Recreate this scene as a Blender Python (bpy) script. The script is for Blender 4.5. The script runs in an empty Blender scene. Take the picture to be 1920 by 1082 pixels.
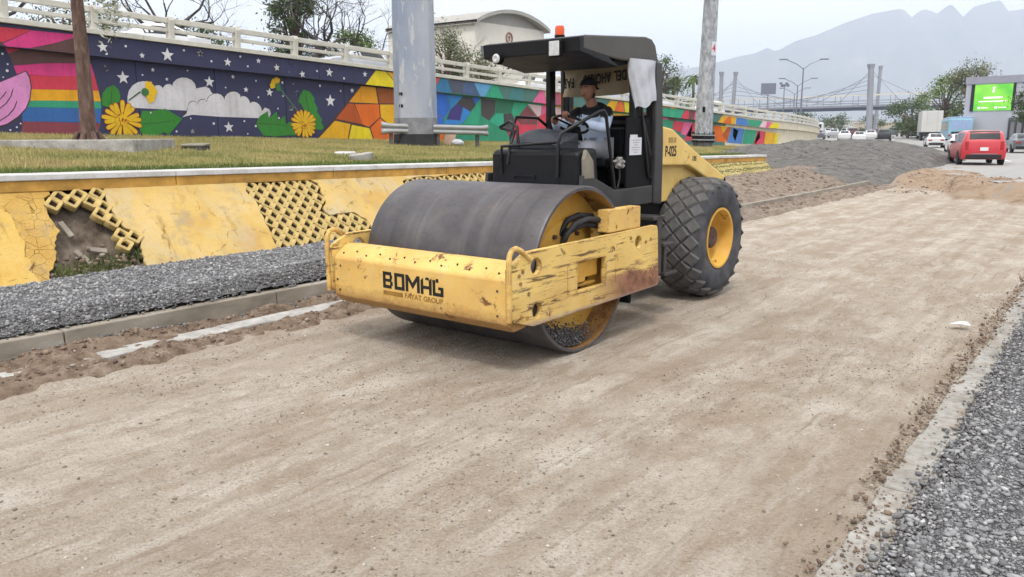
import bpy, bmesh, math, random
import numpy as np
from mathutils import Vector, Matrix

random.seed(7)
rng = np.random.default_rng(7)
SC = bpy.context.scene
COL = SC.collection
R = math.radians

# ------------------------------------------------------------------ camera
# world: +X to the right across the road, +Y along the road, Z up; rolled dirt lane at z = 0
TH, ROLL, PHI, CAMH = 0.1910, 0.006, 0.659, 2.006
fw = Vector((-math.sin(PHI)*math.cos(TH), math.cos(PHI)*math.cos(TH), -math.sin(TH)))
rt = Vector((math.cos(PHI), math.sin(PHI), 0)); up = rt.cross(fw)
r2 = rt*math.cos(ROLL) - up*math.sin(ROLL); u2 = rt*math.sin(ROLL) + up*math.cos(ROLL)
cam_d = bpy.data.cameras.new('camera'); cam = bpy.data.objects.new('camera', cam_d); COL.objects.link(cam)
m3 = Matrix((r2, u2, -fw)).transposed(); cam.matrix_world = Matrix.Translation((0, 0, CAMH)) @ m3.to_4x4()
cam_d.sensor_width = 36; cam_d.lens = 1490/1920*36; cam_d.clip_end = 30000; cam_d.clip_start = .05
SC.camera = cam

# ------------------------------------------------------------------ sky, sun, exposure
SUN_EL, SUN_AZ = R(58), R(150)      # azimuth from +Y towards +X : high, behind the camera's right shoulder
w = bpy.data.worlds.new('World'); SC.world = w; w.use_nodes = True
nt = w.node_tree; nt.nodes.clear()
o = nt.nodes.new('ShaderNodeOutputWorld'); bg = nt.nodes.new('ShaderNodeBackground')
sky = nt.nodes.new('ShaderNodeTexSky'); sky.sky_type = 'NISHITA'; sky.sun_disc = False
sky.sun_elevation = SUN_EL; sky.sun_rotation = SUN_AZ; sky.dust_density = 4; sky.air_density = 1.2
hs = nt.nodes.new('ShaderNodeHueSaturation'); hs.inputs['Saturation'].default_value = .25
tc = nt.nodes.new('ShaderNodeTexCoord'); mp = nt.nodes.new('ShaderNodeMapping'); mp.inputs['Scale'].default_value = (1, 1, 2.6)
nz = nt.nodes.new('ShaderNodeTexNoise'); nz.inputs['Scale'].default_value = 2.2; nz.inputs['Detail'].default_value = 6; nz.inputs['Roughness'].default_value = .55
rp = nt.nodes.new('ShaderNodeValToRGB')
rp.color_ramp.elements[0].position = .3; rp.color_ramp.elements[0].color = (11.7, 11.7, 11.8, 1)
rp.color_ramp.elements[1].position = .72; rp.color_ramp.elements[1].color = (14.2, 14.0, 13.7, 1)
mx = nt.nodes.new('ShaderNodeMix'); mx.data_type = 'RGBA'; mx.inputs[0].default_value = .88
L = nt.links
L.new(tc.outputs['Generated'], mp.inputs[0]); L.new(mp.outputs[0], nz.inputs['Vector']); L.new(nz.outputs[0], rp.inputs[0])
L.new(sky.outputs[0], hs.inputs['Color']); L.new(hs.outputs[0], mx.inputs[6]); L.new(rp.outputs[0], mx.inputs[7])
L.new(mx.outputs[2], bg.inputs[0]); bg.inputs[1].default_value = .085
L.new(bg.outputs[0], o.inputs[0])
sd = bpy.data.lights.new('sun', 'SUN'); sd.energy = 1.5; sd.angle = R(11); sd.color = (1, .965, .91)
so = bpy.data.objects.new('sun', sd); COL.objects.link(so)
so.rotation_euler = Vector((-math.sin(SUN_AZ)*math.cos(SUN_EL), -math.cos(SUN_AZ)*math.cos(SUN_EL), -math.sin(SUN_EL))).to_track_quat('-Z', 'Y').to_euler()
so.location = (0, 0, 60)
SC.view_settings.view_transform = 'Standard'; SC.view_settings.look = 'None'
SC.view_settings.exposure = 0.96; SC.view_settings.gamma = 1; SC.view_settings.use_curve_mapping = False
SC.render.engine = 'CYCLES'
cy = SC.cycles; cy.max_bounces = 6; cy.diffuse_bounces = 3; cy.glossy_bounces = 2; cy.transmission_bounces = 4
cy.volume_bounces = 1; cy.transparent_max_bounces = 8; cy.use_denoising = True; cy.sample_clamp_indirect = 6
cy.use_adaptive_sampling = True; cy.adaptive_threshold = .02

# ------------------------------------------------------------------ materials
def lin(c):
    c = c/255
    return c/12.92 if c <= .04045 else ((c+.055)/1.055)**2.4
def S(r, g, b, k=1.0):
    return (min(.88, lin(r)*k), min(.88, lin(g)*k), min(.88, lin(b)*k), 1)

class NM:
    """small node-material helper"""
    def __init__(s, name):
        s.m = bpy.data.materials.new(name); s.m.use_nodes = True; s.t = s.m.node_tree
        s.b = s.t.nodes['Principled BSDF']; s.n = s.t.nodes
        s.b.inputs['Roughness'].default_value = .8
        s.geo = None
    def link(s, a, b): s.t.links.new(a, b)
    def pos(s):
        if not s.geo:
            s.geo = s.n.new('ShaderNodeTexCoord')
        return s.geo.outputs['Object']
    def wpos(s):
        g = s.n.new('ShaderNodeNewGeometry'); return g.outputs['Position']
    def noise(s, scale, detail=4, rough=.6, vec=None, stretch=None, dist=0):
        n = s.n.new('ShaderNodeTexNoise'); n.inputs['Scale'].default_value = scale; n.inputs['Detail'].default_value = detail
        n.inputs['Roughness'].default_value = rough; n.inputs['Distortion'].default_value = dist
        v = vec if vec is not None else s.pos()
        if stretch:
            mpn = s.n.new('ShaderNodeMapping'); mpn.inputs['Scale'].default_value = stretch; s.link(v, mpn.inputs[0]); v = mpn.outputs[0]
        s.link(v, n.inputs['Vector']); return n.outputs[0]
    def noisecol(s, scale):
        n = s.n.new('ShaderNodeTexNoise'); n.inputs['Scale'].default_value = scale; n.inputs['Detail'].default_value = 6; s.link(s.pos(), n.inputs['Vector']); return n.outputs['Color']
    def voro(s, scale, feature='F1', vec=None, rnd=1, stretch=None):
        n = s.n.new('ShaderNodeTexVoronoi'); n.feature = feature; n.inputs['Scale'].default_value = scale; n.inputs['Randomness'].default_value = rnd
        v = vec if vec is not None else s.pos()
        if stretch:
            mpn = s.n.new('ShaderNodeMapping'); mpn.inputs['Scale'].default_value = stretch; s.link(v, mpn.inputs[0]); v = mpn.outputs[0]
        s.link(v, n.inputs['Vector']); return n
    def ramp(s, fac, stops, interp='LINEAR'):
        r = s.n.new('ShaderNodeValToRGB'); r.color_ramp.interpolation = interp
        e = r.color_ramp.elements
        while len(e) < len(stops): e.new(.5)
        for i, (p, c) in enumerate(stops):
            e[i].position = p; e[i].color = c if len(c) == 4 else (*c, 1)
        s.link(fac, r.inputs[0]); return r.outputs[0]
    def bw(s, fac, a, b):
        if a > b: return s.ramp(fac, [(b, (1, 1, 1, 1)), (a, (0, 0, 0, 1))])
        return s.ramp(fac, [(a, (0, 0, 0, 1)), (b, (1, 1, 1, 1))])
    def mix(s, fac, a, b, mode='MIX'):
        x = s.n.new('ShaderNodeMix'); x.data_type = 'RGBA'; x.blend_type = mode
        if isinstance(fac, (int, float)): x.inputs[0].default_value = fac
        else: s.link(fac, x.inputs[0])
        for i, v in ((6, a), (7, b)):
            if isinstance(v, tuple): x.inputs[i].default_value = v
            else: s.link(v, x.inputs[i])
        return x.outputs[2]
    def math(s, op, a, b=0.0):
        x = s.n.new('ShaderNodeMath'); x.operation = op
        for i, v in ((0, a), (1, b)):
            if isinstance(v, (int, float)): x.inputs[i].default_value = v
            else: s.link(v, x.inputs[i])
        return x.outputs[0]
    def color(s, c):
        if isinstance(c, tuple): s.b.inputs['Base Color'].default_value = c
        else: s.link(c, s.b.inputs['Base Color'])
    def rough(s, r):
        if isinstance(r, (int, float)): s.b.inputs['Roughness'].default_value = r
        else: s.link(r, s.b.inputs['Roughness'])
    def bump(s, h, strength=.5, dist=.02):
        b = s.n.new('ShaderNodeBump'); b.inputs['Strength'].default_value = strength; b.inputs['Distance'].default_value = dist
        s.link(h, b.inputs['Height']); s.link(b.outputs[0], s.b.inputs['Normal'])
    def spec(s, v): s.b.inputs['Specular IOR Level'].default_value = v

M = {}
def simple(name, col, rough=.7, metal=0, var=.12, vscale=6, bump=0, bscale=40, spec=.4):
    """plain procedural surface with a little colour variation, roughness variation and fine relief"""
    if name in M: return M[name]
    a = NM(name)
    f = a.noise(vscale, 5, .6)
    lo = tuple(max(0, v*(1-var)) for v in col[:3])+(1,); hi = tuple(min(.9, v*(1+var)) for v in col[:3])+(1,)
    a.color(a.ramp(f, [(.3, lo), (.7, hi)]))
    rr = a.math('ADD', a.math('MULTIPLY', f, .25), rough-.12); a.rough(rr)
    a.b.inputs['Metallic'].default_value = metal; a.spec(spec)
    if bump: a.bump(a.noise(bscale, 4, .65), bump, .01)
    M[name] = a.m; return a.m

# ------------------------------------------------------------------ mesh helpers
class MB:
    """collects shapes into one mesh; build() links it as one object"""
    def __init__(s): s.v = []; s.f = []; s.mi = []; s.cur = 0
    def add(s, vs, fs):
        b = len(s.v); s.v.extend([tuple(p) for p in vs]); s.f.extend([tuple(i+b for i in f) for f in fs]); s.mi.extend([s.cur]*len(fs)); return s
    def box(s, c, d, rot=None, taper=(1, 1)):
        x, y, z = d[0]/2, d[1]/2, d[2]/2; tx, ty = taper
        P = [Vector(p) for p in ((-x,-y,-z),(x,-y,-z),(x,y,-z),(-x,y,-z),(-x*tx,-y*ty,z),(x*tx,-y*ty,z),(x*tx,y*ty,z),(-x*tx,y*ty,z))]
        if rot is not None: P = [rot @ p for p in P]
        return s.add([p+Vector(c) for p in P], [(3,2,1,0),(4,5,6,7),(0,1,5,4),(1,2,6,5),(2,3,7,6),(3,0,4,7)])
    def b6(s, x0, x1, y0, y1, z0, z1): return s.box(((x0+x1)/2,(y0+y1)/2,(z0+z1)/2),(abs(x1-x0),abs(y1-y0),abs(z1-z0)))
    def tube(s, pts, r, n=8, caps=True, closed=False):
        pts = [Vector(p) for p in pts]; k = len(pts); rs = r if isinstance(r, (list, tuple)) else [r]*k
        vs = []; fs = []; pu = None
        for i, p in enumerate(pts):
            if closed: t = pts[(i+1) % k]-pts[i-1]
            else: t = pts[min(i+1, k-1)]-pts[max(i-1, 0)]
            if t.length < 1e-9: t = Vector((0, 0, 1))
            t.normalize()
            if pu is None:
                a = Vector((0, 0, 1)) if abs(t.z) < .9 else Vector((1, 0, 0)); uu = t.cross(a).normalized()
            else:
                uu = pu - t*pu.dot(t); uu = uu.normalized() if uu.length > 1e-6 else t.orthogonal().normalized()
            pu = uu; vv = t.cross(uu)
            for j in range(n):
                a = 2*math.pi*j/n; vs.append(p+(uu*math.cos(a)+vv*math.sin(a))*rs[i])
        for i in range(k if closed else k-1):
            for j in range(n):
                a = i*n+j; b = i*n+(j+1) % n; i2 = ((i+1) % k)*n
                fs.append((a, b, i2+(j+1) % n, i2+j))
        if caps and not closed:
            fs.append(tuple(reversed(range(n)))); fs.append(tuple(range((k-1)*n, k*n)))
        return s.add(vs, fs)
    def cyl(s, p0, p1, r, n=24, r1=None, caps=True): return s.tube([p0, p1], [r, r if r1 is None else r1], n, caps)
    def lathe(s, prof, axis='z', n=32, c=(0, 0, 0), closed=False):
        """prof = [(radius, height)...] turned round an axis through c"""
        vs = []; fs = []; k = len(prof); c = Vector(c)
        for (r, h) in prof:
            for j in range(n):
                a = 2*math.pi*j/n; x, y = r*math.cos(a), r*math.sin(a)
                q = {'z': (x, y, h), 'x': (h, x, y), 'y': (y, h, x)}[axis]; vs.append(c+Vector(q))
        for i in range(k if closed else k-1):
            for j in range(n):
                i2 = (i+1) % k
                fs.append((i*n+j, i*n+(j+1) % n, i2*n+(j+1) % n, i2*n+j))
        return s.add(vs, fs)
    def prism(s, poly, fa, fb):
        """poly of (a,b); fa/fb map (a,b) to the two end points"""
        k = len(poly); vs = [fa(*p) for p in poly]+[fb(*p) for p in poly]
        fs = [tuple(reversed(range(k))), tuple(range(k, 2*k))]+[(i, (i+1) % k, k+(i+1) % k, k+i) for i in range(k)]
        return s.add(vs, fs)
    def grid(s, pts):
        """pts = rows of points"""
        r = len(pts); c = len(pts[0]); vs = [p for row in pts for p in row]
        return s.add(vs, [(i*c+j, i*c+j+1, (i+1)*c+j+1, (i+1)*c+j) for i in range(r-1) for j in range(c-1)])
    def mesh(s, name):
        me = bpy.data.meshes.new(name); me.from_pydata([tuple(p) for p in s.v], [], s.f)
        if any(s.mi): me.polygons.foreach_set('material_index', s.mi)
        bm = bmesh.new(); bm.from_mesh(me); bmesh.ops.recalc_face_normals(bm, faces=bm.faces); bm.to_mesh(me); bm.free()
        return me
    def build(s, name, mat, parent=None, smooth=None, bevel=0, seg=2, loc=None):
        return link(name, s.mesh(name), mat, parent, smooth, bevel, seg, loc)

def link(name, me, mat, parent=None, smooth=None, bevel=0, seg=2, loc=None):
    ob = bpy.data.objects.new(name, me); COL.objects.link(ob)
    if mat is not None and not len(me.materials):
        for m_ in (mat if isinstance(mat, (list, tuple)) else [mat]): me.materials.append(m_)
    if smooth:
        me.polygons.foreach_set('use_smooth', [True]*len(me.polygons)); me.set_sharp_from_angle(angle=R(smooth))
    if bevel:
        bv = ob.modifiers.new('bevel', 'BEVEL'); bv.width = bevel; bv.segments = seg; bv.limit_method = 'ANGLE'; bv.angle_limit = R(35); bv.harden_normals = False
    if parent is not None: ob.parent = parent
    if loc is not None: ob.location = loc
    return ob

def tag(ob, label=None, cat=None, group=None, kind=None):
    if label: ob['label'] = label
    if cat: ob['category'] = cat
    if group: ob['group'] = group
    if kind: ob['kind'] = kind
    return ob
def empty(name, loc, rz=0, label=None, cat=None, group=None):
    e = bpy.data.objects.new(name, None); COL.objects.link(e); e.empty_display_size = .2
    e.location = loc; e.rotation_euler = (0, 0, rz); tag(e, label, cat, group); return e
def copy_tree(ob, parent=None):
    c = ob.copy(); COL.objects.link(c)
    if parent is not None: c.parent = parent
    for ch in list(ob.children): copy_tree(ch, c)
    return c

def curve_mesh(name, splines, extrude, bevel=0.0, res=1):
    """2-D filled outline(s) (holes = inner splines) with thickness, in the local XY plane"""
    cu = bpy.data.curves.new(name, 'CURVE'); cu.dimensions = '2D'; cu.fill_mode = 'BOTH'; cu.extrude = extrude; cu.bevel_depth = bevel; cu.bevel_resolution = res
    for sp in splines:
        q = cu.splines.new('POLY'); q.points.add(len(sp)-1); q.use_cyclic_u = True
        for i, (x, y) in enumerate(sp): q.points[i].co = (x, y, 0, 1)
    ob = bpy.data.objects.new(name, cu); COL.objects.link(ob)
    dg = bpy.context.evaluated_depsgraph_get(); me = bpy.data.meshes.new_from_object(ob.evaluated_get(dg)); me.name = name
    bpy.data.objects.remove(ob); bpy.data.curves.remove(cu)
    me.materials.clear(); return me
def text_mesh(name, body, size, extrude=.001, align='CENTER', sx=1.0, bold=0.0, space=1.0):
    cu = bpy.data.curves.new(name, 'FONT'); cu.body = body; cu.size = size; cu.extrude = extrude; cu.align_x = align; cu.align_y = 'CENTER'
    cu.offset = bold; cu.space_character = space; cu.resolution_u = 3
    ob = bpy.data.objects.new(name, cu); COL.objects.link(ob)
    dg = bpy.context.evaluated_depsgraph_get(); me = bpy.data.meshes.new_from_object(ob.evaluated_get(dg)); me.name = name
    bpy.data.objects.remove(ob); bpy.data.curves.remove(cu)
    if sx != 1: me.transform(Matrix.Diagonal((sx, 1, 1, 1)))
    me.materials.clear(); return me
def frame_matrix(o_, ex, ey):
    ex = Vector(ex).normalized(); ey = Vector(ey); ey = (ey-ex*ey.dot(ex)).normalized(); ez = ex.cross(ey)
    m_ = Matrix((ex, ey, ez)).transposed().to_4x4(); m_.translation = Vector(o_); return m_
def circ(cx, cy_, r, n=20, ry=None): return [(cx+r*math.cos(2*math.pi*i/n), cy_+(ry or r)*math.sin(2*math.pi*i/n)) for i in range(n)]
def inpoly(x, y, poly):
    c = False; j = len(poly)-1
    for i in range(len(poly)):
        xi, yi = poly[i]; xj, yj = poly[j]
        if (yi > y) != (yj > y) and x < (xj-xi)*(y-yi)/(yj-yi+1e-12)+xi: c = not c
        j = i
    return c

def nmesh(name, V, F):
    """numpy verts (n,3), faces (m,k) with equal k -> mesh, fast"""
    me = bpy.data.meshes.new(name); k = F.shape[1]
    me.vertices.add(len(V)); me.vertices.foreach_set('co', V.astype(np.float32).ravel())
    me.loops.add(F.size); me.loops.foreach_set('vertex_index', F.astype(np.int32).ravel())
    me.polygons.add(len(F)); me.polygons.foreach_set('loop_start', np.arange(0, F.size, k, dtype=np.int32))
    me.update(calc_edges=True); me.validate(); return me

# value noise (numpy)
_tab = rng.random((256, 256))
def vnoise(x, y):
    xi = np.floor(x).astype(int); yi = np.floor(y).astype(int); fx = x-xi; fy = y-yi
    fx = fx*fx*(3-2*fx); fy = fy*fy*(3-2*fy)
    g = lambda a, b: _tab[a % 256, b % 256]
    return (g(xi, yi)*(1-fx)+g(xi+1, yi)*fx)*(1-fy)+(g(xi, yi+1)*(1-fx)+g(xi+1, yi+1)*fx)*fy-.5
def fbm(x, y, o_=4, g=.5):
    s_ = 0; a = 1
    for i in range(o_):
        s_ = s_+a*vnoise(x*2**i+17.3*i, y*2**i+5.1*i); a *= g
    return s_
def sheet(name, xs, ys, zf, mat, kind='structure', mapf=None, smooth=True):
    X, Y = np.meshgrid(xs, ys); Z = zf(X, Y)
    if mapf: X, Y = mapf(X, Y)
    V = np.stack([X.ravel(), Y.ravel(), Z.ravel()], 1); c = len(xs); r = len(ys)
    i = (np.arange(r-1)[:, None]*c+np.arange(c-1)[None]).ravel()
    F = np.stack([i, i+1, i+c+1, i+c], 1)
    me = nmesh(name, V, F)
    if smooth: me.polygons.foreach_set('use_smooth', [True]*len(me.polygons))
    ob = link(name, me, mat); tag(ob, kind=kind); return ob

_ico = None
def stones(name, P, sizes, mat, flat=.7, parent=None, kind='stuff', jit=.28, low=False):
    """many small angular stones (12 verts, 20 triangles each) in one mesh"""
    global _ico
    if _ico is None:
        bm = bmesh.new(); bmesh.ops.create_icosphere(bm, subdivisions=1, radius=1); bm.verts.ensure_lookup_table()
        _ico = (np.array([v.co[:] for v in bm.verts]), np.array([[v.index for v in f.verts] for f in bm.faces])); bm.free()
    V0, F0 = _ico
    if low: V0 = np.array([(1, 0, 0), (-1, 0, 0), (0, 1, 0), (0, -1, 0), (0, 0, 1), (0, 0, -1)], float); F0 = np.array([(0, 2, 4), (2, 1, 4), (1, 3, 4), (3, 0, 4), (2, 0, 5), (1, 2, 5), (3, 1, 5), (0, 3, 5)])
    n = len(P); k = len(V0)
    V = np.repeat(V0[None], n, 0)*(1+rng.uniform(-jit, jit, (n, k, 1)))
    V = V*rng.uniform(.65, 1.25, (n, 1, 3))*np.array([1, 1, flat])
    a = rng.uniform(0, 6.28, n); ca, sa = np.cos(a)[:, None], np.sin(a)[:, None]
    t = rng.normal(0, .35, n)[:, None]
    y, z = V[:, :, 1]*np.cos(t)-V[:, :, 2]*np.sin(t), V[:, :, 1]*np.sin(t)+V[:, :, 2]*np.cos(t)
    V = np.stack([V[:, :, 0]*ca-y*sa, V[:, :, 0]*sa+y*ca, z], 2)
    V = V*np.asarray(sizes)[:, None, None]+np.asarray(P)[:, None, :]
    F = (F0[None]+(np.arange(n)*k)[:, None, None]).reshape(-1, 3)
    me = nmesh(name, V.reshape(-1, 3), F)
    ob = link(name, me, mat, parent); tag(ob, kind=kind); return ob
# ================================================================== ground, lane, gravel, avenue
def sm(a, b, x):
    t = np.clip((x-a)/(b-a), 0, 1); return t*t*(3-2*t)

# --- materials of the ground
a = NM('packed_dirt')
P = a.pos(); K = 1.0
T = lambda r_, g_, b_: S(r_-5, g_, b_+3, 1.04)
big = a.noise(.7, 8, .68, P, (1.3, .55, 1), .3); mid = a.noise(3.2, 8, .72, P, (1.4, .8, 1), .4)
c = a.ramp(big, [(.30, T(168, 150, 132)), (.43, T(192, 176, 158)), (.53, T(207, 194, 179)), (.62, T(214, 204, 192)), (.75, T(190, 172, 152))])
c = a.mix(a.math('MULTIPLY', a.bw(mid, .48, .60), .68), c, T(156, 138, 120))
c = a.mix(a.math('MULTIPLY', a.bw(a.noise(2.1, 8, .7, P, (1.6, .5, 1), .6), .49, .58), .75), c, T(228, 219, 207))
# crumbly grain: three sizes of speckle
g1 = a.voro(95, 'F1', P, 1); g2 = a.voro(42, 'F1', P, 1); g3 = a.voro(19, 'F1', P, 1)
def lum(v): 
    n = a.n.new('ShaderNodeSeparateColor'); a.link(v.outputs['Color'], n.inputs[0]); return n.outputs[0]
c = a.mix(a.math('MULTIPLY', a.bw(lum(g1), .55, .95), .38), c, T(132, 114, 97)); c = a.mix(a.math('MULTIPLY', a.bw(lum(g1), .30, .0), .32), c, T(236, 228, 216))
c = a.mix(a.math('MULTIPLY', a.math('MULTIPLY', a.bw(lum(g2), .6, .9), a.bw(g2.outputs['Distance'], .5, .3)), .42), c, T(138, 119, 100))
peb = a.math('MULTIPLY', a.bw(g3.outputs['Distance'], .20, .13), a.bw(lum(g3), .72, .8)); c = a.mix(a.math('MULTIPLY', peb, .7), c, a.ramp(lum(g2), [(.2, T(150, 136, 120)), (.8, T(228, 220, 208))]))
# short dark scuffs and drum lines along the travel direction
sc = a.bw(a.noise(2.4, 7, .75, P, (3.2, .55, 1), .7), .575, .67); c = a.mix(a.math('MULTIPLY', sc, .5), c, T(126, 109, 92))
ln = a.bw(a.noise(1.0, 3, .6, P, (9, .10, 1)), .615, .64); ln = a.math('MULTIPLY', ln, a.bw(a.noise(1.2, 3, .5, P), .45, .6)); c = a.mix(a.math('MULTIPLY', ln, .6), c, T(126, 108, 91))
lb = a.noise(.8, 6, .65, P, (2.6, .09, 1), .2); c = a.mix(a.math('MULTIPLY', a.bw(lb, .50, .62), .5), c, T(160, 141, 122)); c = a.mix(a.math('MULTIPLY', a.bw(lb, .47, .36), .6), c, T(226, 216, 203))
sepx = a.n.new('ShaderNodeSeparateXYZ'); a.link(P, sepx.inputs[0])
wv = a.math('ADD', sepx.outputs[0], a.math('MULTIPLY', a.noise(.35, 3, .5, P), .9))
band = a.math('MAXIMUM', a.math('MULTIPLY', a.bw(wv, -2.6, -2.1), a.bw(wv, -1.2, -1.7)), a.math('MULTIPLY', a.bw(wv, -5.1, -4.8), a.bw(wv, -4.3, -4.6)))
band = a.math('MULTIPLY', band, a.bw(a.noise(1.6, 6, .7, P, (1.5, .7, 1)), .30, .52)); c = a.mix(a.math('MULTIPLY', band, .85), c, T(140, 121, 104))
edge = a.math('MAXIMUM', a.bw(sepx.outputs[0], -2.5, -1.1), a.bw(sepx.outputs[0], -6.5, -6.85))
edge = a.math('MULTIPLY', edge, a.math('ADD', a.noise(1.4, 4, .6, P), .2)); c = a.mix(a.math('MULTIPLY', edge, .85), c, T(146, 124, 103))
at = a.n.new('ShaderNodeAttribute'); at.attribute_name = 'loose'
c = a.mix(a.bw(at.outputs['Fac'], .03, .25), c, a.ramp(a.noise(1.5, 6, .7, P), [(.35, T(128, 104, 84)), (.52, T(160, 134, 110)), (.66, T(146, 132, 120))]))
a.color(c); a.rough(.95); a.spec(.1)
h = a.math('ADD', a.math('MULTIPLY', mid, .8), a.math('MULTIPLY', a.noise(16, 7, .75, P, (1.2, .8, 1)), .55))
h = a.math('ADD', h, a.math('MULTIPLY', a.noise(55, 4, .7, P), .30)); h = a.math('ADD', h, a.math('MULTIPLY', peb, .25)); h = a.math('SUBTRACT', h, a.math('MULTIPLY', sc, .08)); h = a.math('SUBTRACT', h, a.math('MULTIPLY', g2.outputs['Distance'], .25))
a.bump(h, 1.0, .05); M['dirt'] = a.m

def soilmat(name, c0, c1, c2, sc=7):
    a = NM(name); P = a.pos(); n = a.noise(sc, 6, .68, P); n2 = a.noise(sc*.25, 3, .5, P)
    c = a.ramp(n, [(.3, c0), (.5, c1), (.7, c2)]); c = a.mix(a.math('MULTIPLY', a.bw(n2, .45, .65), .5), c, c1); a.color(c); a.rough(.95); a.spec(.12)
    a.bump(a.math('ADD', a.noise(sc*4, 5, .7, P), n), .8, .04); M[name] = a.m; return a.m
soilmat('soil', S(108, 90, 76, .66), S(148, 128, 110, .70), S(180, 162, 144, .74))
soilmat('millings', S(84, 82, 80, .62), S(120, 117, 113, .66), S(150, 146, 140, .68), 2.6)
soilmat('bank', S(116, 100, 88, .66), S(152, 136, 122, .70), S(178, 166, 152, .72), 5)

def gravelmat(name, cols, sc, bump=.9):
    a = NM(name); P = a.pos(); v = a.voro(sc, 'F1', P); e = a.voro(sc, 'DISTANCE_TO_EDGE', P)
    c = a.ramp(v.outputs['Color'], cols); n = a.noise(1.2, 4, .6, P)
    c = a.mix(a.math('MULTIPLY', a.bw(n, .4, .65), .35), c, S(150, 145, 142, .6))
    c = a.mix(a.bw(e.outputs['Distance'], .09, .0), c, S(84, 83, 83, .7)); a.color(c); a.rough(.9); a.spec(.15)
    a.bump(a.math('ADD', a.bw(e.outputs['Distance'], 0, .3), a.math('MULTIPLY', a.noise(90, 3, .6, P), .3)), bump, .03); M[name] = a.m; return a.m
GC = [(0, S(104, 104, 106, .86)), (.35, S(132, 132, 134, .9)), (.65, S(152, 152, 153, .92)), (.92, S(170, 169, 168, .94)), (1, S(206, 204, 202, .94))]
gravelmat('gravel_bed', GC, 55)
def stonemat(name, cols):
    a = NM(name); g = a.n.new('ShaderNodeNewGeometry'); c = a.ramp(g.outputs['Random Per Island'], cols)
    n = a.noise(60, 4, .6); a.color(a.mix(a.math('MULTIPLY', n, .5), c, S(120, 118, 118, .7))); a.rough(.85); a.spec(.25); a.bump(n, .3, .01); M[name] = a.m; return a.m
stonemat('gravel_stone', GC)
stonemat('dirt_clod', [(0, S(98, 76, 58, .62)), (.5, S(140, 112, 88, .66)), (.85, S(172, 146, 120, .68)), (1, S(196, 184, 170, .7))])
stonemat('pebble', [(0, S(136, 120, 102, .64)), (.4, S(180, 165, 146, .7)), (.75, S(204, 193, 178, .75)), (1, S(232, 226, 216, .8))])
stonemat('dark_stone', [(0, S(82, 80, 80, .7)), (.6, S(112, 110, 109, .76)), (1, S(150, 147, 145, .8))])

a = NM('concrete_old'); P = a.pos(); n = a.noise(3, 6, .65, P); n2 = a.noise(22, 5, .7, P)
c = a.ramp(n, [(.3, S(146, 142, 136, .7)), (.5, S(182, 178, 172, .72)), (.7, S(205, 202, 198, .75))])
c = a.mix(a.math('MULTIPLY', a.bw(n2, .52, .7), .6), c, S(128, 116, 102, .66)); a.color(c); a.rough(.9); a.bump(n2, .35, .012); M['concrete'] = a.m
a = NM('concrete_pale'); P = a.pos(); n = a.noise(2.2, 6, .65, P); n2 = a.noise(16, 5, .7, P)
c = a.ramp(n, [(.3, S(178, 174, 168, .8)), (.5, S(205, 203, 200, .82)), (.7, S(222, 221, 219, .84))])
c = a.mix(a.math('MULTIPLY', a.bw(n2, .56, .72), .55), c, S(150, 142, 130, .7)); a.color(c); a.rough(.9); a.bump(n2, .25, .01); M['concrete_pale'] = a.m
a = NM('curb_concrete'); P = a.pos(); n = a.noise(4, 5, .6, P, (1, .4, 1)); n2 = a.noise(30, 4, .7, P)
c = a.ramp(n, [(.32, S(136, 126, 112, .68)), (.6, S(168, 158, 143, .72)), (.75, S(184, 176, 164, .74))]); a.color(c); a.rough(.92); a.bump(n2, .3, .01); M['curb'] = a.m
a = NM('avenue_concrete'); P = a.pos(); n = a.noise(.25, 5, .6, P, (3, .5, 1)); n2 = a.noise(8, 5, .7, P)
c = a.ramp(n, [(.3, S(168, 165, 160, .6)), (.55, S(186, 184, 180, .62)), (.75, S(176, 172, 166, .6))]); c = a.mix(a.math('MULTIPLY', n2, .25), c, S(150, 146, 140, .7)); a.color(c); a.rough(.85); M['avenue'] = a.m

a = NM('gutter_dusty'); P = a.pos(); n = a.noise(2.2, 6, .7, P); n2 = a.noise(16, 6, .75, P)
c = a.ramp(n, [(.32, S(150, 144, 134, .62)), (.5, S(178, 174, 166, .66)), (.68, S(196, 193, 187, .7))])
c = a.mix(a.math('MULTIPLY', a.bw(n2, .47, .62), .6), c, S(138, 124, 108, .62)); c = a.mix(a.math('MULTIPLY', a.bw(a.noise(1.1, 5, .65, P), .52, .6), .8), c, S(146, 128, 108, .64)); a.color(c); a.rough(.92); a.bump(n2, .4, .012); M['gutter_dusty'] = a.m

# --- wide ground to the horizon
gm = NM('far_ground'); n = gm.noise(.02, 5, .6); gm.color(gm.ramp(n, [(.35, S(120, 118, 100, .6)), (.6, S(150, 140, 124, .62))])); gm.rough(.95); M['far_ground'] = gm.m
gx = np.concatenate([[-6000, -2500, -900, -300], np.linspace(-120, 120, 25), [300, 900, 2500, 6000]])
gy = np.concatenate([[-6000, -2000, -500], np.linspace(-60, 300, 31), [600, 1500, 3500, 7500]])
sheet('ground', gx, gy, lambda X, Y: -.42+0*X+.6*sm(110, 170, Y), M['far_ground'])

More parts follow.
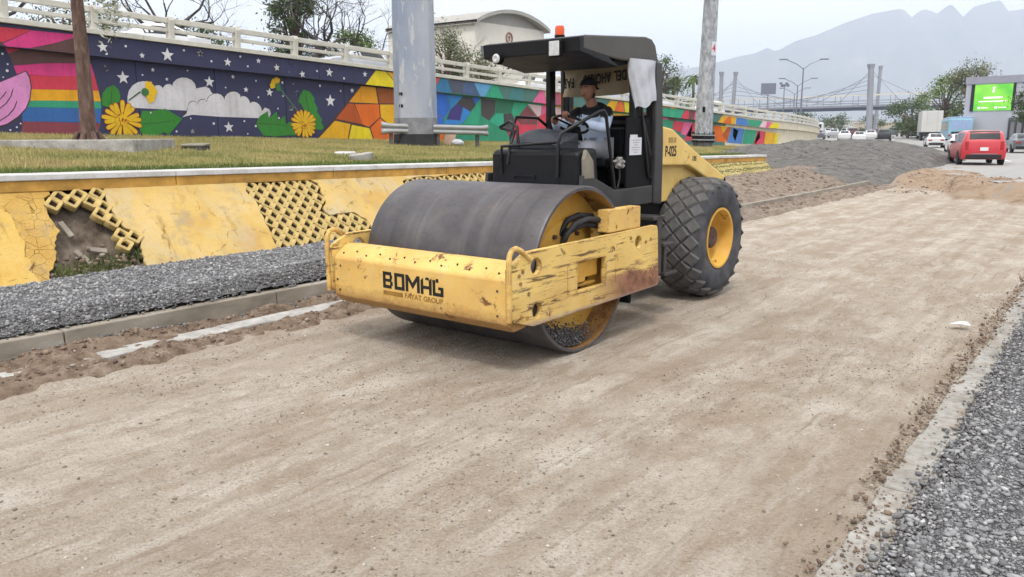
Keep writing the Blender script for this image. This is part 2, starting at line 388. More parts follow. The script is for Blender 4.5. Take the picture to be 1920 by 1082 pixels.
# --- rolled dirt lane
def tread(X, Y):
    # prints of the diamond-lug tyres in two lanes, worn away in patches
    z = 0
    for x0 in (-2.55, -4.35):
        u = X-x0-.05*np.sin(Y*.4); m = np.exp(-(u/.27)**4)*np.clip(.25+2.6*fbm(X*.35+x0, Y*.3, 3), 0, 1)
        z = z-.010*m*(np.maximum(np.abs(np.sin((Y*1.0+u*1.1)*math.pi/.215)), np.abs(np.sin((Y*1.0-u*1.1)*math.pi/.215))) < .8)
    return z
def zdirt(X, Y):
    z = .035*fbm(X*.5, Y*.25, 3)+.018*fbm(X*3.1, Y*1.5, 4)+.013*fbm(X*9, Y*7, 4, .65)*np.clip(.7+2.4*fbm(X*.7, Y*.6, 3), .15, 1.8)+tread(X, Y)
    rut = .012*np.sin(X*5+.6*np.sin(Y*.3))*sm(6, 16, Y)
    z = z*(1-.6*np.exp(-((X+5)/1.6)**2-((Y-6.2)/1.6)**2))
    for x0, a0 in ((-3.05, .35), (-1.75, .3), (-5.9, .25), (-2.3, .2)):
        z = z+.010*np.exp(-((X-x0-a0*.4*np.sin(Y*.13+x0))/.035)**2)*np.clip(.3+2.5*fbm(X*.2+x0, Y*.5, 3), 0, 1)
    z = z+rut-.012
    k = zloose(X, Y); k = k*k*(3-2*k); z = z+k*(.40+.16*fbm(X*.8, Y*.8, 4)+.05*fbm(X*4, Y*4, 3))
    z = z+.05*np.exp(-((X+6.85)/.12)**2)*(.6+1.2*fbm(X*2, Y*2, 3))
    return z
def zloose(X, Y):
    ys0 = np.interp(X, [-7.2, -5.2, -4.2, -2], [32.2, 30.6, 27.0, 26.6]); return np.clip((Y-ys0+1.1*fbm(X*.9, Y*.9, 3))/np.interp(X, [-7, -4, -2], [3.2, 2.6, 2.0]), 0, 1)
xs = np.arange(-7.3, -.72, .03); ys = np.concatenate([np.arange(.6, 10, .03), np.arange(10, 16, .06), np.arange(16, 26, .1), np.arange(26, 41, .16)])
dl = sheet('dirt_lane', xs, ys, zdirt, M['dirt'])
at_ = dl.data.attributes.new('loose', 'FLOAT', 'POINT'); Xg, Yg = np.meshgrid(xs, ys); at_.data.foreach_set('value', zloose(Xg, Yg).astype(np.float32).ravel())

# --- soil between lane and curb, broken gutter concrete under it
def zsoil(X, Y):
    z = .03+.05*fbm(X*2.2, Y*1.1, 4)+.05*fbm(X*9, Y*6, 4, .6)+.07*np.exp(-((X+7.02)/.16)**2)*(.8+1.6*fbm(X*.6, Y*1.6, 3))
    z = z+.06*np.exp(-((X+7.68)/.10)**2)*(.7+1.5*fbm(X*.6+9, Y*1.3, 3))-.14*np.exp(-((X+7.40)/.165)**2)*np.clip(1.05+2.4*fbm(X*.8, Y*1.1+4, 4), 0, 1)
    z = np.where(X > -6.84, z*(1-sm(-6.84, -6.7, X))-.05*sm(-6.84, -6.7, X), z)
    return z
xs = np.arange(-7.93, -6.66, .022); ys = np.concatenate([np.arange(1.2, 9, .025), np.arange(9, 15.5, .06)])
sheet('soil_strip', xs, ys, zsoil, M['soil'])
def gutter_slabs(x0, x1, y0, y1, z, name, mat, lens, root):
    y = y0; i = 0
    while y < y1:
        l = random.uniform(*lens); b = MB()
        n = max(2, int(l/.15)); L_, R_ = [], []
        for k in range(n+1):
            t = y+min(l, y1-y)*k/n
            L_.append((x0+random.uniform(-.02, .02), t)); R_.append((x1+random.uniform(-.035, .035), t))
        poly = L_+R_[::-1]; th = .1; dz = random.uniform(-.008, .008)
        b.prism(poly, lambda p, q: (p, q, z-th), lambda p, q: (p, q, z+dz)); b.build(name, mat, root, bevel=.008, seg=1)
        y += l+.012; i += 1
gut = empty('gutter', (0, 0, 0)); tag(gut, 'broken pale concrete gutter strip half buried in brown soil below the left curb', 'gutter')
gutter_slabs(-7.53, -7.25, 1.3, 16, .030, 'slab', M['concrete'], (1.1, 2.0), gut)
# clods
n = 4200
x = np.concatenate([rng.normal(-7.0, .12, n//2), rng.normal(-7.68, .08, n//2)]); y = rng.uniform(1.4, 15, n)
sz = np.clip(rng.exponential(.006, n)+.004, .004, .034)
stones('soil_clods', np.stack([x, y, zsoil(x, y)+sz*.25], 1), sz, M['dirt_clod'], .75)

# --- left curb
cb = empty('curb', (-7.9, 0, 0)); tag(cb, 'low plain concrete curb holding the gravel strip left of the dirt lane', 'curb')
y = .8
while y < 31:
    l = 2.4 if y < 16 else 3.0
    b = MB(); b.prism([(-.16, -.15), (0.0, -.15), (-.02, .205), (-.16, .205)], lambda p, q: (p+random.uniform(-.004, .004), y, q), lambda p, q: (p+random.uniform(-.004, .004), y+l-.012, q))
    b.build('curb_stone', M['curb'], cb, bevel=.012, loc=(.06, 0, random.uniform(-.01, .008))); y += l

# --- gravel strip behind the curb
def zgravel(X, Y):
    u = (X+10.9)/3.0
    z = .24+.06*np.sin(np.clip(u, 0, 1)*math.pi)+.07*np.exp(-((X+8.35)/.35)**2)*(1+1.5*fbm(Y*.7, X, 2))-.05*np.clip((X+8.15)/.25, 0, 1.2)
    z = z+.03*fbm(X*2, Y*2, 3)+.02*fbm(X*11, Y*11, 3)-.5*sm(13.2, 15.4, Y)
    return z
xs = np.arange(-11.3, -7.95, .035); ys = np.arange(1.2, 15.4, .035)
sheet('gravel_strip', xs, ys, zgravel, M['gravel_bed'])
n = 42000
y = 1.8+12*rng.random(n)**1.15; x = rng.uniform(-11.0, -8.0, n); sz = np.clip(rng.lognormal(math.log(.0095), .45, n), .004, .032)
stones('gravel_stones', np.stack([x, y, zgravel(x, y)+sz*.3], 1), sz, M['gravel_stone'], .7, jit=.4)
n = 3400
y = rng.uniform(1.5, 14, n); x = np.clip(rng.normal(-8.1, .1, n), -8.4, -7.93); sz = np.clip(rng.lognormal(math.log(.013), .4, n), .006, .035)
stones('edge_stones', np.stack([x, y, zgravel(x, y)+sz*.4], 1), sz, M['dark_stone'], .75)
n = 900
y = rng.uniform(1.5, 12, n); x = rng.normal(-7.78, .05, n); sz = np.clip(rng.normal(.014, .006, n), .006, .03)
stones('spilled_stones', np.stack([x, y, zsoil(x, y)+sz*.3], 1), sz, M['dark_stone'], .75)

# --- soil bank further along
def zbank(X, Y):
    z = .07+.55*sm(-7.6, -10.8, X)*sm(13.5, 22, Y)+(.10*fbm(X*.7, Y*.7, 4)+.04*fbm(X*4, Y*4, 3))*sm(-6.7, -7.3, X)-.3*(1-sm(13.6, 15.2, Y))
    return z-.16*(1-sm(-6.75, -7.05, X))
sheet('soil_bank', np.arange(-11.6, -6.7, .06), np.arange(13.5, 36, .1), zbank, M['bank'])

n = 1500
x = rng.uniform(-10.6, -7.0, n); y = rng.uniform(15, 31, n); sz = np.clip(rng.exponential(.018, n)+.008, .008, .10)
stones('bank_stones', np.stack([x, y, zbank(x, y)], 1), sz, M['dirt_clod'], .7)

# --- right edge: thin cracked gutter concrete, stones, road gravel
def zright(X, Y):
    return .012+.075*sm(-.62, -.50, X)+.012*fbm(X*3, Y*3, 3)+.014*fbm(X*14, Y*14, 3)+.05*sm(-.4, 1.5, X)+.40*sm(16, 26.5, Y)*sm(-.74, .6, X)
xs = np.concatenate([np.arange(-.74, .6, .018), np.arange(.6, 10, .15)]); ys = np.concatenate([np.arange(1.5, 9.5, .022), np.arange(9.5, 36, .15)])
sheet('gravel_shoulder', xs, ys, zright, M['gravel_bed'])
g2 = empty('edge_gutter', (0, 0, 0)); tag(g2, 'pale dusty concrete gutter strip along the right edge of the dirt lane', 'gutter')
gutter_slabs(-.94, -.73, 1.6, 30, .018, 'slab', M['gutter_dusty'], (1.4, 2.2), g2)
n = 22000
y = 2.9+6*rng.random(n)**1.6; x = -.64+1.5*rng.random(n)**1.2; sz = np.clip(rng.lognormal(math.log(.0075), .55, n), .0025, .03)
stones('shoulder_stones', np.stack([x, y, zright(x, y)+sz*.25], 1), sz, M['gravel_stone'], .55, jit=.4)
n = 6500
y = 2.9+9*rng.random(n)**1.3; x = np.clip(rng.normal(-.67, .06, n), -.92, -.5); sz = np.clip(rng.lognormal(math.log(.0075), .5, n), .003, .024)
h_ = n//2; stones('gutter_stones', np.stack([x, y, .022+sz*.25], 1)[:h_], sz[:h_], M['dark_stone'], .6, jit=.4); stones('gutter_gravel', np.stack([x, y, .022+sz*.25], 1)[h_:], sz[h_:], M['gravel_stone'], .6, jit=.4)
n = 2600
y = 3+14*rng.random(n)**1.4; x = rng.normal(-.98, .05, n); sz = np.clip(rng.exponential(.0042, n)+.003, .003, .02)
m_ = y < 4.6; x[m_] += rng.uniform(-.02, .26, m_.sum())
stones('edge_clods', np.stack([x, y, .012+sz*.4], 1), sz, M['dirt_clod'], .8)
n = 9000
y = 1.4+14*rng.random(n)**1.5; x = rng.uniform(-6.7, -1.05, n); sz = np.clip(rng.exponential(.0028, n)+.002, .002, .014)
stones('lane_pebbles', np.stack([x, y, zdirt(x, y)+sz*.15], 1), sz, M['pebble'], .6)

stonemat('crumb', [(0, S(126, 110, 94, .66)), (.35, S(158, 142, 124, .74)), (.7, S(188, 174, 156, .8)), (1, S(212, 202, 188, .84))])
n = 80000
y = 1.3+13*rng.random(n)**1.5; x = rng.uniform(-6.75, -1.0, n)
msk = fbm(x*1.1, y*.45, 4)+.35*fbm(x*5, y*3, 3) > rng.uniform(.02, .42, n); x, y = x[msk][:30000], y[msk][:30000]; n = len(x)
sz = np.clip(rng.exponential(.0026, n)+.0022, .0022, .012)
stones('lane_crumbs', np.stack([x, y, zdirt(x, y)+sz*.2], 1), sz, M['crumb'], .7, jit=.35, low=True)

# --- mound of asphalt millings at the far end of the lane
def zmound(X, Y):
    d = (X+13.4-.08*(Y-42))/5.4
    hy = sm(29.5, 43.5, Y+.9*fbm(X*.35, Y*.2, 3))*(1-sm(48, 57, Y)); hgt = np.exp(-np.abs(d)**3.4)*hy**1.15
    z = .06+1.20*hgt*(1+.30*fbm(X*.4, Y*.3, 3))+.16*fbm(X*.7, Y*.6, 4)*(.25+hgt)+.03*fbm(X*4, Y*4, 3)+.26*sm(30, 36, Y)+.42*sm(25, 28.5, Y)*(1-sm(31, 36, Y))*sm(-7.8, -10.4, X)
    return z-.5*(1-sm(25.8, 28.6, Y+1.8*fbm(X*.6, Y*.6, 3)+3.2*sm(-8.6, -7.2, X)*-1))-.4*(1-sm(-6.4, -8.4, X))-.8*(1-sm(-12.5, -11.0, X))*(1-sm(31.5, 34, Y))
sheet('millings_mound', np.arange(-24, -5.8, .11), np.arange(25.4, 58, .14), zmound, M['millings'])
n = 900
x = rng.uniform(-19, -8, n); y = rng.uniform(34, 46, n); sz = np.clip(rng.exponential(.018, n)+.012, .012, .09)
stones('mound_lumps', np.stack([x, y, zmound(x, y)], 1), sz, M['dark_stone'], .7)
n = 1200
x = rng.uniform(-10.5, -2.5, n); y = rng.uniform(29.5, 36, n); sz = np.clip(rng.exponential(.014, n)+.01, .01, .07)
zz_ = np.where(x > -7.2, zdirt(x, y), zbank(x, np.minimum(y, 35)))
stones('heap_clods', np.stack([x, y, zz_], 1), sz, M['dirt_clod'], .7)

# --- avenue: frame with origin at the red car's lane, heading 14 degrees left of the dug lane
AV0 = Vector((-5.4, 43.8, .46)); AVD = Vector((-math.sin(R(14)), math.cos(R(14)), 0)); AVN = Vector((math.cos(R(14)), math.sin(R(14)), 0))
def av(s, off, z=0.0): 
    p = AV0+AVD*s+AVN*off; p.z = float(avz(s))+z; return p
def avz(s): return .46+.85*sm(48, 112, np.asarray(s, float))
def avmap(OFF, SS): return AV0.x+AVD.x*SS+AVN.x*OFF, AV0.y+AVD.y*SS+AVN.y*OFF
avleft = lambda S_: np.interp(S_, [-30, -15.3, -7.4, 5, 14], [2.2, -.7, -2.5, -3.2, -3.6])
sheet('avenue', np.linspace(0, 1, 9), np.linspace(-17, 14, 45), lambda X, Y: .46-.10*(X < .01)-.3*(Y < -16.9)+.012*fbm(X*8, Y, 2)*(X < .3), M['avenue'], mapf=lambda X, Y: avmap(avleft(Y)+.15*vnoise(Y*1.3, Y*0)*(1-X)+X*(11-avleft(Y)), Y))
sheet('avenue_carriageway', np.linspace(-20, 11, 8), np.linspace(14, 420, 120), lambda X, Y: avz(Y)+0*X, M['avenue'], mapf=avmap)
M['road_paint'] = simple('road_paint', S(232, 230, 224, .85), .7, var=.1)
for off in (-5.5, -1.9, 1.75, 5.3):
    for k in range(16):
        s_ = 6+k*11
        if off < -2 and s_ < 18: continue
        b = MB(); p = [av(s_, off-.07, .004), av(s_, off+.07, .004), av(s_+4, off+.07, .004), av(s_+4, off-.07, .004)]
        b.add(p, [(0, 1, 2, 3)]); tag(b.build('lane_marking', M['road_paint']), kind='structure')
sheet('verge', np.linspace(11, 120, 5), np.linspace(-30, 420, 120), lambda X, Y: avz(Y)+.06+0*X, M['concrete'], mapf=avmap)
kb = MB(); kb.grid([[av(s_, 11, q) for s_ in np.linspace(-30, 420, 100)] for q in (-.3, .12)]+[[av(s_, 11.25, q) for s_ in np.linspace(-30, 420, 100)] for q in (.12, -.3)]); tag(kb.build('avenue_kerb', M['concrete']), kind='structure')

# --- lawn
def zlawn(X, Y):
    zc = 1.53-.012*(Y-4); zb = 2.16-.0215*(Y-9.7); t = np.clip((-11.9-X)/14.1, 0, 1.05)
    return zc+(zb-zc)*t-1.9*sm(30.2, 35.5, Y)*sm(-19.5, -12.5, X)+.03*fbm(X*.6, Y*.6, 3)*np.clip(t*8, 0, 1)-.02
a = NM('dry_grass'); P = a.pos(); n = a.noise(.45, 5, .62, P); n2 = a.noise(3.5, 5, .7, P)
c = a.ramp(n, [(.3, S(112, 118, 62, .58)), (.46, S(154, 148, 86, .62)), (.58, S(180, 164, 108, .64)), (.7, S(160, 126, 88, .62))])
c = a.mix(a.math('MULTIPLY', a.bw(n2, .42, .7), .5), c, S(122, 124, 60, .62)); a.color(c); a.rough(.95); a.spec(.1); a.bump(a.noise(40, 5, .7, P), .9, .05); M['grass_ground'] = a.m
sheet('lawn', np.linspace(-26.05, -12.02, 70), np.arange(2, 66, .3), zlawn, M['grass_ground'])
sheet('lawn_edge', np.linspace(-12.02, -11.62, 4), np.arange(2, 30.4, .5), lambda X, Y: 1.44-.012*(Y-4)+0*X, M['concrete'])
# grass blades, nobody could count them
a = NM('grass_blade'); g = a.n.new('ShaderNodeNewGeometry'); P = a.wpos(); n = a.noise(.45, 5, .62, P)
c = a.ramp(n, [(.3, S(108, 122, 58, .58)), (.46, S(152, 150, 84, .62)), (.58, S(186, 172, 112, .66)), (.7, S(170, 134, 94, .62))])
c = a.mix(a.math('MULTIPLY', g.outputs['Random Per Island'], .55), c, S(206, 192, 128, .74)); a.color(c); a.rough(.8); M['blade'] = a.m
def blades(name, x, y, z, hgt, wid, mat, lean=.6):
    n = len(x); a_ = rng.uniform(0, 6.28, n); ln = rng.uniform(.1, lean, n)*hgt; b_ = rng.uniform(0, 6.28, n)
    dx, dy = np.cos(a_)*wid/2, np.sin(a_)*wid/2
    p0 = np.stack([x-dx, y-dy, z-.01], 1); p1 = np.stack([x+dx, y+dy, z-.01], 1); p2 = np.stack([x+np.cos(b_)*ln, y+np.sin(b_)*ln, z+hgt], 1)
    V = np.stack([p0, p1, p2], 1).reshape(-1, 3); F = np.arange(n*3).reshape(-1, 3)
    ob = link(name, nmesh(name, V, F), mat); tag(ob, kind='stuff'); return ob
n = 150000
y = 3+57*rng.random(n)**1.35; x = -12.05-13.9*rng.random(n)
dens = fbm(x*.8, y*.8, 3); keep = dens > rng.uniform(-.75, .12, n); x, y = x[keep], y[keep]; n = len(x)
blades('lawn_grass', x, y, zlawn(x, y), rng.uniform(.03, .085, n)*(1+.8*fbm(x*.5, y*.5, 2)), rng.uniform(.012, .03, n), M['blade'])
n = 14000
y = 3+30*rng.random(n)**1.3; x = rng.uniform(-12.45, -11.98, n)
M['blade_green'] = simple('blade_green', S(104, 128, 58, .62), .8, var=.3, vscale=3)
blades('verge_grass', x, y, zlawn(np.minimum(x, -12.02), y), rng.uniform(.04, .1, n), rng.uniform(.012, .025, n), M['blade_green'])
# ================================================================== yellow sloped retaining wall with lattice blocks
SA = R(50); CSA, SSA = math.cos(SA), math.sin(SA)
def wp(y, v, d=0.0): return Vector((-10.6-v*CSA+d*SSA, y, .25+v*SSA+d*CSA))
WM = frame_matrix((-10.6, 0, .25), (0, 1, 0), (-CSA, 0, SSA))      # local x = along, y = up the slope, z = outwards
vtop = lambda y: 1.42-.0167*(y-4)
rw = empty('retaining_wall', (0, 0, 0)); tag(rw, 'yellow painted sloped retaining wall with broken patches of lattice blocks below the lawn', 'retaining wall')

def plaster(name, pale, crack, base=(210, 174, 94)):
    a = NM(name); P = a.pos(); n = a.noise(.9, 5, .6, P); n2 = a.noise(6, 6, .7, P); n3 = a.noise(45, 4, .7, P)
    c = a.ramp(n, [(.3, S(base[0]-16, base[1]-28, base[2]-22, .82)), (.5, S(*base, .86)), (.7, S(base[0]+6, base[1]+10, base[2]+26, .86))])
    c = a.mix(a.math('MULTIPLY', a.bw(n2, .5, .72), .45), c, S(205, 160, 72, .8))
    pm = a.bw(a.noise(.62, 5, .65, P, None, .6), .60-pale*.16, .74-pale*.16); c = a.mix(a.math('MULTIPLY', pm, .85), c, S(206, 190, 156, .74))
    c = a.mix(a.math('MULTIPLY', a.bw(a.noise(2.0, 8, .72, P), .54, .68), .6), c, S(166, 154, 138, .70)); c = a.mix(a.math('MULTIPLY', a.bw(a.noise(1.8, 6, .75, P, (2.5, .6, 1)), .57, .68), .5), c, S(150, 112, 62, .66)); c = a.mix(a.math('MULTIPLY', a.bw(n3, .56, .68), .4), c, S(140, 112, 70, .64)); crk = a.voro(1.3, 'DISTANCE_TO_EDGE', a.mix(.22, a.n.new('ShaderNodeTexCoord').outputs['Object'], a.noisecol(2.2)), 1); c = a.mix(a.math('MULTIPLY', a.math('MULTIPLY', a.bw(crk.outputs['Distance'], .010, .0), a.bw(n2, .50, .58)), .7), c, S(96, 76, 48, .6))
    h = a.math('ADD', a.math('MULTIPLY', n3, .4), n2)
    if crack:
        e = a.voro(7, 'DISTANCE_TO_EDGE', a.n.new('ShaderNodeTexCoord').outputs['Object'], 1)
        ck = a.bw(e.outputs['Distance'], .02, .0); g = a.bw(a.noise(3, 3, .5, P), .42, .55); ck = a.math('MULTIPLY', ck, g)
        c = a.mix(a.math('MULTIPLY', ck, .8), c, S(120, 88, 50, .6)); c = a.mix(a.math('MULTIPLY', a.bw(n3, .5, .7), .5), c, S(176, 136, 66, .7))
        h = a.math('SUBTRACT', h, ck)
    a.color(c); a.rough(.9); a.spec(.2); a.bump(h, .7 if crack else .4, .02); M[name] = a.m; return a.m
plaster('yellow_plaster', .2, 0); plaster('cracked_plaster', .1, 1, (200, 164, 90)); plaster('faded_plaster', .62, 0, (208, 176, 106))
M['band_paint'] = simple('band_paint', S(200, 152, 72, .76), .85, var=.35, vscale=3.5, bump=.4)
M['block_paint'] = simple('block_paint', S(204, 176, 112, .74), .9, var=.3, vscale=9, bump=.6)
soilmat('cell_soil', S(40, 32, 26, .6), S(66, 52, 42, .6), S(92, 76, 60, .62), 9)
soilmat('wall_soil', S(84, 72, 60, .6), S(132, 118, 104, .64), S(166, 154, 140, .66), 3)

A_B = [(4.091, -.3), (4.091, .014), (4.008, .171), (4.132, .296), (4.046, .364), (4.111, .537), (4.097, .761), (4.087, 1.023), (4.012, 1.125), (3.9, 1.18), (3.7, 1.2)]
B_H = [(4.24, -.3), (4.2, .049), (4.256, .13), (4.405, .309), (4.466, .563), (4.587, .739), (4.546, .957), (4.541, 1.152), (4.595, 1.265), (4.68, 1.33)]
H_C = [(5.6, -.3), (5.486, .044), (5.524, .341), (5.588, .537), (5.539, .625), (5.442, .678), (5.377, .932), (5.368, 1.077), (5.413, 1.36)]
C_L = [(7.58, -.3), (7.602, -.012), (7.609, .161), (7.643, .42), (7.653, .668), (7.681, .952), (7.617, 1.157), (7.697, 1.33)]
L_D = [(9.6, -.3), (9.55, -.08), (9.74, .139), (9.711, .377), (9.507, .557), (9.197, .549), (8.952, .535), (8.936, .71), (9.074, .814), (9.093, .949), (9.112, 1.224), (8.999, 1.30)]
def rough_edge(pts, j=.018):
    o_ = []
    for (p, q) in zip(pts[:-1], pts[1:]):
        n = max(2, int(math.dist(p, q)/.05))
        for k in range(n):
            t = k/n; o_.append((p[0]+(q[0]-p[0])*t+random.uniform(-j, j), p[1]+(q[1]-p[1])*t+random.uniform(-j, j)*.6))
    o_.append(pts[-1]); return o_
def panel(name, left, right, mat, th=.035, lift=0.0, holes=()):
    l = rough_edge(left) if len(left) > 2 else left; r = rough_edge(right) if len(right) > 2 else right
    top0, top1 = (l[-1][0], vtop(l[-1][0])), (r[-1][0], vtop(r[-1][0]))
    outline = l[::-1]+r+[top1, top0]
    outline = [top0]+l[::-1]+r+[top1]
    me = curve_mesh(name, [outline]+[rough_edge(h_+[h_[0]])[:-1] for h_ in holes], th/2, .006, 1)
    ob = link(name, me, mat, rw); ob.matrix_local = WM @ Matrix.Translation((0, 0, -th/2+lift)); return ob
panel('plaster_panel', [(.5, -.3), (.5, 1.45)], A_B, M['yellow_plaster'], lift=.012)
panel('plaster_panel', [(3.3, -.3), (3.3, 1.3)], B_H, M['cracked_plaster'], lift=-.012)
panel('plaster_panel', H_C, C_L, M['faded_plaster'])
RP = [(11.157, 1.163), (11.108, .981), (11.464, .85), (13.0, .70), (15.6, .62), (16.0, 1.0), (15.7, 1.19), (13.686, 1.225), (12.717, 1.23), (12.112, 1.205), (11.752, 1.24)]
panel('plaster_panel', L_D, [(19.0, -.3), (19.0, 1.1)], M['faded_plaster'], holes=[RP])
# soil behind the plaster
xs = np.arange(.5, 19, .05); vs_ = np.arange(-.35, 1.5, .05)
Yg, Vg = np.meshgrid(xs, vs_); D = -.17+.05*fbm(Yg*3, Vg*3, 4)+.03*fbm(Yg*12, Vg*12, 3)-.05*np.exp(-((Yg-4.85)/.4)**2-((Vg-.75)/.35)**2)
V = np.stack([-10.6-Vg*CSA+D*SSA, Yg, .25+Vg*SSA+D*CSA], 2).reshape(-1, 3); c_ = len(xs)
i = (np.arange(len(vs_)-1)[:, None]*c_+np.arange(c_-1)[None]).ravel(); F = np.stack([i, i+1, i+c_+1, i+c_], 1)
me = nmesh('soil_backing', V, F); me.polygons.foreach_set('use_smooth', [True]*len(me.polygons)); link('soil_backing', me, M['wall_soil'], rw)
# lattice blocks
s2 = .0895; ch = .020
octa = [(-s2+ch, -s2), (s2-ch, -s2), (s2, -s2+ch), (s2, s2-ch), (s2-ch, s2), (-s2+ch, s2), (-s2, s2-ch), (-s2, -s2+ch)]
hole = [(-.052, -.049), (.052, -.049), (.052, .049), (-.052, .049)]
BLK = curve_mesh('lattice_block', [octa, hole], .047, .003, 1); BLK.materials.append(M['block_paint'])
BA = Vector((.134, -.1235)); BB = Vector((-.134, -.1235)); BO = Vector((8.163, .651))
cen = [(7.697, 1.352), (7.617, 1.157), (7.681, .952), (7.653, .668), (7.643, .42), (7.609, .161), (7.602, -.05)]+L_D[1:]
for poly_ in (cen, RP):
    ob = link('cell_soil', curve_mesh('cell_soil', [poly_], .002), M['cell_soil'], rw); ob.matrix_local = WM @ Matrix.Translation((0, 0, -.042))
def put_block(y, v, dz=0, tilt=0):
    ob = link('lattice_block', BLK, None, rw)
    ob.matrix_local = WM @ Matrix.Translation((y, v, -.060+dz)) @ Matrix.Rotation(R(45)+random.uniform(-.03, .03), 4, 'Z') @ Matrix.Rotation(tilt, 4, 'X')
tufts = []
PLUG = curve_mesh('cell_soil', [[(-.055, -.055), (.055, -.055), (.055, .055), (-.055, .055)]], .002); PLUG.materials.append(M['cell_soil'])
for i in range(-60, 60):
    for j in range(-60, 60):
        p = BO+BA*i+BB*j
        if inpoly(p.x, p.y, cen) or inpoly(p.x, p.y, RP):
            put_block(p.x, p.y, random.uniform(-.008, .008), random.uniform(-.03, .03))
            if random.random() < .5: tufts.append((p.x, p.y))
        q = p+(BA+BB)*.5
        if (inpoly(q.x, q.y, cen) or inpoly(q.x, q.y, RP)) and random.random() < .5: tufts.append((q.x, q.y))
for y, v in [(4.789, 1.286), (4.91, 1.175), (4.671, 1.164), (5.035, 1.281), (5.16, 1.167), (5.29, 1.285), (5.29, 1.05), (5.19, .925), (5.32, .80), (5.34, .56), (5.50, .50), (5.33, .40)]:
    put_block(y, v, .02+random.uniform(-.02, .02), random.uniform(-.06, .06)); ob = link('cell_soil', PLUG, None, rw); ob.matrix_local = WM @ Matrix.Translation((y, v, -.035)) @ Matrix.Rotation(R(45), 4, 'Z')
brk = MB(); brk.box((0, 0, 0), (.075, .26, .04))
bm_ = brk.mesh('loose_slab')
for y, v, rz in ((4.72, .80, .25), (4.77, .33, .5), (4.98, .42, 1.3)):
    ob = link('loose_slab', bm_, M['curb'], rw, bevel=.008); ob.matrix_local = WM @ Matrix.Translation((y, v, -.10)) @ Matrix.Rotation(rz, 4, 'Z')
# weeds in the cells
px_, pv_ = [], []
for (y, v) in tufts:
    for k in range(16): px_.append(y+random.gauss(0, .03)); pv_.append(v+random.gauss(0, .03))
for k in range(700):
    y = random.uniform(4.3, 5.6); px_.append(y); pv_.append(max(-.05, abs(random.gauss(0, .10))+.03+(.22 if y > 5.3 else 0)*random.random()))
px_, pv_ = np.array(px_), np.array(pv_)
M['weed'] = simple('weed', S(112, 124, 66, .62), .85, var=.4, vscale=4)
wb = blades('wall_weeds', -10.6-pv_*CSA-.06*SSA, px_, .25+pv_*SSA-.06*CSA, rng.uniform(.04, .10, len(px_)), rng.uniform(.010, .022, len(px_)), M['weed'], .9)
tag(wb, kind='stuff')
# fallen earth at the foot of the broken patch
n = 700; y = rng.uniform(4.25, 5.6, n); v = np.abs(rng.normal(0, .16, n)); sz = np.clip(rng.exponential(.012, n)+.006, .006, .05)
stones('fallen_earth', np.stack([-10.6-v*CSA-.05, y, .25+v*SSA-.06], 1), sz, M['dirt_clod'], .7)
# far stretch: stone-like pattern too small to pick apart
a = NM('far_lattice'); P = a.pos(); e = a.voro(5.2, 'DISTANCE_TO_EDGE', P, .35); n = a.noise(1.3, 4, .6, P)
c = a.ramp(n, [(.35, S(176, 160, 92, .7)), (.55, S(204, 186, 116, .74)), (.7, S(210, 196, 150, .76))]); ed = a.bw(e.outputs['Distance'], .11, .03)
c = a.mix(a.math('MULTIPLY', ed, .75), c, S(96, 92, 52, .6)); a.color(c); a.rough(.95); a.bump(a.math('SUBTRACT', 1.0, ed), .9, .05); M['far_lattice'] = a.m
b = MB(); b.prism([(19.02, -.3), (30.45, -.3), (30.45, .95), (19.02, 1.16)], lambda p, q: wp(p, q, -.05), lambda p, q: wp(p, q, 0)); b.build('block_facing', M['far_lattice'], rw)
# band and coping
y = .5
while y < 30:
    l = min(3.0, 30.5-y); y1 = y+l-.012; b = MB(); e0, e1 = vtop(y), vtop(y1)
    def cs(yy):
        v = vtop(yy); X, Z = -10.6-v*CSA, .25+v*SSA; return X, Z
    X0, Z0 = cs(y); X1, Z1 = cs(y1)
    b.prism([(0.03, -.03), (.028, .115), (-.3, .115), (-.3, -.03)], lambda p, q: (X0+p, y, Z0+q), lambda p, q: (X1+p, y1, Z1+q)); b.build('painted_band', M['band_paint'], rw, bevel=.01)
    b = MB(); b.prism([(.05, .117), (.045, .20), (-.42, .205), (-.42, .117)], lambda p, q: (X0+p, y, Z0+q), lambda p, q: (X1+p, y1, Z1+q)); b.build('coping_stone', M['concrete_pale'], rw, bevel=.012)
    y += l
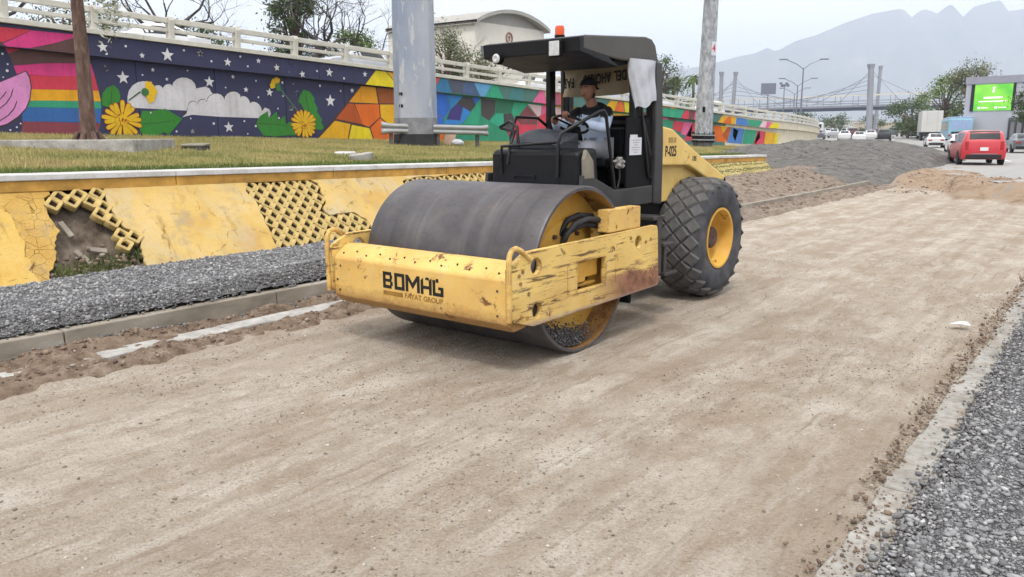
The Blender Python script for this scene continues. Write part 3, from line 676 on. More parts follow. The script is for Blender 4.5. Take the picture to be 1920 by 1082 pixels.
# mural: (plane, colour, part name, layer, outline in metres along the wall and up)
ART = [('f', 'crimson', 'painted_band', 1, [(9.56, 5.098), (10.575, 5.082), (9.751, 4.666), (9.521, 4.759)]), ('f', 'pink', 'painted_band', 1, [(10.574, 5.075), (11.733, 5.072), (11.793, 4.991), (11.09, 4.744), (10.454, 4.569), (9.861, 4.568), (9.747, 4.633)]), ('f', 'maroon', 'painted_band', 1, [(11.792, 4.974), (12.148, 5.04), (12.159, 4.463), (10.453, 4.559), (11.089, 4.733)]), ('f', 'darkblue', 'painted_band', 1, [(9.521, 4.759), (9.742, 4.643), (9.798, 4.55), (9.497, 4.549)]), ('p', 'redpink', 'painted_band', 1, [(9.866, 4.568), (10.333, 4.562), (9.937, 4.383)]), ('p', 'maroon', 'painted_band', 1, [(9.938, 4.39), (10.333, 4.562), (11.009, 4.529), (12.242, 4.463), (12.239, 4.26), (10.905, 4.189), (10.041, 4.067)]), ('p', 'pink', 'painted_band', 1, [(10.04, 4.061), (10.904, 4.182), (12.24, 4.275), (12.327, 3.898), (11.788, 3.853), (11.031, 3.82), (10.093, 3.831)]), ('p', 'crimson', 'painted_band', 1, [(10.108, 3.825), (11.03, 3.813), (12.327, 3.891), (12.398, 3.452), (11.056, 3.435), (10.234, 3.402)]), ('p', 'yellow', 'painted_band', 1, [(10.234, 3.402), (11.055, 3.428), (12.397, 3.445), (12.437, 3.12), (11.02, 3.104), (10.326, 3.084)]), ('p', 'teal', 'painted_band', 1, [(10.294, 3.083), (11.019, 3.101), (12.436, 3.113), (12.429, 2.901), (11.031, 2.896), (10.241, 2.895)]), ('p', 'blue', 'painted_band', 1, [(10.113, 2.892), (11.03, 2.889), (12.429, 2.894), (12.361, 2.451), (11.019, 2.472), (10.098, 2.478)]), ('p', 'wine', 'painted_band', 1, [(10.098, 2.478), (11.018, 2.465), (12.36, 2.44), (12.207, 2.029), (11.001, 2.0), (10.024, 2.109)]), ('p', 'outline', 'painted_wing', 2, [(9.441, 3.518), (9.959, 3.758), (10.365, 3.947), (10.443, 3.783), (10.461, 3.479), (10.39, 3.137), (10.251, 2.844), (10.014, 2.585), (9.675, 2.363), (9.295, 2.261)]), ('p', 'lilac', 'painted_wing', 3, [(9.437, 3.486), (9.955, 3.724), (10.342, 3.912), (10.41, 3.747), (10.428, 3.478), (10.358, 3.136), (10.221, 2.861), (9.987, 2.619), (9.665, 2.407), (9.299, 2.294)]), ('p', 'outline', 'painted_line', 4, [(9.533, 3.081), (9.672, 3.224), (9.752, 3.327), (9.768, 3.308), (9.688, 3.205), (9.549, 3.062)]), ('p', 'outline', 'painted_line', 4, [(9.47, 2.804), (9.707, 2.993), (9.855, 3.197), (9.942, 3.418), (9.959, 3.398), (9.871, 3.178), (9.723, 2.973), (9.487, 2.785)]), ('p', 'outline', 'painted_line', 4, [(9.464, 2.489), (9.731, 2.659), (9.91, 2.864), (10.003, 3.068), (10.019, 3.048), (9.927, 2.844), (9.747, 2.639), (9.481, 2.469)]), ('p', 'cloud', 'painted_cloud', 1, [(13.277, 2.95), (13.311, 3.299), (13.311, 3.299), (13.373, 3.489), (13.508, 3.651), (13.693, 3.763), (13.893, 3.808), (14.068, 3.784), (14.185, 3.701), (14.218, 3.584), (14.238, 3.634), (14.286, 3.676), (14.352, 3.698), (14.423, 3.697), (14.485, 3.67), (14.525, 3.624), (14.536, 3.564), (14.558, 3.635), (14.609, 3.695), (14.679, 3.737), (14.753, 3.754), (14.819, 3.746), (14.862, 3.717), (14.875, 3.675), (14.93, 3.813), (15.06, 3.926), (15.24, 3.991), (15.436, 3.991), (15.608, 3.925), (15.722, 3.802), (15.752, 3.646), (15.752, 3.646), (15.924, 3.686), (16.116, 3.727), (16.263, 3.666), (16.328, 3.534), (16.493, 3.438), (16.459, 3.267), (16.225, 3.226), (15.961, 3.252), (15.758, 3.079), (15.445, 2.889)]), ('p', 'outline', 'painted_cloud', 2, [(15.318, 2.825), (15.325, 2.866), (15.335, 2.905), (15.348, 2.941), (15.362, 2.973), (15.374, 3.002), (15.383, 3.027), (15.388, 3.05), (15.412, 3.122), (15.466, 3.182), (15.541, 3.22), (15.621, 3.231), (15.691, 3.214), (15.737, 3.173), (15.75, 3.119), (15.774, 3.191), (15.827, 3.252), (15.9, 3.292), (15.979, 3.305), (16.048, 3.291), (16.094, 3.254), (16.107, 3.204), (16.152, 3.333), (16.255, 3.441), (16.397, 3.509), (16.551, 3.526), (16.687, 3.489), (16.777, 3.408), (16.803, 3.301), (16.846, 3.428), (16.947, 3.535), (17.086, 3.603), (17.238, 3.622), (17.371, 3.59), (17.459, 3.515), (17.485, 3.416), (17.507, 3.449), (17.562, 3.47), (17.639, 3.47), (17.723, 3.441), (17.797, 3.383), (17.844, 3.301), (17.856, 3.205), (17.884, 3.25), (17.956, 3.28), (18.058, 3.281), (18.168, 3.245), (18.264, 3.171), (18.327, 3.066), (18.343, 2.943), (18.49, 3.086), (15.188, 2.728), (15.205, 2.906)]), ('p', 'cloud', 'painted_cloud', 3, [(15.15, 2.667), (15.326, 2.804), (15.333, 2.845), (15.343, 2.884), (15.356, 2.92), (15.37, 2.953), (15.382, 2.981), (15.392, 3.006), (15.396, 3.03), (15.42, 3.101), (15.474, 3.161), (15.549, 3.199), (15.629, 3.21), (15.699, 3.193), (15.745, 3.152), (15.758, 3.098), (15.782, 3.17), (15.835, 3.231), (15.909, 3.271), (15.987, 3.284), (16.057, 3.27), (16.102, 3.233), (16.115, 3.183), (16.16, 3.312), (16.263, 3.42), (16.406, 3.488), (16.56, 3.504), (16.696, 3.468), (16.786, 3.387), (16.811, 3.28), (16.855, 3.406), (16.956, 3.513), (17.095, 3.582), (17.247, 3.601), (17.38, 3.569), (17.469, 3.494), (17.495, 3.394), (17.516, 3.427), (17.571, 3.449), (17.649, 3.448), (17.733, 3.419), (17.806, 3.361), (17.854, 3.279), (17.866, 3.183), (17.894, 3.228), (17.966, 3.258), (18.067, 3.258), (18.177, 3.223), (18.274, 3.149), (18.337, 3.044), (18.353, 2.921), (18.5, 3.063), (18.692, 3.009), (18.751, 2.846), (18.626, 2.648), (18.161, 2.675), (16.543, 2.701), (15.521, 2.757)]), ('p', 'green', 'painted_leaf', 4, [(12.461, 2.998), (12.467, 3.211), (12.532, 3.395), (12.672, 3.552), (12.899, 3.637), (13.028, 3.505), (13.073, 3.322), (13.039, 3.136), (12.732, 2.913)]), ('p', 'green', 'painted_leaf', 4, [(13.761, 2.856), (13.995, 2.845), (14.271, 2.882), (14.553, 2.936), (14.788, 2.811), (15.146, 2.609), (14.809, 2.27), (14.595, 2.066), (14.447, 2.171), (14.12, 2.01), (13.918, 2.043), (13.712, 2.012), (13.601, 2.236), (13.635, 2.585)]), ('p', 'stem', 'painted_line', 5, [(13.737, 2.44), (14.514, 2.514), (15.091, 2.608), (14.512, 2.491), (13.735, 2.414)]), ('p', 'stem', 'painted_line', 5, [(12.703, 2.943), (12.782, 3.343), (12.833, 3.604), (12.807, 3.344), (12.734, 2.938)]), ('p', 'stem', 'painted_stem', 4, [(13.312, 3.144), (13.334, 3.2), (13.739, 3.486), (13.757, 3.44)]), ('p', 'green', 'painted_leaf', 4, [(18.077, 2.48), (18.243, 2.741), (18.609, 2.942), (18.648, 2.681), (19.025, 2.933), (19.039, 2.587), (19.378, 2.774), (19.396, 2.457), (19.63, 2.559), (19.998, 2.426), (19.971, 2.035), (19.469, 2.037), (19.139, 2.021), (18.855, 1.99), (18.618, 2.024), (18.344, 2.041), (18.169, 2.286)]), ('p', 'stem', 'painted_line', 5, [(18.089, 2.493), (18.97, 2.467), (19.7, 2.378), (18.968, 2.441), (18.087, 2.467)]), ('p', 'green', 'painted_leaf', 4, [(20.029, 3.283), (20.136, 3.572), (20.331, 3.786), (20.63, 3.717), (20.858, 3.435), (20.791, 3.368), (20.979, 3.064), (20.911, 2.981), (21.181, 2.625), (21.093, 2.558), (21.247, 2.328), (21.115, 2.245), (20.494, 2.293), (20.334, 2.938), (20.154, 3.254)]), ('p', 'stem', 'painted_line', 5, [(20.408, 3.741), (20.415, 3.421), (20.537, 2.942), (20.715, 2.522), (20.57, 2.942), (20.448, 3.422)]), ('p', 'stem2', 'painted_stem', 4, [(19.263, 3.713), (19.305, 3.731), (19.996, 3.002), (19.944, 2.984)]), ('p', 'green', 'painted_bud', 6, [(19.045, 3.754), (19.216, 3.892), (19.283, 3.714), (19.099, 3.674)]), ('f', 'paleyellow', 'painted_facet', 1, [(23.398, 4.104), (24.019, 4.716), (24.549, 4.702), (25.147, 4.252), (25.138, 4.056)]), ('f', 'gold', 'painted_facet', 1, [(24.622, 4.692), (25.192, 4.678), (25.173, 4.27)]), ('p', 'outline', 'painted_facet', 1, [(20.84, 1.899), (23.351, 4.109), (25.389, 4.056), (25.285, 1.793)]), ('p', 'orangey', 'painted_facet', 2, [(22.615, 3.376), (23.325, 4.05), (24.126, 4.029), (24.237, 3.361)]), ('p', 'brown', 'painted_facet', 2, [(24.198, 4.025), (25.275, 3.998), (25.18, 3.386), (24.31, 3.37)]), ('p', 'orange', 'painted_facet', 2, [(25.31, 3.999), (25.538, 3.972), (25.506, 3.25), (25.205, 3.369)]), ('p', 'darkorange', 'painted_facet', 2, [(21.873, 2.692), (22.567, 3.318), (22.87, 3.308), (23.299, 2.48)]), ('p', 'orange', 'painted_facet', 2, [(22.928, 3.3), (24.274, 3.334), (24.305, 2.791), (23.656, 2.37), (23.308, 2.473)]), ('p', 'gold', 'painted_facet', 2, [(24.332, 3.322), (25.254, 3.345), (25.352, 3.246), (25.317, 2.486), (24.762, 2.536), (24.368, 2.782)]), ('p', 'gold', 'painted_facet', 2, [(20.946, 1.915), (21.825, 2.614), (22.64, 2.486), (22.445, 1.853)]), ('p', 'paleyellow', 'painted_facet', 2, [(22.716, 2.452), (23.677, 2.318), (23.868, 1.834), (22.499, 1.845)]), ('p', 'orange', 'painted_facet', 2, [(23.75, 2.335), (24.318, 2.746), (24.81, 2.483), (25.468, 2.414), (25.44, 1.81), (23.939, 1.823)]), ('f', 'coral', 'painted_facet', 2, [(27.656, 4.648), (28.003, 4.616), (27.818, 4.326), (27.644, 4.318)]), ('f', 'steel', 'painted_facet', 2, [(28.028, 4.608), (28.484, 4.574), (28.801, 3.963), (27.756, 3.959), (27.768, 4.307)]), ('f', 'slate', 'painted_facet', 2, [(28.509, 4.568), (29.772, 4.534), (29.434, 3.969), (28.827, 3.971)]), ('f', 'slateblue', 'painted_facet', 2, [(29.782, 4.527), (30.401, 4.518), (30.807, 3.895), (29.461, 3.96)]), ('f', 'sky', 'painted_facet', 2, [(30.417, 4.519), (31.796, 4.474), (31.216, 3.865), (30.863, 3.889)]), ('f', 'emerald', 'painted_facet', 2, [(31.808, 4.468), (32.209, 4.467), (32.731, 3.819), (31.251, 3.874)]), ('f', 'seagrey', 'painted_facet', 2, [(32.239, 4.458), (33.491, 4.43), (33.142, 3.843), (32.773, 3.813)]), ('f', 'tealgrey', 'painted_facet', 2, [(33.503, 4.423), (34.381, 4.411), (34.41, 3.768), (33.173, 3.825)]), ('f', 'seagrey', 'painted_facet', 2, [(34.394, 4.408), (35.911, 4.368), (35.201, 3.733), (34.429, 3.758)]), ('f', 'rose', 'painted_facet', 2, [(35.925, 4.361), (36.29, 4.352), (36.502, 3.671), (35.234, 3.703)]), ('f', 'paleyel', 'painted_facet', 2, [(36.325, 4.353), (36.886, 4.335), (37.176, 3.629), (36.537, 3.66)]), ('f', 'mauve', 'painted_facet', 2, [(36.922, 4.336), (37.75, 4.307), (37.904, 3.606), (37.212, 3.629)]), ('p', 'blue2', 'painted_facet', 2, [(27.823, 3.934), (28.609, 3.912), (28.847, 3.219), (28.392, 2.784), (27.915, 2.997)]), ('p', 'steelb', 'painted_facet', 2, [(28.635, 3.913), (29.798, 3.849), (28.874, 3.237)]), ('p', 'char', 'painted_facet', 2, [(29.825, 3.85), (30.484, 3.826), (30.728, 3.436), (30.328, 3.126), (29.677, 3.376), (29.304, 3.471)]), ('p', 'indigo', 'painted_facet', 2, [(29.303, 3.464), (29.758, 3.36), (29.55, 2.71), (28.572, 2.752), (28.873, 3.202)]), ('p', 'blue2', 'painted_facet', 2, [(30.501, 3.827), (31.105, 3.821), (30.672, 3.471)]), ('p', 'bluel', 'painted_facet', 2, [(29.811, 3.344), (30.328, 3.108), (29.709, 2.554), (29.55, 2.71)]), ('p', 'bluel', 'painted_facet', 2, [(28.546, 2.734), (29.539, 2.703), (29.653, 2.518), (28.435, 2.51)]), ('p', 'blue2', 'painted_facet', 2, [(27.915, 2.981), (28.366, 2.773), (28.383, 2.51), (27.772, 2.506)]), ('p', 'emerald', 'painted_facet', 2, [(31.105, 3.803), (31.089, 3.05), (30.935, 2.526), (29.763, 2.536)]), ('p', 'char', 'painted_facet', 2, [(31.133, 3.804), (32.303, 3.731), (32.233, 3.106), (31.751, 2.714), (31.144, 2.961)]), ('p', 'forest', 'painted_facet', 2, [(32.315, 3.731), (33.812, 3.681), (33.585, 3.129), (32.293, 3.107)]), ('p', 'emerald', 'painted_facet', 2, [(33.831, 3.663), (34.978, 3.636), (33.964, 2.813), (33.617, 3.168)]), ('p', 'teal2', 'painted_facet', 2, [(31.144, 2.943), (31.739, 2.696), (33.042, 2.07), (33.037, 1.73), (31.089, 1.692), (29.524, 1.761), (29.545, 2.517), (30.992, 2.527)]), ('p', 'emerald2', 'painted_facet', 2, [(31.809, 2.697), (32.382, 3.053), (32.9, 3.08), (32.955, 2.539), (32.615, 2.369)]), ('p', 'char', 'painted_facet', 2, [(32.949, 3.081), (33.598, 3.122), (33.836, 2.83), (33.898, 2.564), (33.26, 2.069), (32.984, 2.408)]), ('p', 'wine2', 'painted_facet', 2, [(34.978, 3.54), (35.922, 2.973), (35.887, 2.558), (34.414, 2.549), (34.028, 2.794)]), ('p', 'palepink', 'painted_facet', 2, [(35.045, 3.626), (36.301, 3.572), (36.233, 3.056), (35.922, 2.981)]), ('p', 'rose', 'painted_facet', 2, [(36.336, 3.565), (36.827, 3.545), (36.935, 3.248), (36.267, 3.057)]), ('p', 'crimson2', 'painted_facet', 2, [(36.935, 3.228), (37.153, 2.586), (37.086, 1.735), (35.957, 1.744), (35.922, 2.953)]), ('p', 'crimson2', 'painted_facet', 2, [(34.06, 2.757), (34.382, 2.548), (35.887, 2.538), (35.922, 1.704), (34.084, 1.721), (33.259, 2.031)]), ('p', 'palepink', 'painted_facet', 2, [(36.863, 3.546), (38.169, 3.495), (38.327, 2.677), (37.153, 2.586)]), ('p', 'rose', 'painted_facet', 2, [(38.206, 3.496), (39.382, 3.439), (39.397, 2.517), (38.327, 2.677)]), ('f', 'seagrey', 'painted_facet', 2, [(38.364, 4.203), (42.402, 4.06), (43.045, 3.443), (38.807, 3.567)]), ('f', 'gold', 'painted_facet', 2, [(42.544, 3.433), (43.341, 4.056), (44.18, 4.016), (43.813, 3.394)]), ('f', 'orange', 'painted_facet', 2, [(43.813, 3.394), (44.31, 4.02), (44.84, 4.002), (45.0, 3.35)]), ('f', 'paleyellow', 'painted_facet', 2, [(44.973, 4.006), (45.514, 3.988), (46.233, 3.305), (45.135, 3.352)]), ('f', 'orange', 'painted_facet', 2, [(45.65, 3.991), (46.765, 3.921), (47.082, 3.285), (46.373, 3.307)]), ('p', 'orange', 'painted_facet', 2, [(39.75, 3.442), (43.096, 3.32), (43.412, 1.414), (39.784, 1.458)]), ('p', 'gold', 'painted_facet', 2, [(43.096, 3.32), (45.318, 3.26), (45.739, 1.385), (43.412, 1.414)]), ('p', 'paleyellow', 'painted_facet', 2, [(45.318, 3.26), (47.779, 3.162), (47.877, 1.288), (45.74, 1.351)]), ('f', 'emerald', 'painted_facet', 2, [(49.988, 3.811), (53.577, 3.661), (52.956, 3.072), (50.28, 3.067)]), ('f', 'crimson2', 'painted_facet', 2, [(53.645, 3.651), (54.394, 3.648), (54.246, 2.94), (53.093, 3.015)]), ('f', 'wine2', 'painted_facet', 2, [(54.421, 3.649), (55.372, 3.608), (55.155, 2.859), (54.247, 2.928)]), ('f', 'rose', 'painted_facet', 2, [(55.401, 3.596), (56.087, 3.573), (56.151, 2.868), (55.223, 2.89)]), ('p', 'teal2', 'painted_facet', 2, [(50.388, 3.016), (52.288, 2.894), (52.198, 2.346), (50.676, 2.371)]), ('p', 'crimson2', 'painted_facet', 2, [(52.353, 2.895), (53.88, 2.851), (53.534, 2.114), (52.198, 2.346)]), ('p', 'rose', 'painted_facet', 2, [(53.882, 2.833), (55.406, 2.786), (55.212, 1.751), (53.543, 1.996)]), ('p', 'crimson2', 'painted_facet', 2, [(55.406, 2.786), (55.976, 2.766), (55.943, 1.503), (53.986, 1.52)]), ('f', 'seagrey', 'painted_facet', 2, [(57.867, 3.439), (60.202, 3.381), (59.399, 2.739), (57.928, 2.822)]), ('f', 'gold', 'painted_facet', 2, [(60.282, 3.382), (61.424, 3.347), (60.435, 2.714), (59.476, 2.752)]), ('f', 'orange', 'painted_facet', 2, [(61.473, 3.348), (62.09, 3.331), (62.074, 2.757), (61.252, 2.687), (60.432, 2.746)]), ('f', 'gold', 'painted_facet', 2, [(62.141, 3.325), (63.113, 3.292), (62.858, 2.564), (61.92, 2.639)]), ('f', 'blue3', 'painted_facet', 2, [(63.165, 3.293), (65.152, 3.184), (65.984, 2.407), (62.944, 2.565)]), ('f', 'emerald3', 'painted_facet', 2, [(65.244, 3.171), (68.94, 3.051), (68.068, 2.342), (66.073, 2.428)]), ('f', 'palepink', 'painted_facet', 2, [(68.98, 3.052), (69.942, 3.011), (69.646, 2.309), (68.165, 2.342)]), ('f', 'rose', 'painted_facet', 2, [(69.982, 3.011), (71.384, 2.951), (70.26, 2.252), (69.689, 2.294)]), ('f', 'paleyellow', 'painted_facet', 2, [(71.427, 2.944), (73.092, 2.869), (72.993, 2.164), (70.364, 2.237)]), ('p', 'orange', 'painted_facet', 2, [(59.122, 2.613), (60.383, 2.62), (61.668, 1.319), (59.716, 1.404), (59.173, 2.107)]), ('p', 'gold', 'painted_facet', 2, [(60.464, 2.62), (61.859, 2.562), (60.938, 1.976)]), ('p', 'darkorange', 'painted_facet', 2, [(61.894, 2.549), (62.622, 2.499), (61.834, 1.317), (60.941, 1.943)]), ('p', 'blue3', 'painted_facet', 2, [(62.673, 2.5), (65.35, 2.373), (64.966, 1.147), (61.838, 1.284)]), ('p', 'slateblue', 'painted_facet', 2, [(63.055, 2.435), (64.12, 2.236), (63.528, 1.366), (62.955, 1.837)]), ('p', 'emerald3', 'painted_facet', 2, [(65.388, 2.36), (68.265, 2.252), (67.56, 1.115), (65.056, 1.146)]), ('p', 'crimson2', 'painted_facet', 2, [(68.325, 2.238), (70.257, 2.152), (69.833, 0.942), (67.384, 1.011)]), ('p', 'palepink', 'painted_facet', 2, [(68.057, 1.674), (68.753, 2.238), (69.031, 1.668), (67.766, 1.006)]), ('p', 'gold', 'painted_facet', 2, [(70.317, 2.152), (72.879, 2.017), (72.194, 0.983), (69.933, 0.941)]), ('p', 'paleyellow', 'painted_facet', 2, [(72.922, 2.017), (73.75, 1.978), (73.252, 1.044), (72.297, 0.997)])]
STARS = [('f', 12.572, 4.763, 0.179), ('f', 13.818, 4.6, 0.099), ('f', 14.692, 4.678, 0.235), ('f', 15.895, 4.813, 0.105), ('p', 13.215, 3.882, 0.216), ('p', 14.231, 4.186, 0.077), ('p', 14.696, 3.908, 0.064), ('p', 15.474, 2.187, 0.08), ('f', 15.894, 4.817, 0.119), ('f', 16.933, 4.595, 0.159), ('f', 18.213, 4.726, 0.108), ('f', 18.999, 4.531, 0.143), ('p', 16.27, 3.895, 0.207), ('p', 17.225, 4.116, 0.081), ('p', 17.729, 3.686, 0.108), ('p', 18.739, 3.628, 0.162), ('p', 16.912, 2.337, 0.208), ('p', 19.674, 3.063, 0.114), ('p', 20.02, 3.659, 0.101), ('p', 15.487, 2.189, 0.078), ('f', 20.162, 4.354, 0.144), ('f', 21.491, 4.497, 0.188), ('f', 23.375, 4.527, 0.129), ('p', 20.023, 3.663, 0.101), ('p', 21.623, 3.398, 0.258), ('p', 22.796, 3.849, 0.115), ('p', 19.686, 3.068, 0.113)]
DOTS = [('p', 9.776, 4.372, 0.03), ('p', 9.879, 4.09, 0.026), ('p', 9.846, 3.907, 0.04), ('p', 9.723, 3.719, 0.02), ('p', 10.033, 2.416, 0.024), ('p', 9.92, 2.313, 0.027), ('p', 9.738, 2.228, 0.027), ('p', 9.903, 2.16, 0.017), ('p', 12.67, 4.205, 0.036), ('p', 9.502, 2.144, 0.013), ('f', 13.304, 4.851, 0.039), ('f', 15.293, 4.875, 0.038), ('p', 12.676, 4.201, 0.034), ('p', 13.865, 4.002, 0.028), ('p', 15.474, 4.231, 0.026), ('p', 14.031, 2.798, 0.029), ('p', 15.451, 2.629, 0.027), ('p', 14.887, 2.188, 0.034), ('f', 16.296, 4.584, 0.039), ('f', 17.461, 4.823, 0.04), ('f', 17.746, 4.502, 0.037), ('f', 19.621, 4.737, 0.039), ('f', 19.551, 4.394, 0.03), ('p', 16.895, 3.724, 0.028), ('p', 18.177, 4.022, 0.032), ('p', 18.238, 3.43, 0.035), ('p', 19.073, 3.04, 0.03), ('p', 19.337, 3.512, 0.03), ('p', 16.319, 2.461, 0.046), ('p', 17.572, 2.56, 0.036), ('p', 18.042, 2.383, 0.042), ('p', 17.678, 2.099, 0.029), ('p', 19.087, 2.687, 0.04), ('p', 19.843, 3.985, 0.023), ('p', 19.345, 4.012, 0.046), ('f', 19.619, 4.736, 0.038), ('f', 20.879, 4.514, 0.041), ('f', 22.234, 4.301, 0.05), ('f', 19.548, 4.389, 0.024), ('p', 21.13, 3.969, 0.048), ('p', 22.178, 3.808, 0.04), ('p', 19.841, 3.98, 0.022)]
BLOSSOMS = [(13.051, 2.553, 0.659, 0.625, 17), (20.253, 2.47, 0.627, 0.567, 18)]
# ================================================================== ramp wall with mural, railing, ramp deck
def ftop(s): return float(np.interp(s, [0, 9.9, 29.1, 52, 69, 104, 150, 220], [5.53, 5.2, 4.58, 3.80, 3.15, 2.5, 1.9, 1.2]))
def fbot(s): return ftop(s)-float(np.interp(s, [10, 52, 104], [.65, .68, .62]))
def base(s): return float(np.interp(s, [0, 9.7, 52, 70, 110], [2.37, 2.14, 1.2, .85, .45]))
S0, RC = 65.0, 134.0
def mw(s, d=0.0, z=0.0):
    """point on the wall: s metres along, d metres proud of the painted face"""
    if s <= S0: return Vector((-26+d, s, z))
    a_ = min((s-S0)/RC, .40); x = -26-RC*(1-math.cos(a_)); y = S0+RC*math.sin(a_)
    rest = s-S0-RC*a_; dx, dy = -math.sin(a_), math.cos(a_)
    return Vector((x+dx*rest+dy*d, y+dy*rest-dx*d, z))
PC = dict(crimson=(200,64,88), pink=(208,70,134), maroon=(84,56,64), darkblue=(40,50,68), redpink=(190,70,100), yellow=(234,170,34), teal=(32,150,120), blue=(26,98,162), wine=(126,58,76), wine2=(120,64,78),
  outline=(52,34,48), lilac=(216,150,200), cloud=(214,212,218), green=(44,128,60), stem=(28,84,44), stem2=(84,122,110), paleyellow=(240,212,92), gold=(240,180,30), orangey=(226,160,36), brown=(150,84,54), orange=(216,112,64),
  darkorange=(176,86,50), coral=(206,100,96), steel=(58,124,170), slate=(76,86,108), slateblue=(70,96,136), sky=(112,168,214), emerald=(44,164,134), seagrey=(76,118,116), tealgrey=(70,128,136), rose=(220,112,156), paleyel=(222,206,170), mauve=(168,92,118),
  blue2=(44,108,200), steelb=(66,134,200), char=(62,62,72), indigo=(56,50,128), bluel=(70,140,220), forest=(40,112,92), teal2=(52,150,122), emerald2=(44,178,150), palepink=(232,200,206), crimson2=(206,74,98), blue3=(78,128,196), emerald3=(60,158,128), gold2=(240,190,50), navy=(26,40,84), star=(226,226,232), cream=(222,214,196), bud=(52,110,70))
def paint(k):
    n = 'paint_'+k
    if n in M: return M[n]
    a = NM(n); P = a.wpos(); nn = a.noise(1.1, 5, .65, P); n2 = a.noise(14, 4, .7, P); c0_ = [lin(v) for v in PC[k]]; l0 = .25*c0_[0]+.65*c0_[1]+.1*c0_[2]; c = tuple(min(.86, max(.004, l0+(v-l0)*1.22))*.98 for v in c0_)+(1,)
    lo = tuple(v*.84 for v in c[:3])+(1,); hi = tuple(min(.88, v*1.12) for v in c[:3])+(1,)
    col = a.ramp(nn, [(.32, lo), (.7, hi)]); G = lambda v: (v, v*.98, v*.95, 1)
    col = a.mix(a.bw(n2, .5, .75), col, G(.82), 'MULTIPLY')
    st = a.noise(1.3, 5, .65, P, (6, 6, .22)); col = a.mix(a.math('MULTIPLY', a.bw(st, .5, .72), .7), col, G(.72), 'MULTIPLY')
    col = a.mix(a.math('MULTIPLY', a.bw(a.noise(7, 7, .8, P), .56, .66), .6), col, G(.78), 'MULTIPLY')
    g_ = a.n.new('ShaderNodeSeparateXYZ'); a.link(P, g_.inputs[0]); zz_ = a.math('ADD', g_.outputs[2], a.math('MULTIPLY', g_.outputs[1], .0215)); dirt_ = a.bw(a.math('ADD', zz_, a.math('MULTIPLY', a.noise(2.5, 6, .7, P), .7)), 2.95, 2.6)
    col = a.mix(a.math('MULTIPLY', dirt_, .22), col, S(150, 136, 112, .6))
    a.color(col); a.rough(.75); a.spec(.12); a.bump(n2, .12, .01); M[n] = a.m; return a.m
M['wall_cream'] = paint('cream')
M['joint'] = simple('joint', S(40, 40, 44, .6), .9)
rampw = empty('ramp_wall', (-26, 30, 0)); tag(rampw, 'long mural wall of the raised ramp, painted with night sky, flowers and coloured facets', 'wall')
rampw.location = (0, 0, 0)
J = [1.9, 4.86, 7.85, 10.85, 13.66, 16.5, 19.47, 22.36, 25.4, 28.37, 31.43, 34.45]+[34.45+3*k for k in range(1, 30)]
def basecol(s):
    return 'navy' if s < 24 else 'orange' if s < 27.6 else 'teal2' if s < 36 else 'crimson2' if s < 40 else 'gold' if s < 44 else 'teal2' if s < 51 else 'seagrey' if s < 60.5 else 'cream'
for s0, s1 in zip(J[:-1], J[1:]):
    b = MB(); n = 1 if s1 < S0 else 3; g = .012
    for k in range(n):
        a0, a1 = s0+g+(s1-s0-2*g)*k/n, s0+g+(s1-s0-2*g)*(k+1)/n
        b.add([mw(a0, 0, base(a0)-.5), mw(a1, 0, base(a1)-.5), mw(a1, 0, fbot(a1)+.06), mw(a0, 0, fbot(a0)+.06), mw(a0, -.2, base(a0)-.5), mw(a1, -.2, base(a1)-.5), mw(a1, -.2, fbot(a1)+.06), mw(a0, -.2, fbot(a0)+.06)],
              [(0, 1, 2, 3), (7, 6, 5, 4), (0, 3, 7, 4), (1, 5, 6, 2), (3, 2, 6, 7), (0, 4, 5, 1)])
    b.build('panel', paint(basecol((s0+s1)/2)), rampw)
b = MB()
ss = [1.9+2.4*k for k in range(50)]
b.grid([[mw(s, -.05, -.3) for s in ss], [mw(s, -.05, fbot(s)+.05) for s in ss]]); b.build('joint_backing', M['joint'], rampw)
def strip(name, mat, prof, s0, s1, step=2.6, parent=None, col=None):
    """a beam of constant section (d, z above fascia top) along the wall"""
    n = max(1, int((s1-s0)/step)); rows = []
    for k in range(n+1):
        s = s0+(s1-s0)*k/n; rows.append([mw(s, d, ftop(s)+(fbot(s)-ftop(s) if zz == 'b' else zz)) for d, zz in prof])
    b = MB(); m = len(prof); vs = [p for r_ in rows for p in r_]; fs = []
    for i in range(n):
        for j in range(m): fs.append((i*m+j, i*m+(j+1) % m, (i+1)*m+(j+1) % m, (i+1)*m+j))
    fs += [tuple(range(m)), tuple(range(n*m, n*m+m))]; b.add(vs, fs); return b.build(name, mat, parent, bevel=.012, seg=1)
FJ = [1.9, 7.0, 12.0, 17.0, 21.0, 25.2, 30.0, 36, 40, 44, 51, 60.5, 70, 85, 104, 120]
for s0, s1 in zip(FJ[:-1], FJ[1:]):
    strip('fascia_beam', paint('navy' if s1 < 25.3 else 'seagrey' if s1 < 61 else 'cream'), [(.18, 0), (.18, 'b'), (-.25, 'b'), (-.25, 0)], s0, s1-.004, 2.6, rampw)
M['rail_conc'] = simple('rail_concrete', S(204, 200, 190, .86), .85, var=.14, vscale=2, bump=.25)
for k in range(20):
    s0 = 1.9+6*k; strip('coping', M['rail_conc'], [(.26, .012), (.26, .17), (-.35, .17), (-.35, .012)], s0, s0+5.99, 2, rampw)
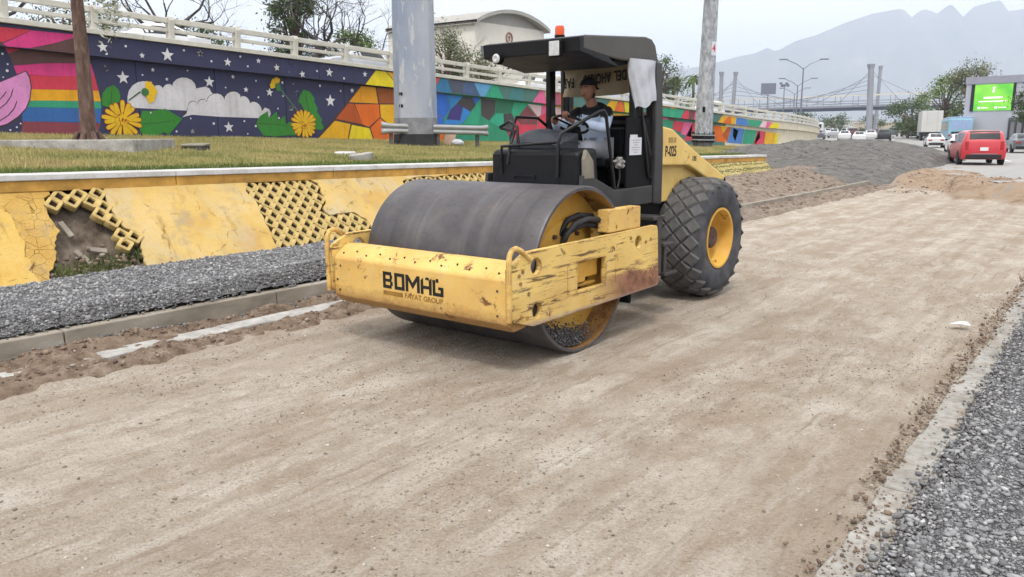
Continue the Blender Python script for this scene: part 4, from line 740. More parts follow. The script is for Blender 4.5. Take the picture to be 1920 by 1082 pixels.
# painted shapes, thin coats of paint on the wall
def coat(plane, col, name, lay, pts):
    d = (.18 if plane == 'f' else 0)+.003*lay
    me = curve_mesh(name, [pts], .0012)
    ob = link(name, me, paint(col), rampw); ob.matrix_local = frame_matrix((-26+d, 0, 0), (0, 1, 0), (0, 0, 1)); return ob
def clampz(plane, pts):
    o_ = []
    for y, z in pts:
        lo, hi = (fbot(y)+.01, ftop(y)-.005) if plane == 'f' else (base(y)-.3, fbot(y)+.04)
        o_.append((y, min(max(z, lo), hi)))
    return o_
for pl, col, nm, lay, pts in ART: coat(pl, col, nm, lay, clampz(pl, pts))
def star_pts(cy_, cz, r, rot=0):
    return [(cy_+(r if k % 2 == 0 else r*.42)*math.sin(math.pi*k/5+rot), cz+(r if k % 2 == 0 else r*.42)*math.cos(math.pi*k/5+rot)) for k in range(10)]
for pl, y, z, r in STARS: coat(pl, 'star', 'painted_star', 7, star_pts(y, z, r, random.uniform(-.15, .15)))
for pl, y, z, r in DOTS: coat(pl, 'star', 'painted_dot', 7, circ(y, z, r, 10))
def petal(cy_, cz, ang, r0, r1, wd):
    ca, sa = math.cos(ang), math.sin(ang); o_ = []
    for t, w_ in ((r0, .35), (r0+(r1-r0)*.45, .8), (r0+(r1-r0)*.8, 1), (r1*.97, .7), (r1, .25)): o_.append((t, w_*wd))
    p = [(t*ca-w_*sa, t*sa+w_*ca) for t, w_ in o_]+[(t*ca+w_*sa, t*sa-w_*ca) for t, w_ in reversed(o_)]
    return p
for (y, z, rx, rz, n) in BLOSSOMS:
    for k in range(n):
        a_ = 2*math.pi*k/n+random.uniform(-.06, .06); ln = random.uniform(.86, 1)
        q = petal(0, 0, a_, .22, ln, .105); qo = petal(0, 0, a_, .20, ln*1.03, .135)
        coat('p', 'darkorange', 'petal_outline', 8, [(y+p*rx, z+w_*rz) for p, w_ in qo]); coat('p', 'gold2', 'painted_petal', 9+(k % 2), [(y+p*rx, z+w_*rz) for p, w_ in q])
    for k in range(26):
        a_ = random.uniform(0, 6.28); r_ = random.uniform(.02, .36); c0 = (y+math.cos(a_)*r_*rx, z+math.sin(a_)*r_*rz)
        coat('p', 'darkorange', 'painted_stroke', 12, [(c0[0]-.012, c0[1]-.03), (c0[0]+.012, c0[1]-.03), (c0[0]+.02, c0[1]+.035), (c0[0]-.004, c0[1]+.03)])
    coat('p', 'gold2', 'blossom_heart', 11, circ(y, z, .3*rx, 16, .3*rz))
for (y, z, a0, a1, rr) in ((13.90, 3.46, -1.15, 1.25, .42), (19.12, 3.86, 1.3, 3.3, .36)):
    coat('p', 'bud', 'painted_bud', 11, circ(y, z, .13, 12))
    for k in range(9):
        a_ = a0+(a1-a0)*k/8; coat('p', 'gold2', 'painted_petal', 9+(k % 2), [(y+p*rr, z+w_*rr) for p, w_ in petal(0, 0, a_, .2, random.uniform(.85, 1.05), .14)])
# facets hidden behind the machine from here, still on the wall
for k in range(14):
    y0 = 36.5+k*1.15; cols = ['crimson2', 'rose', 'wine2', 'orange', 'gold', 'paleyellow', 'orange', 'emerald', 'teal2', 'forest', 'emerald3', 'seagrey', 'emerald', 'teal2']
    if 41 < y0 < 47: continue
    zb, zt = base(y0), fbot(y0); m_ = zb+(zt-zb)*random.uniform(.35, .65)
    coat('p', cols[k], 'painted_facet', 1, clampz('p', [(y0, zb), (y0+1.1, zb), (y0+1.3, m_), (y0+.1, m_)])); coat('p', cols[(k+3) % 14], 'painted_facet', 1, clampz('p', [(y0+.1, m_+.02), (y0+1.3, m_+.02), (y0+.9, zt+.1), (y0, zt+.1)]))
    coat('f', cols[(k+5) % 14], 'painted_facet', 1, clampz('f', [(y0, zt-1), (y0+1.1, zt-1), (y0+.8, zt+2), (y0-.1, zt+2)]))

# railing
rail = empty('railing', (0, 0, 0)); tag(rail, 'cream concrete railing with two rails along the top of the mural wall', 'railing')
b = MB(); b.prism([(-.13, 0), (.10, 0), (.13, .35), (.17, .62), (.12, .74), (-.10, .74), (-.13, .5)], lambda p, q: (p, -.1, q), lambda p, q: (p, .1, q)); POST = b.mesh('post'); POST.materials.append(M['rail_conc'])
PS = [2.4+2.52*k for k in range(0, 46)]
for s in PS:
    p = mw(s, -.05, ftop(s)+.165); ob = link('post', POST, None, rail, bevel=.02); ob.location = p
    ob.rotation_euler.z = min(max(0, (s-S0)/RC), .4)
for s0, s1 in zip(PS[:-1], PS[1:]):
    for (z0, z1, d0, d1) in ((.52, .70, -.02, .10), (.24, .36, -.05, .06)):
        b = MB(); g = .1
        pr = [(d0, z0+.165), (d1, z0+.165), (d1, z1+.165), (d0, z1+.165)]
        vs = [mw(s0+g, d-.05, ftop(s0+g)+z) for d, z in pr]+[mw(s1-g, d-.05, ftop(s1-g)+z) for d, z in pr]
        b.add(vs, [(3, 2, 1, 0), (4, 5, 6, 7)]+[(i, (i+1) % 4, 4+(i+1) % 4, 4+i) for i in range(4)]); b.build('rail', M['rail_conc'], rail, bevel=.015, seg=1)
# deck of the ramp
M['asphalt'] = simple('asphalt', S(98, 98, 100, .6), .9, var=.2, vscale=.8, bump=.4)
b = MB(); ss = [1.9+3*k for k in range(48)]
b.grid([[mw(s, -.3, ftop(s)+.08) for s in ss], [mw(s, -9.5, ftop(s)+.08) for s in ss], [mw(s, -9.6, -.2) for s in ss]]); tag(b.build('ramp_deck', M['asphalt']), kind='structure')
r3 = empty('railing', (0, 0, 0)); tag(r3, 'far side concrete railing of the ramp behind the parked cars', 'railing')
b = MB(); ss2 = [1.9+2.52*k for k in range(44)]
for s in ss2:
    b2 = MB(); p = mw(s, -9.3, ftop(s)+.4); b2.box(p, (.2, .2, .7)); b2.build('post', M['rail_conc'], r3)
for (z0, z1) in ((.6, .75), (.3, .42)):
    rows = [[mw(s, -9.35, ftop(s)+z0) for s in ss2], [mw(s, -9.25, ftop(s)+z0) for s in ss2], [mw(s, -9.25, ftop(s)+z1) for s in ss2], [mw(s, -9.35, ftop(s)+z1) for s in ss2], [mw(s, -9.35, ftop(s)+z0) for s in ss2]]
    b = MB(); b.grid(rows); b.build('rail', M['rail_conc'], r3)
# ================================================================== road roller (local x = across, y = rearwards, z = up)
def worn_paint(name, base, rust, scratch, dust=.25):
    a = NM(name); P = a.pos(); n = a.noise(2.2, 5, .6, P); n2 = a.noise(9, 6, .7, P); n3 = a.noise(38, 5, .7, P)
    c = a.ramp(n, [(.3, S(base[0]-14, base[1]-20, base[2]-16, .82)), (.6, S(*base, .86)), (.8, S(base[0]+4, base[1]+8, base[2]+26, .86))])
    c = a.mix(a.math('MULTIPLY', a.bw(n2, .45, .8), dust), c, S(206, 186, 150, .76))
    rm = a.bw(a.noise(3.6, 7, .72, P, None, .3), .66-rust*.12, .70-rust*.10); c = a.mix(a.math('MULTIPLY', rm, .9), c, a.ramp(n3, [(.35, S(74, 44, 32, .6)), (.65, S(140, 84, 52, .66))]))
    h = a.math('MULTIPLY', n2, .5)
    if scratch:
        sc = a.bw(a.noise(3.0, 7, .75, P, (.55, 5.5, 1), .7), .565, .60); c = a.mix(a.math('MULTIPLY', sc, .85), c, S(86, 52, 44, .6))
        sc2 = a.bw(a.noise(4.5, 8, .8, P, (.35, 8, 1), .5), .575, .60); c = a.mix(a.math('MULTIPLY', sc2, .75), c, S(120, 74, 58, .62))
        sx = a.n.new('ShaderNodeSeparateXYZ'); a.link(P, sx.inputs[0])
        lo = a.bw(a.math('ADD', sx.outputs[1], a.math('MULTIPLY', a.noise(4, 6, .7, P, (.5, 2, 1)), .55)), 1.10, .92); right = a.bw(sx.outputs[0], -.5, .6)
        c = a.mix(a.math('MULTIPLY', a.math('MULTIPLY', lo, a.math('ADD', right, .18)), .8), c, a.ramp(n2, [(.35, S(108, 62, 54, .62)), (.6, S(164, 112, 90, .7))]))
        edge = a.bw(a.math('ADD', sx.outputs[1], a.math('MULTIPLY', n2, .06)), .495, .455); c = a.mix(a.math('MULTIPLY', edge, .7), c, S(168, 150, 144, .7))
    if rust > .3:
        if rust > .6:
            sz_ = a.n.new('ShaderNodeSeparateXYZ'); a.link(P, sz_.inputs[0]); rb = a.bw(a.math('ADD', sz_.outputs[2], a.math('MULTIPLY', a.noise(6, 7, .78, P, (1, 1, 1.6)), .24)), .70, .58); c = a.mix(a.math('MULTIPLY', rb, .7), c, a.ramp(n3, [(.35, S(112, 70, 44, .62)), (.65, S(176, 124, 74, .7))]))
            ck_ = a.voro(9, 'DISTANCE_TO_EDGE', P, 1, (.7, 1, 1.8)); c = a.mix(a.math('MULTIPLY', a.math('MULTIPLY', a.bw(ck_.outputs['Distance'], .018, .0), a.bw(a.noise(2.5, 4, .6, P), .5, .6)), .7), c, S(110, 66, 40, .6))
        gp = a.n.new('ShaderNodeNewGeometry'); bv_ = a.n.new('ShaderNodeBevel'); bv_.samples = 4; bv_.inputs['Radius'].default_value = .022
        dp = a.n.new('ShaderNodeVectorMath'); dp.operation = 'DOT_PRODUCT'; a.link(gp.outputs['True Normal'], dp.inputs[0]); a.link(bv_.outputs[0], dp.inputs[1])
        ew = a.math('MULTIPLY', a.bw(dp.outputs['Value'], .995, .93), a.bw(a.noise(7, 7, .78, P), .44, .54)); c = a.mix(a.math('MULTIPLY', ew, .8), c, a.ramp(n3, [(.35, S(92, 56, 40, .6)), (.65, S(150, 100, 66, .66))]))
    a.color(c); a.rough(a.math('ADD', a.math('MULTIPLY', n2, .35), .42)); a.spec(.3); a.bump(h, .15, .01); M[name] = a.m; return a.m
worn_paint('yellow_body', (234, 200, 118), .12, 0); worn_paint('yellow_bumper', (230, 190, 108), .62, 0, .38); worn_paint('yellow_plate', (234, 200, 116), .4, 1, .38); worn_paint('yellow_rim', (222, 172, 72), .2, 0)
a = NM('drum_steel'); P = a.pos(); n = a.noise(1.6, 5, .6, P); n2 = a.noise(26, 5, .75, P, (.35, 1, 1)); n3 = a.noise(5, 4, .6, P)
c = a.ramp(n, [(.3, S(76, 72, 75, .66)), (.55, S(98, 94, 96, .68)), (.75, S(122, 117, 117, .68))]); c = a.mix(a.math('MULTIPLY', a.bw(n2, .6, .68), .5), c, S(48, 46, 50, .6)); c = a.mix(a.math('MULTIPLY', a.bw(n3, .52, .7), .35), c, S(134, 116, 102, .66)); bd_ = a.noise(7, 3, .5, P, (1, .04, .04)); c = a.mix(a.math('MULTIPLY', a.bw(bd_, .52, .66), .18), c, S(150, 145, 146, .7)); c = a.mix(a.math('MULTIPLY', a.bw(a.noise(14, 3, .5, P, (1, .05, .05)), .58, .66), .3), c, S(60, 56, 58, .6))
a.color(c); a.b.inputs['Metallic'].default_value = .35; a.rough(a.math('ADD', a.math('MULTIPLY', n2, .25), .36)); a.bump(n2, .12, .01); M['drum_steel'] = a.m
worn_paint('drum_inside', (170, 138, 76), .9, 0, .6)
M['black_paint'] = simple('black_paint', S(22, 22, 25, .7), .5, var=.3, vscale=4, bump=.06, spec=.28)
M['black_matt'] = simple('black_matt', S(20, 20, 22, .7), .8, var=.3, vscale=5, spec=.2)
M['dash_plastic'] = simple('dash_plastic', S(58, 60, 68, .8), .55, var=.15)
M['grey_metal'] = simple('grey_metal', S(74, 72, 71, .66), .42, .3, var=.25, vscale=3, bump=.08)
M['roof_sheen'] = simple('roof_sheen', S(92, 88, 82, .66), .5, .1, var=.2, vscale=3)  # sky sheen on the black canopy's sides, painted in as grey
M['rail_steel'] = simple('rail_steel', S(40, 40, 43, .7), .35, .3, var=.2)
a = NM('rubber'); P = a.pos(); n = a.noise(5, 5, .6, P); n2 = a.noise(40, 4, .7, P); c = a.ramp(n, [(.3, S(62, 63, 68, .70)), (.55, S(88, 88, 92, .72)), (.75, S(116, 112, 107, .70))]); a.color(c); a.rough(.88); a.spec(.2); a.bump(n2, .3, .01); M['rubber'] = a.m
M['lug_rubber'] = simple('lug_rubber', S(104, 102, 100, .76), .85, var=.22, vscale=7, bump=.3, spec=.2)
M['rust_hub'] = simple('rust_hub', S(96, 70, 62, .7), .8, var=.3, vscale=9, bump=.3)
M['hose'] = simple('hose', S(48, 48, 52, .8), .6, var=.2)
M['lamp_glass'] = simple('lamp_glass', S(206, 206, 202, .8), .15, .0, var=.15, vscale=20, spec=.8)
a = NM('beacon_orange'); a.color(S(236, 92, 24, .95)); a.rough(.2); a.b.inputs['Transmission Weight'].default_value = .25; M['beacon'] = a.m
M['plastic_sheet'] = simple('plastic_sheet', S(196, 198, 204, .84), .4, var=.12, vscale=9, spec=.5)
M['rag'] = simple('rag', S(150, 146, 142, .74), .9, var=.35, vscale=14)
M['banner'] = simple('banner_cloth', S(190, 172, 142, .78), .85, var=.18, vscale=3, bump=.1)
M['ink'] = simple('ink', S(24, 22, 22, .8), .6, var=.1); M['ink_brown'] = simple('ink_brown', S(166, 122, 50, .7), .7, var=.25, vscale=12); M['ink_grey'] = simple('ink_grey', S(160, 138, 92, .7), .7)
M['paper'] = simple('paper', S(216, 218, 224, .85), .8, var=.08); M['cream_panel'] = simple('cream_panel', S(150, 142, 126, .66), .7, var=.2)

roller = empty('road_roller', (-5.01, 6.20, 0), -.0194, 'yellow single-drum road roller with black canopy driving along the dirt lane', 'road roller')
RL = roller
# drum
DR, DZ, HL = .78, .765, 1.065
b = MB(); b.lathe([(DR-.012, -HL), (DR, -HL+.02), (DR, HL-.02), (DR-.012, HL), (DR-.04, HL), (DR-.045, HL-.26), (DR-.045, -HL+.26), (DR-.04, -HL)], 'x', 128, (0, 0, DZ), True)
drum = b.build('drum', [M['drum_steel'], M['drum_inside']], RL, smooth=40)
for p_ in drum.data.polygons:
    if abs(p_.center.x) > HL-.27 and math.hypot(p_.center.y, p_.center.z-DZ) < DR-.03: p_.material_index = 1
for sgn in (1, -1):
    b = MB(); x0 = sgn*(HL-.25); b.lathe([(DR-.046, x0), (.46, x0), (.44, x0+sgn*.03), (.26, x0+sgn*.05), (.24, x0+sgn*.12), (.02, x0+sgn*.12)], 'x', 64, (0, 0, DZ)); d_ = b.build('drum_disc', M['yellow_rim'], drum, smooth=40)
    b = MB(); b.lathe([(.20, x0+sgn*.12), (.20, x0+sgn*.17), (.12, x0+sgn*.19), (.12, x0+sgn*.24), (.01, x0+sgn*.24)], 'x', 32, (0, 0, DZ)); b.build('drum_motor', M['black_matt'], drum, smooth=40)
    for k in range(12):
        a_ = 2*math.pi*k/12; b = MB(); b.cyl((x0+sgn*.02, math.cos(a_)*.36, DZ+math.sin(a_)*.36), (x0+sgn*.07, math.cos(a_)*.36, DZ+math.sin(a_)*.36), .022, 6); b.build('bolt', M['rust_hub'], drum)
n = 2200; ang = rng.normal(-math.pi/2-.22, .26, n); rr = (DR-.055)-np.abs(rng.normal(0, .07, n)); xx = rng.uniform(HL-.24, HL-.05, n)
sp = stones('trapped_gravel', np.stack([xx, np.cos(ang)*rr, DZ+np.sin(ang)*rr], 1), np.clip(rng.normal(.009, .003, n), .004, .02), M['dark_stone'], .8, drum)
# front frame
b = MB(); b.prism([(-1.17, .46), (-1.17, .83), (-1.155, .85), (-1.03, .945), (-1.0, .955), (-.9, .955), (-.9, .40), (-1.07, .385), (-1.1, .39)], lambda p, q: (-1.10, p, q), lambda p, q: (1.10, p, q))
bump_ = b.build('bumper_beam', M['yellow_bumper'], RL, bevel=.012)
for k in range(13):
    b = MB(); x = -1.0+k*.165; y_, z_ = (-1.09, .905) if k % 2 else (-1.12, .882); b.cyl((x, y_, z_-.01), (x, y_-.004, z_+.006), .009, 6); b.build('bolt', M['rust_hub'], bump_)
for x, z in ((-1.0, .76), (-1.02, .52), (1.0, .74), (1.0, .53), (-1.05, .62)):
    b = MB(); b.cyl((x, -1.16, z), (x, -1.178, z), .011, 6); b.build('bolt', M['rust_hub'], bump_)
# lettering on the bumper: worn block letters
GL = {'B': [(0, 0, .21, 1), (.21, .80, .70, 1), (.21, .40, .70, .58), (.21, 0, .70, .20), (.57, .58, .76, .82), (.59, .18, .80, .42)],
      'O': [(0, 0, .21, 1), (.60, 0, .81, 1), (.21, .80, .60, 1), (.21, 0, .60, .20)],
      'G': [(0, 0, .20, .92), (.24, .80, .44, 1), (.20, 0, .60, .20), (.60, 0, .80, .54), (.42, .38, .60, .54)]}
def glyph(b, rects, ox, oz, h, y, wsc=1.0):
    for (x0, z0, x1, z1) in rects: b.b6(ox+x0*h*wsc, ox+x1*h*wsc, y-.002, y, oz+z0*h, oz+z1*h)
yb = -1.1712; lh = .155; oz = .612
for ch_, ox in (('B', -.39), ('O', -.235), ('G', .255)):
    b = MB(); glyph(b, GL[ch_], ox, oz, lh, yb, 1.05); b.build('letter', M['ink'], bump_)
b = MB(); ox = -.08; w_ = .165
pr = lambda pts: b.prism(pts, lambda p, q: (p, yb-.002, q), lambda p, q: (p, yb, q))
pr([(ox-.008, oz), (ox+.026, oz), (ox+.026, oz+lh), (ox-.008, oz+lh)]); pr([(ox+w_-.026, oz), (ox+w_+.008, oz), (ox+w_+.008, oz+lh), (ox+w_-.026, oz+lh)])
pr([(ox+.0262, oz+lh), (ox+.0262, oz+lh-.05), (ox+w_/2, oz+.03), (ox+w_/2, oz+.085)]); pr([(ox+w_-.0262, oz+lh), (ox+w_/2+.0002, oz+.085), (ox+w_/2+.0002, oz+.03), (ox+w_-.0262, oz+lh-.05)]); b.build('letter', M['ink'], bump_)
b = MB(); ox = .112
pr([(ox-.006, oz), (ox+.026, oz), (ox+.026, oz+lh*.96), (ox-.006, oz+lh*.8)]); pr([(ox+.098, oz), (ox+.130, oz), (ox+.130, oz+lh), (ox+.098, oz+lh*.82)]); pr([(ox+.0262, oz+.05), (ox+.0978, oz+.05), (ox+.0978, oz+.078), (ox+.0262, oz+.078)])
pr([(ox+.05, oz+lh*.88), (ox+.0978, oz+lh*.84), (ox+.0978, oz+lh), (ox+.06, oz+lh)]); b.build('letter', M['ink'], bump_)
b = MB(); b.b6(-.39, -.13, yb-.002, yb, .548, .588); b.build('logo_bar', M['ink_brown'], bump_)
me = text_mesh('lettering', 'FAYAT GROUP', .066, .001, 'LEFT', 1.1, .001); ob = link('lettering', me, M['ink_brown'], bump_); ob.matrix_local = frame_matrix((-.105, yb-.001, .568), (1, 0, 0), (0, 0, 1))
# side plates
po = [(-1.19, .92), (-1.17, .95), (-.97, 1.05), (1.19, 1.078), (1.23, 1.07), (1.25, 1.03), (1.295, .48), (1.27, .442), (-.88, .412), (-1.14, .49), (-1.18, .53)]
win = [(-.23, .604), (.25, .606), (.25, .878), (-.23, .876)]
for sgn in (1, -1):
    me = curve_mesh('side_plate', [po, circ(-.843, .92, .075), circ(-.828, .537, .07), circ(.858, .944, .066), win], .022, .004, 1)
    pl = link('side_plate', me, M['yellow_plate'], RL, smooth=35); pl.matrix_local = frame_matrix((sgn*1.127, 0, 0), (0, 1, 0), (0, 0, 1))
    X = .027
    for r_, z0, z1 in ((-.37, .60, .87), (.44, .60, .88)):
        b = MB(); b.box((r_, (z0+z1)/2, sgn*X), (.04, z1-z0, .014)); b.build('weld_rib', M['yellow_plate'], pl, bevel=.006)
    for r_, z_ in ((-1.08, .87), (-1.03, .90), (-1.06, .80), (-1.05, .52), (-.97, .50), (-.95, .70), (1.0, .93), (1.1, .95), (1.02, .62), (1.12, .64), (1.02, .54), (1.12, .56), (.7, 1.0)):
        b = MB(); b.cyl((r_, z_, sgn*.02), (r_, z_, sgn*.036), .017, 6); b.build('bolt', M['yellow_bumper'], pl)
    fr = MB()
    for (x0, x1, z0, z1) in ((-.25, -.23, .59, .89), (.25, .27, .59, .89), (-.23, .25, .878, .892), (-.23, .25, .59, .604)): fr.b6(x0, x1, z0, z1, sgn*.02, sgn*.03)
    fr.build('window_frame', M['yellow_plate'], pl)
    b = MB(); b.b6(sgn*.90, sgn*1.09, -.17, .0, .66, .85); b.b6(sgn*.92, sgn*1.06, .03, .25, .69, .86); b.b6(sgn*.90, sgn*1.04, -.22, .25, .605, .64); b.build('buffer_bracket', M['yellow_rim'], RL, bevel=.01)
    b = MB(); b.cyl((sgn*.82, .0, .77), (sgn*.895, .0, .77), .2, 20); b.build('rubber_buffer', M['black_matt'], RL, smooth=40)
    b = MB(); b.tube([(sgn*1.15, -1.20, .50), (sgn*1.15, -1.205, .98), (sgn*1.15, -1.195, 1.05), (sgn*1.15, -1.16, 1.092), (sgn*1.15, -1.11, 1.10), (sgn*1.15, -1.05, 1.075), (sgn*1.15, -.92, .985)], .024, 10); b.build('lifting_eye', M['yellow_bumper'], RL, smooth=50)
b = MB(); b.b6(-1.1, 1.1, 1.13, 1.26, .52, 1.03); b.build('rear_crossbeam', M['yellow_bumper'], RL, bevel=.012)
b = MB(); b.b6(-1.06, 1.06, .86, .90, .3, .42); b.build('scraper', M['black_matt'], RL, bevel=.008)
b = MB(); b.b6(1.0, 1.13, .325, .93, 1.082, 1.30); b.b6(.9, 1.0, .36, .9, 1.0, 1.27); bx_ = b.build('hose_cover', M['yellow_bumper'], RL, bevel=.01)
for k, (dy, dz) in enumerate(((0, 0), (.05, -.055), (.02, .03))):
    b = MB(); p = [(1.02-k*.05, .36, 1.20+dz), (1.0-k*.05, .16, 1.225+dz), (.97-k*.05, .0+dy, 1.19+dz), (.94-k*.05, -.09+dy, 1.10), (.90-k*.05, -.12+dy, .98), (.85, -.08+dy, .85)]
    b.tube(p, .028, 10); b.build('hydraulic_hose', M['hose'], RL, smooth=60)
# articulation and chassis
b = MB(); b.b6(-.35, .35, 1.26, 1.75, .55, .95); b.cyl((0, 1.55, .45), (0, 1.55, 1.2), .16, 20); b.build('articulation_joint', M['black_matt'], RL, bevel=.01)
b = MB(); b.b6(-.48, .48, 1.75, 4.0, .55, 1.25); b.build('chassis', M['black_matt'], RL, bevel=.015)
# steps beside the wheel
st = MB(); st.b6(.62, 1.02, 1.40, 1.66, 1.10, 1.14); st.b6(.66, 1.04, 1.60, 1.84, .80, .835); st.b6(.70, 1.05, 1.63, 1.92, .47, .505); st.b6(.98, 1.02, 1.50, 1.60, .50, 1.14); st.b6(.98, 1.02, 1.66, 1.72, .5, .84); st.build('step_ladder', M['grey_metal'], RL, bevel=.008)
# platform
b = MB(); b.b6(-.60, .60, .74, 2.1, 1.30, 1.39); b.build('platform', M['grey_metal'], RL, bevel=.008)
for sgn in (1, -1):
    b = MB(); b.prism([(.58, 1.40), (.60, 1.60), (.74, 1.60), (1.24, 1.42), (2.04, 1.43), (2.04, 1.23), (1.2, 1.22), (.86, 1.28)], lambda p, q: (sgn*.60, p, q), lambda p, q: (sgn*.64, p, q)); b.build('sill_plate', M['grey_metal'], RL, bevel=.008)
b = MB(); b.prism([(.58, 1.44), (.585, 1.80), (.62, 1.85), (.95, 1.87), (.98, 1.46), (.9, 1.42)], lambda p, q: (-.54, p, q), lambda p, q: (.595, p, q)); con = b.build('front_console', M['black_paint'], RL, bevel=.045, seg=4)
b = MB(); b.b6(-.22, .06, .566, .58, 1.575, 1.592); b.b6(-.22, -.205, .566, .58, 1.55, 1.575); b.b6(.045, .06, .566, .58, 1.55, 1.575); b.build('panel_handle', M['rail_steel'], con)
for x in (.30, .36): 
    b = MB(); b.cyl((x, .57, 1.52), (x, .586, 1.52), .012, 8); b.build('bolt', M['rail_steel'], con)
b = MB(); b.prism([(.64, 1.56), (.63, 1.76), (.67, 1.86), (.80, 1.74), (.82, 1.56)], lambda p, q: (.602, p, q), lambda p, q: (.648, p, q)); b.build('console_side', M['cream_panel'], RL, bevel=.012)
rows = []
for i in range(9):
    t = i/8; xx = -.44+.70*t; row = []
    for j in range(9):
        u = j/8; hgt = .215*(math.sin(math.pi*min(max(t*.9+.05, 0), 1))**.55)*(1-(2*u-1)**4*.55)*(1 if u > .15 else .75+u); row.append((xx, .72+.42*u, 1.855+hgt))
    rows.append(row)
b = MB(); b.grid(rows); dome = b.build('instrument_hood', M['dash_plastic'], RL, smooth=60)
sk = MB(); sk.prism([(.74, 1.84), (1.12, 1.84), (1.12, 2.03), (.74, 1.93)], lambda p, q: (-.43, p, q), lambda p, q: (.25, p, q)); sk.build('instrument_base', M['dash_plastic'], RL, bevel=.03)
# steering wheel
sw = Vector((.05, 1.25, 2.115)); tilt = R(28); ring = [sw+Vector((math.cos(t)*.195, math.sin(t)*.195*math.cos(tilt), math.sin(t)*.195*math.sin(tilt)*-1)) for t in [2*math.pi*k/28 for k in range(28)]]
ring = [sw+Vector((math.cos(t)*.195, math.sin(t)*.195*math.cos(tilt), -math.sin(t)*.195*math.sin(-tilt)*-1)) for t in [2*math.pi*k/28 for k in range(28)]]
b = MB(); b.tube(ring, .016, 8, closed=True); swo = b.build('steering_wheel', M['black_paint'], RL, smooth=60)
b = MB(); b.tube([sw+Vector((0, -.02, -.02)), (.05, 1.16, 1.9), (.05, 1.08, 1.6)], .03, 10)
for t in (0, 2.1, 4.2): b.tube([sw+Vector((0, 0, -.01)), ring[int(t/6.283*28)]], .012, 6)
b.build('column', M['black_matt'], swo, smooth=60)
# rails
def rail_(pts, r_=.017): b = MB(); b.tube(pts, r_, 10); return b.build('handrail', M['rail_steel'], RL, smooth=60)
rail_([(-.30, .575, 1.70), (-.285, .60, 1.90), (-.30, .70, 2.04), (-.50, .70, 2.08), (-.505, .70, 2.09), (-.38, .70, 2.148), (-.27, .70, 2.09), (-.25, .70, 1.87)])
rail_([(-.38, .57, 1.60), (-.38, .57, 1.885), (.36, .57, 1.93)]); 
rail_([(.36, .565, 1.58), (.365, .57, 1.93), (.38, .60, 2.02), (.60, .98, 2.24), (.61, 1.03, 2.245), (.62, 1.06, 2.205), (.62, 1.25, 1.43)], .019)
rail_([(.60, 1.79, 2.33), (.62, 1.79, 2.29), (.63, 1.94, 1.57), (.62, 2.0, 1.52), (.60, 2.09, 1.495)])
rail_([(-.60, 1.05, 1.42), (-.60, 1.0, 2.0), (-.60, 1.1, 2.2), (-.60, 1.5, 2.2), (-.60, 1.7, 2.1)], .018)
# bulkhead and engine hood
b = MB(); b.b6(-.60, .61, 2.06, 2.28, 1.30, 2.22); b.b6(.2, .61, 1.96, 2.06, 1.42, 1.9); b.build('bulkhead', M['black_matt'], RL, bevel=.02)
b = MB(); b.b6(-.05, .40, 2.045, 2.06, 2.125, 2.165); b.build('air_grille', M['grey_metal'], RL)
hp = [(2.285, 1.645), (2.99, 1.624), (3.50, 1.45), (3.95, 1.385), (4.05, 1.40), (4.06, 1.445), (3.09, 1.82), (2.54, 2.062), (2.285, 2.095)]
b = MB(); b.prism(hp, lambda p, q: (-.62, p, q), lambda p, q: (.62, p, q)); hood = b.build('engine_hood', M['yellow_body'], RL, bevel=.02)
b = MB(); b.b6(-.52, .52, 2.29, 3.4, 1.2, 1.645); b.b6(-.52, .52, 3.4, 3.95, 1.2, 1.44); b.build('engine_body', M['yellow_body'], RL, bevel=.015)
for body, size, r_, z_, mt, bold in (('P-025', .17, 2.50, 1.80, 'ink', .004), ('TERRAZO', .10, 2.53, 1.93, 'ink_grey', 0), ('1785', .085, 3.12, 1.70, 'ink', .001)):
    if body == 'TERRAZO': body = '0000-00'
    me = text_mesh('lettering', body, size, .001, 'CENTER', .72 if mt == 'ink' else .6, bold); ob = link('lettering', me, M[mt], hood); ob.matrix_local = frame_matrix((.6215, r_, z_), (0, 1, 0), (0, 0, 1))
b = MB(); b.cyl((-.15, 3.18, 1.7), (-.15, 3.18, 2.28), .075, 16); b.build('exhaust_pipe', M['rust_hub'], RL, smooth=40)
b = MB(); b.b6(-.3, .05, 3.3, 3.6, 1.6, 2.02); b.build('air_cleaner', M['black_paint'], RL, bevel=.03)
b = MB(); b.tube([(.55, 3.95, 1.45), (.62, 4.04, 1.42), (.62, 4.06, 1.30)], .014, 8); b.build('hood_latch', M['black_matt'], RL)
# canopy
for sgn in (1, -1):
    for r_ in (1.66, 2.04):
        b = MB(); b.b6(sgn*.53, sgn*.60, r_, r_+.11, 1.38, 2.80); b.build('canopy_post', M['black_paint'], RL, bevel=.012)
    b = MB(); b.prism([(2.03, 2.79), (2.17, 2.79), (2.25, 1.9), (2.25, 1.20), (2.06, 1.22), (2.06, 1.9)], lambda p, q: (sgn*.603, p, q), lambda p, q: (sgn*.655, p, q)); b.build('rear_post', M['grey_metal'], RL, bevel=.012)
    b = MB(); b.tube([(sgn*.59, 1.72, 2.42), (sgn*.59, 2.06, 1.75)], .028, 8); b.build('brace', M['grey_metal'], RL)
cp = [(.60, 2.835), (.60, 2.945), (.66, 2.962), (1.85, 3.045), (1.98, 3.03), (2.06, 2.97), (2.13, 2.80), (2.08, 2.80), (1.8, 2.90), (.75, 2.86)]
b = MB(); b.prism(cp, lambda p, q: (-.585, p, q), lambda p, q: (.585, p, q)); can = b.build('canopy', M['black_paint'], RL, bevel=.02, seg=3)
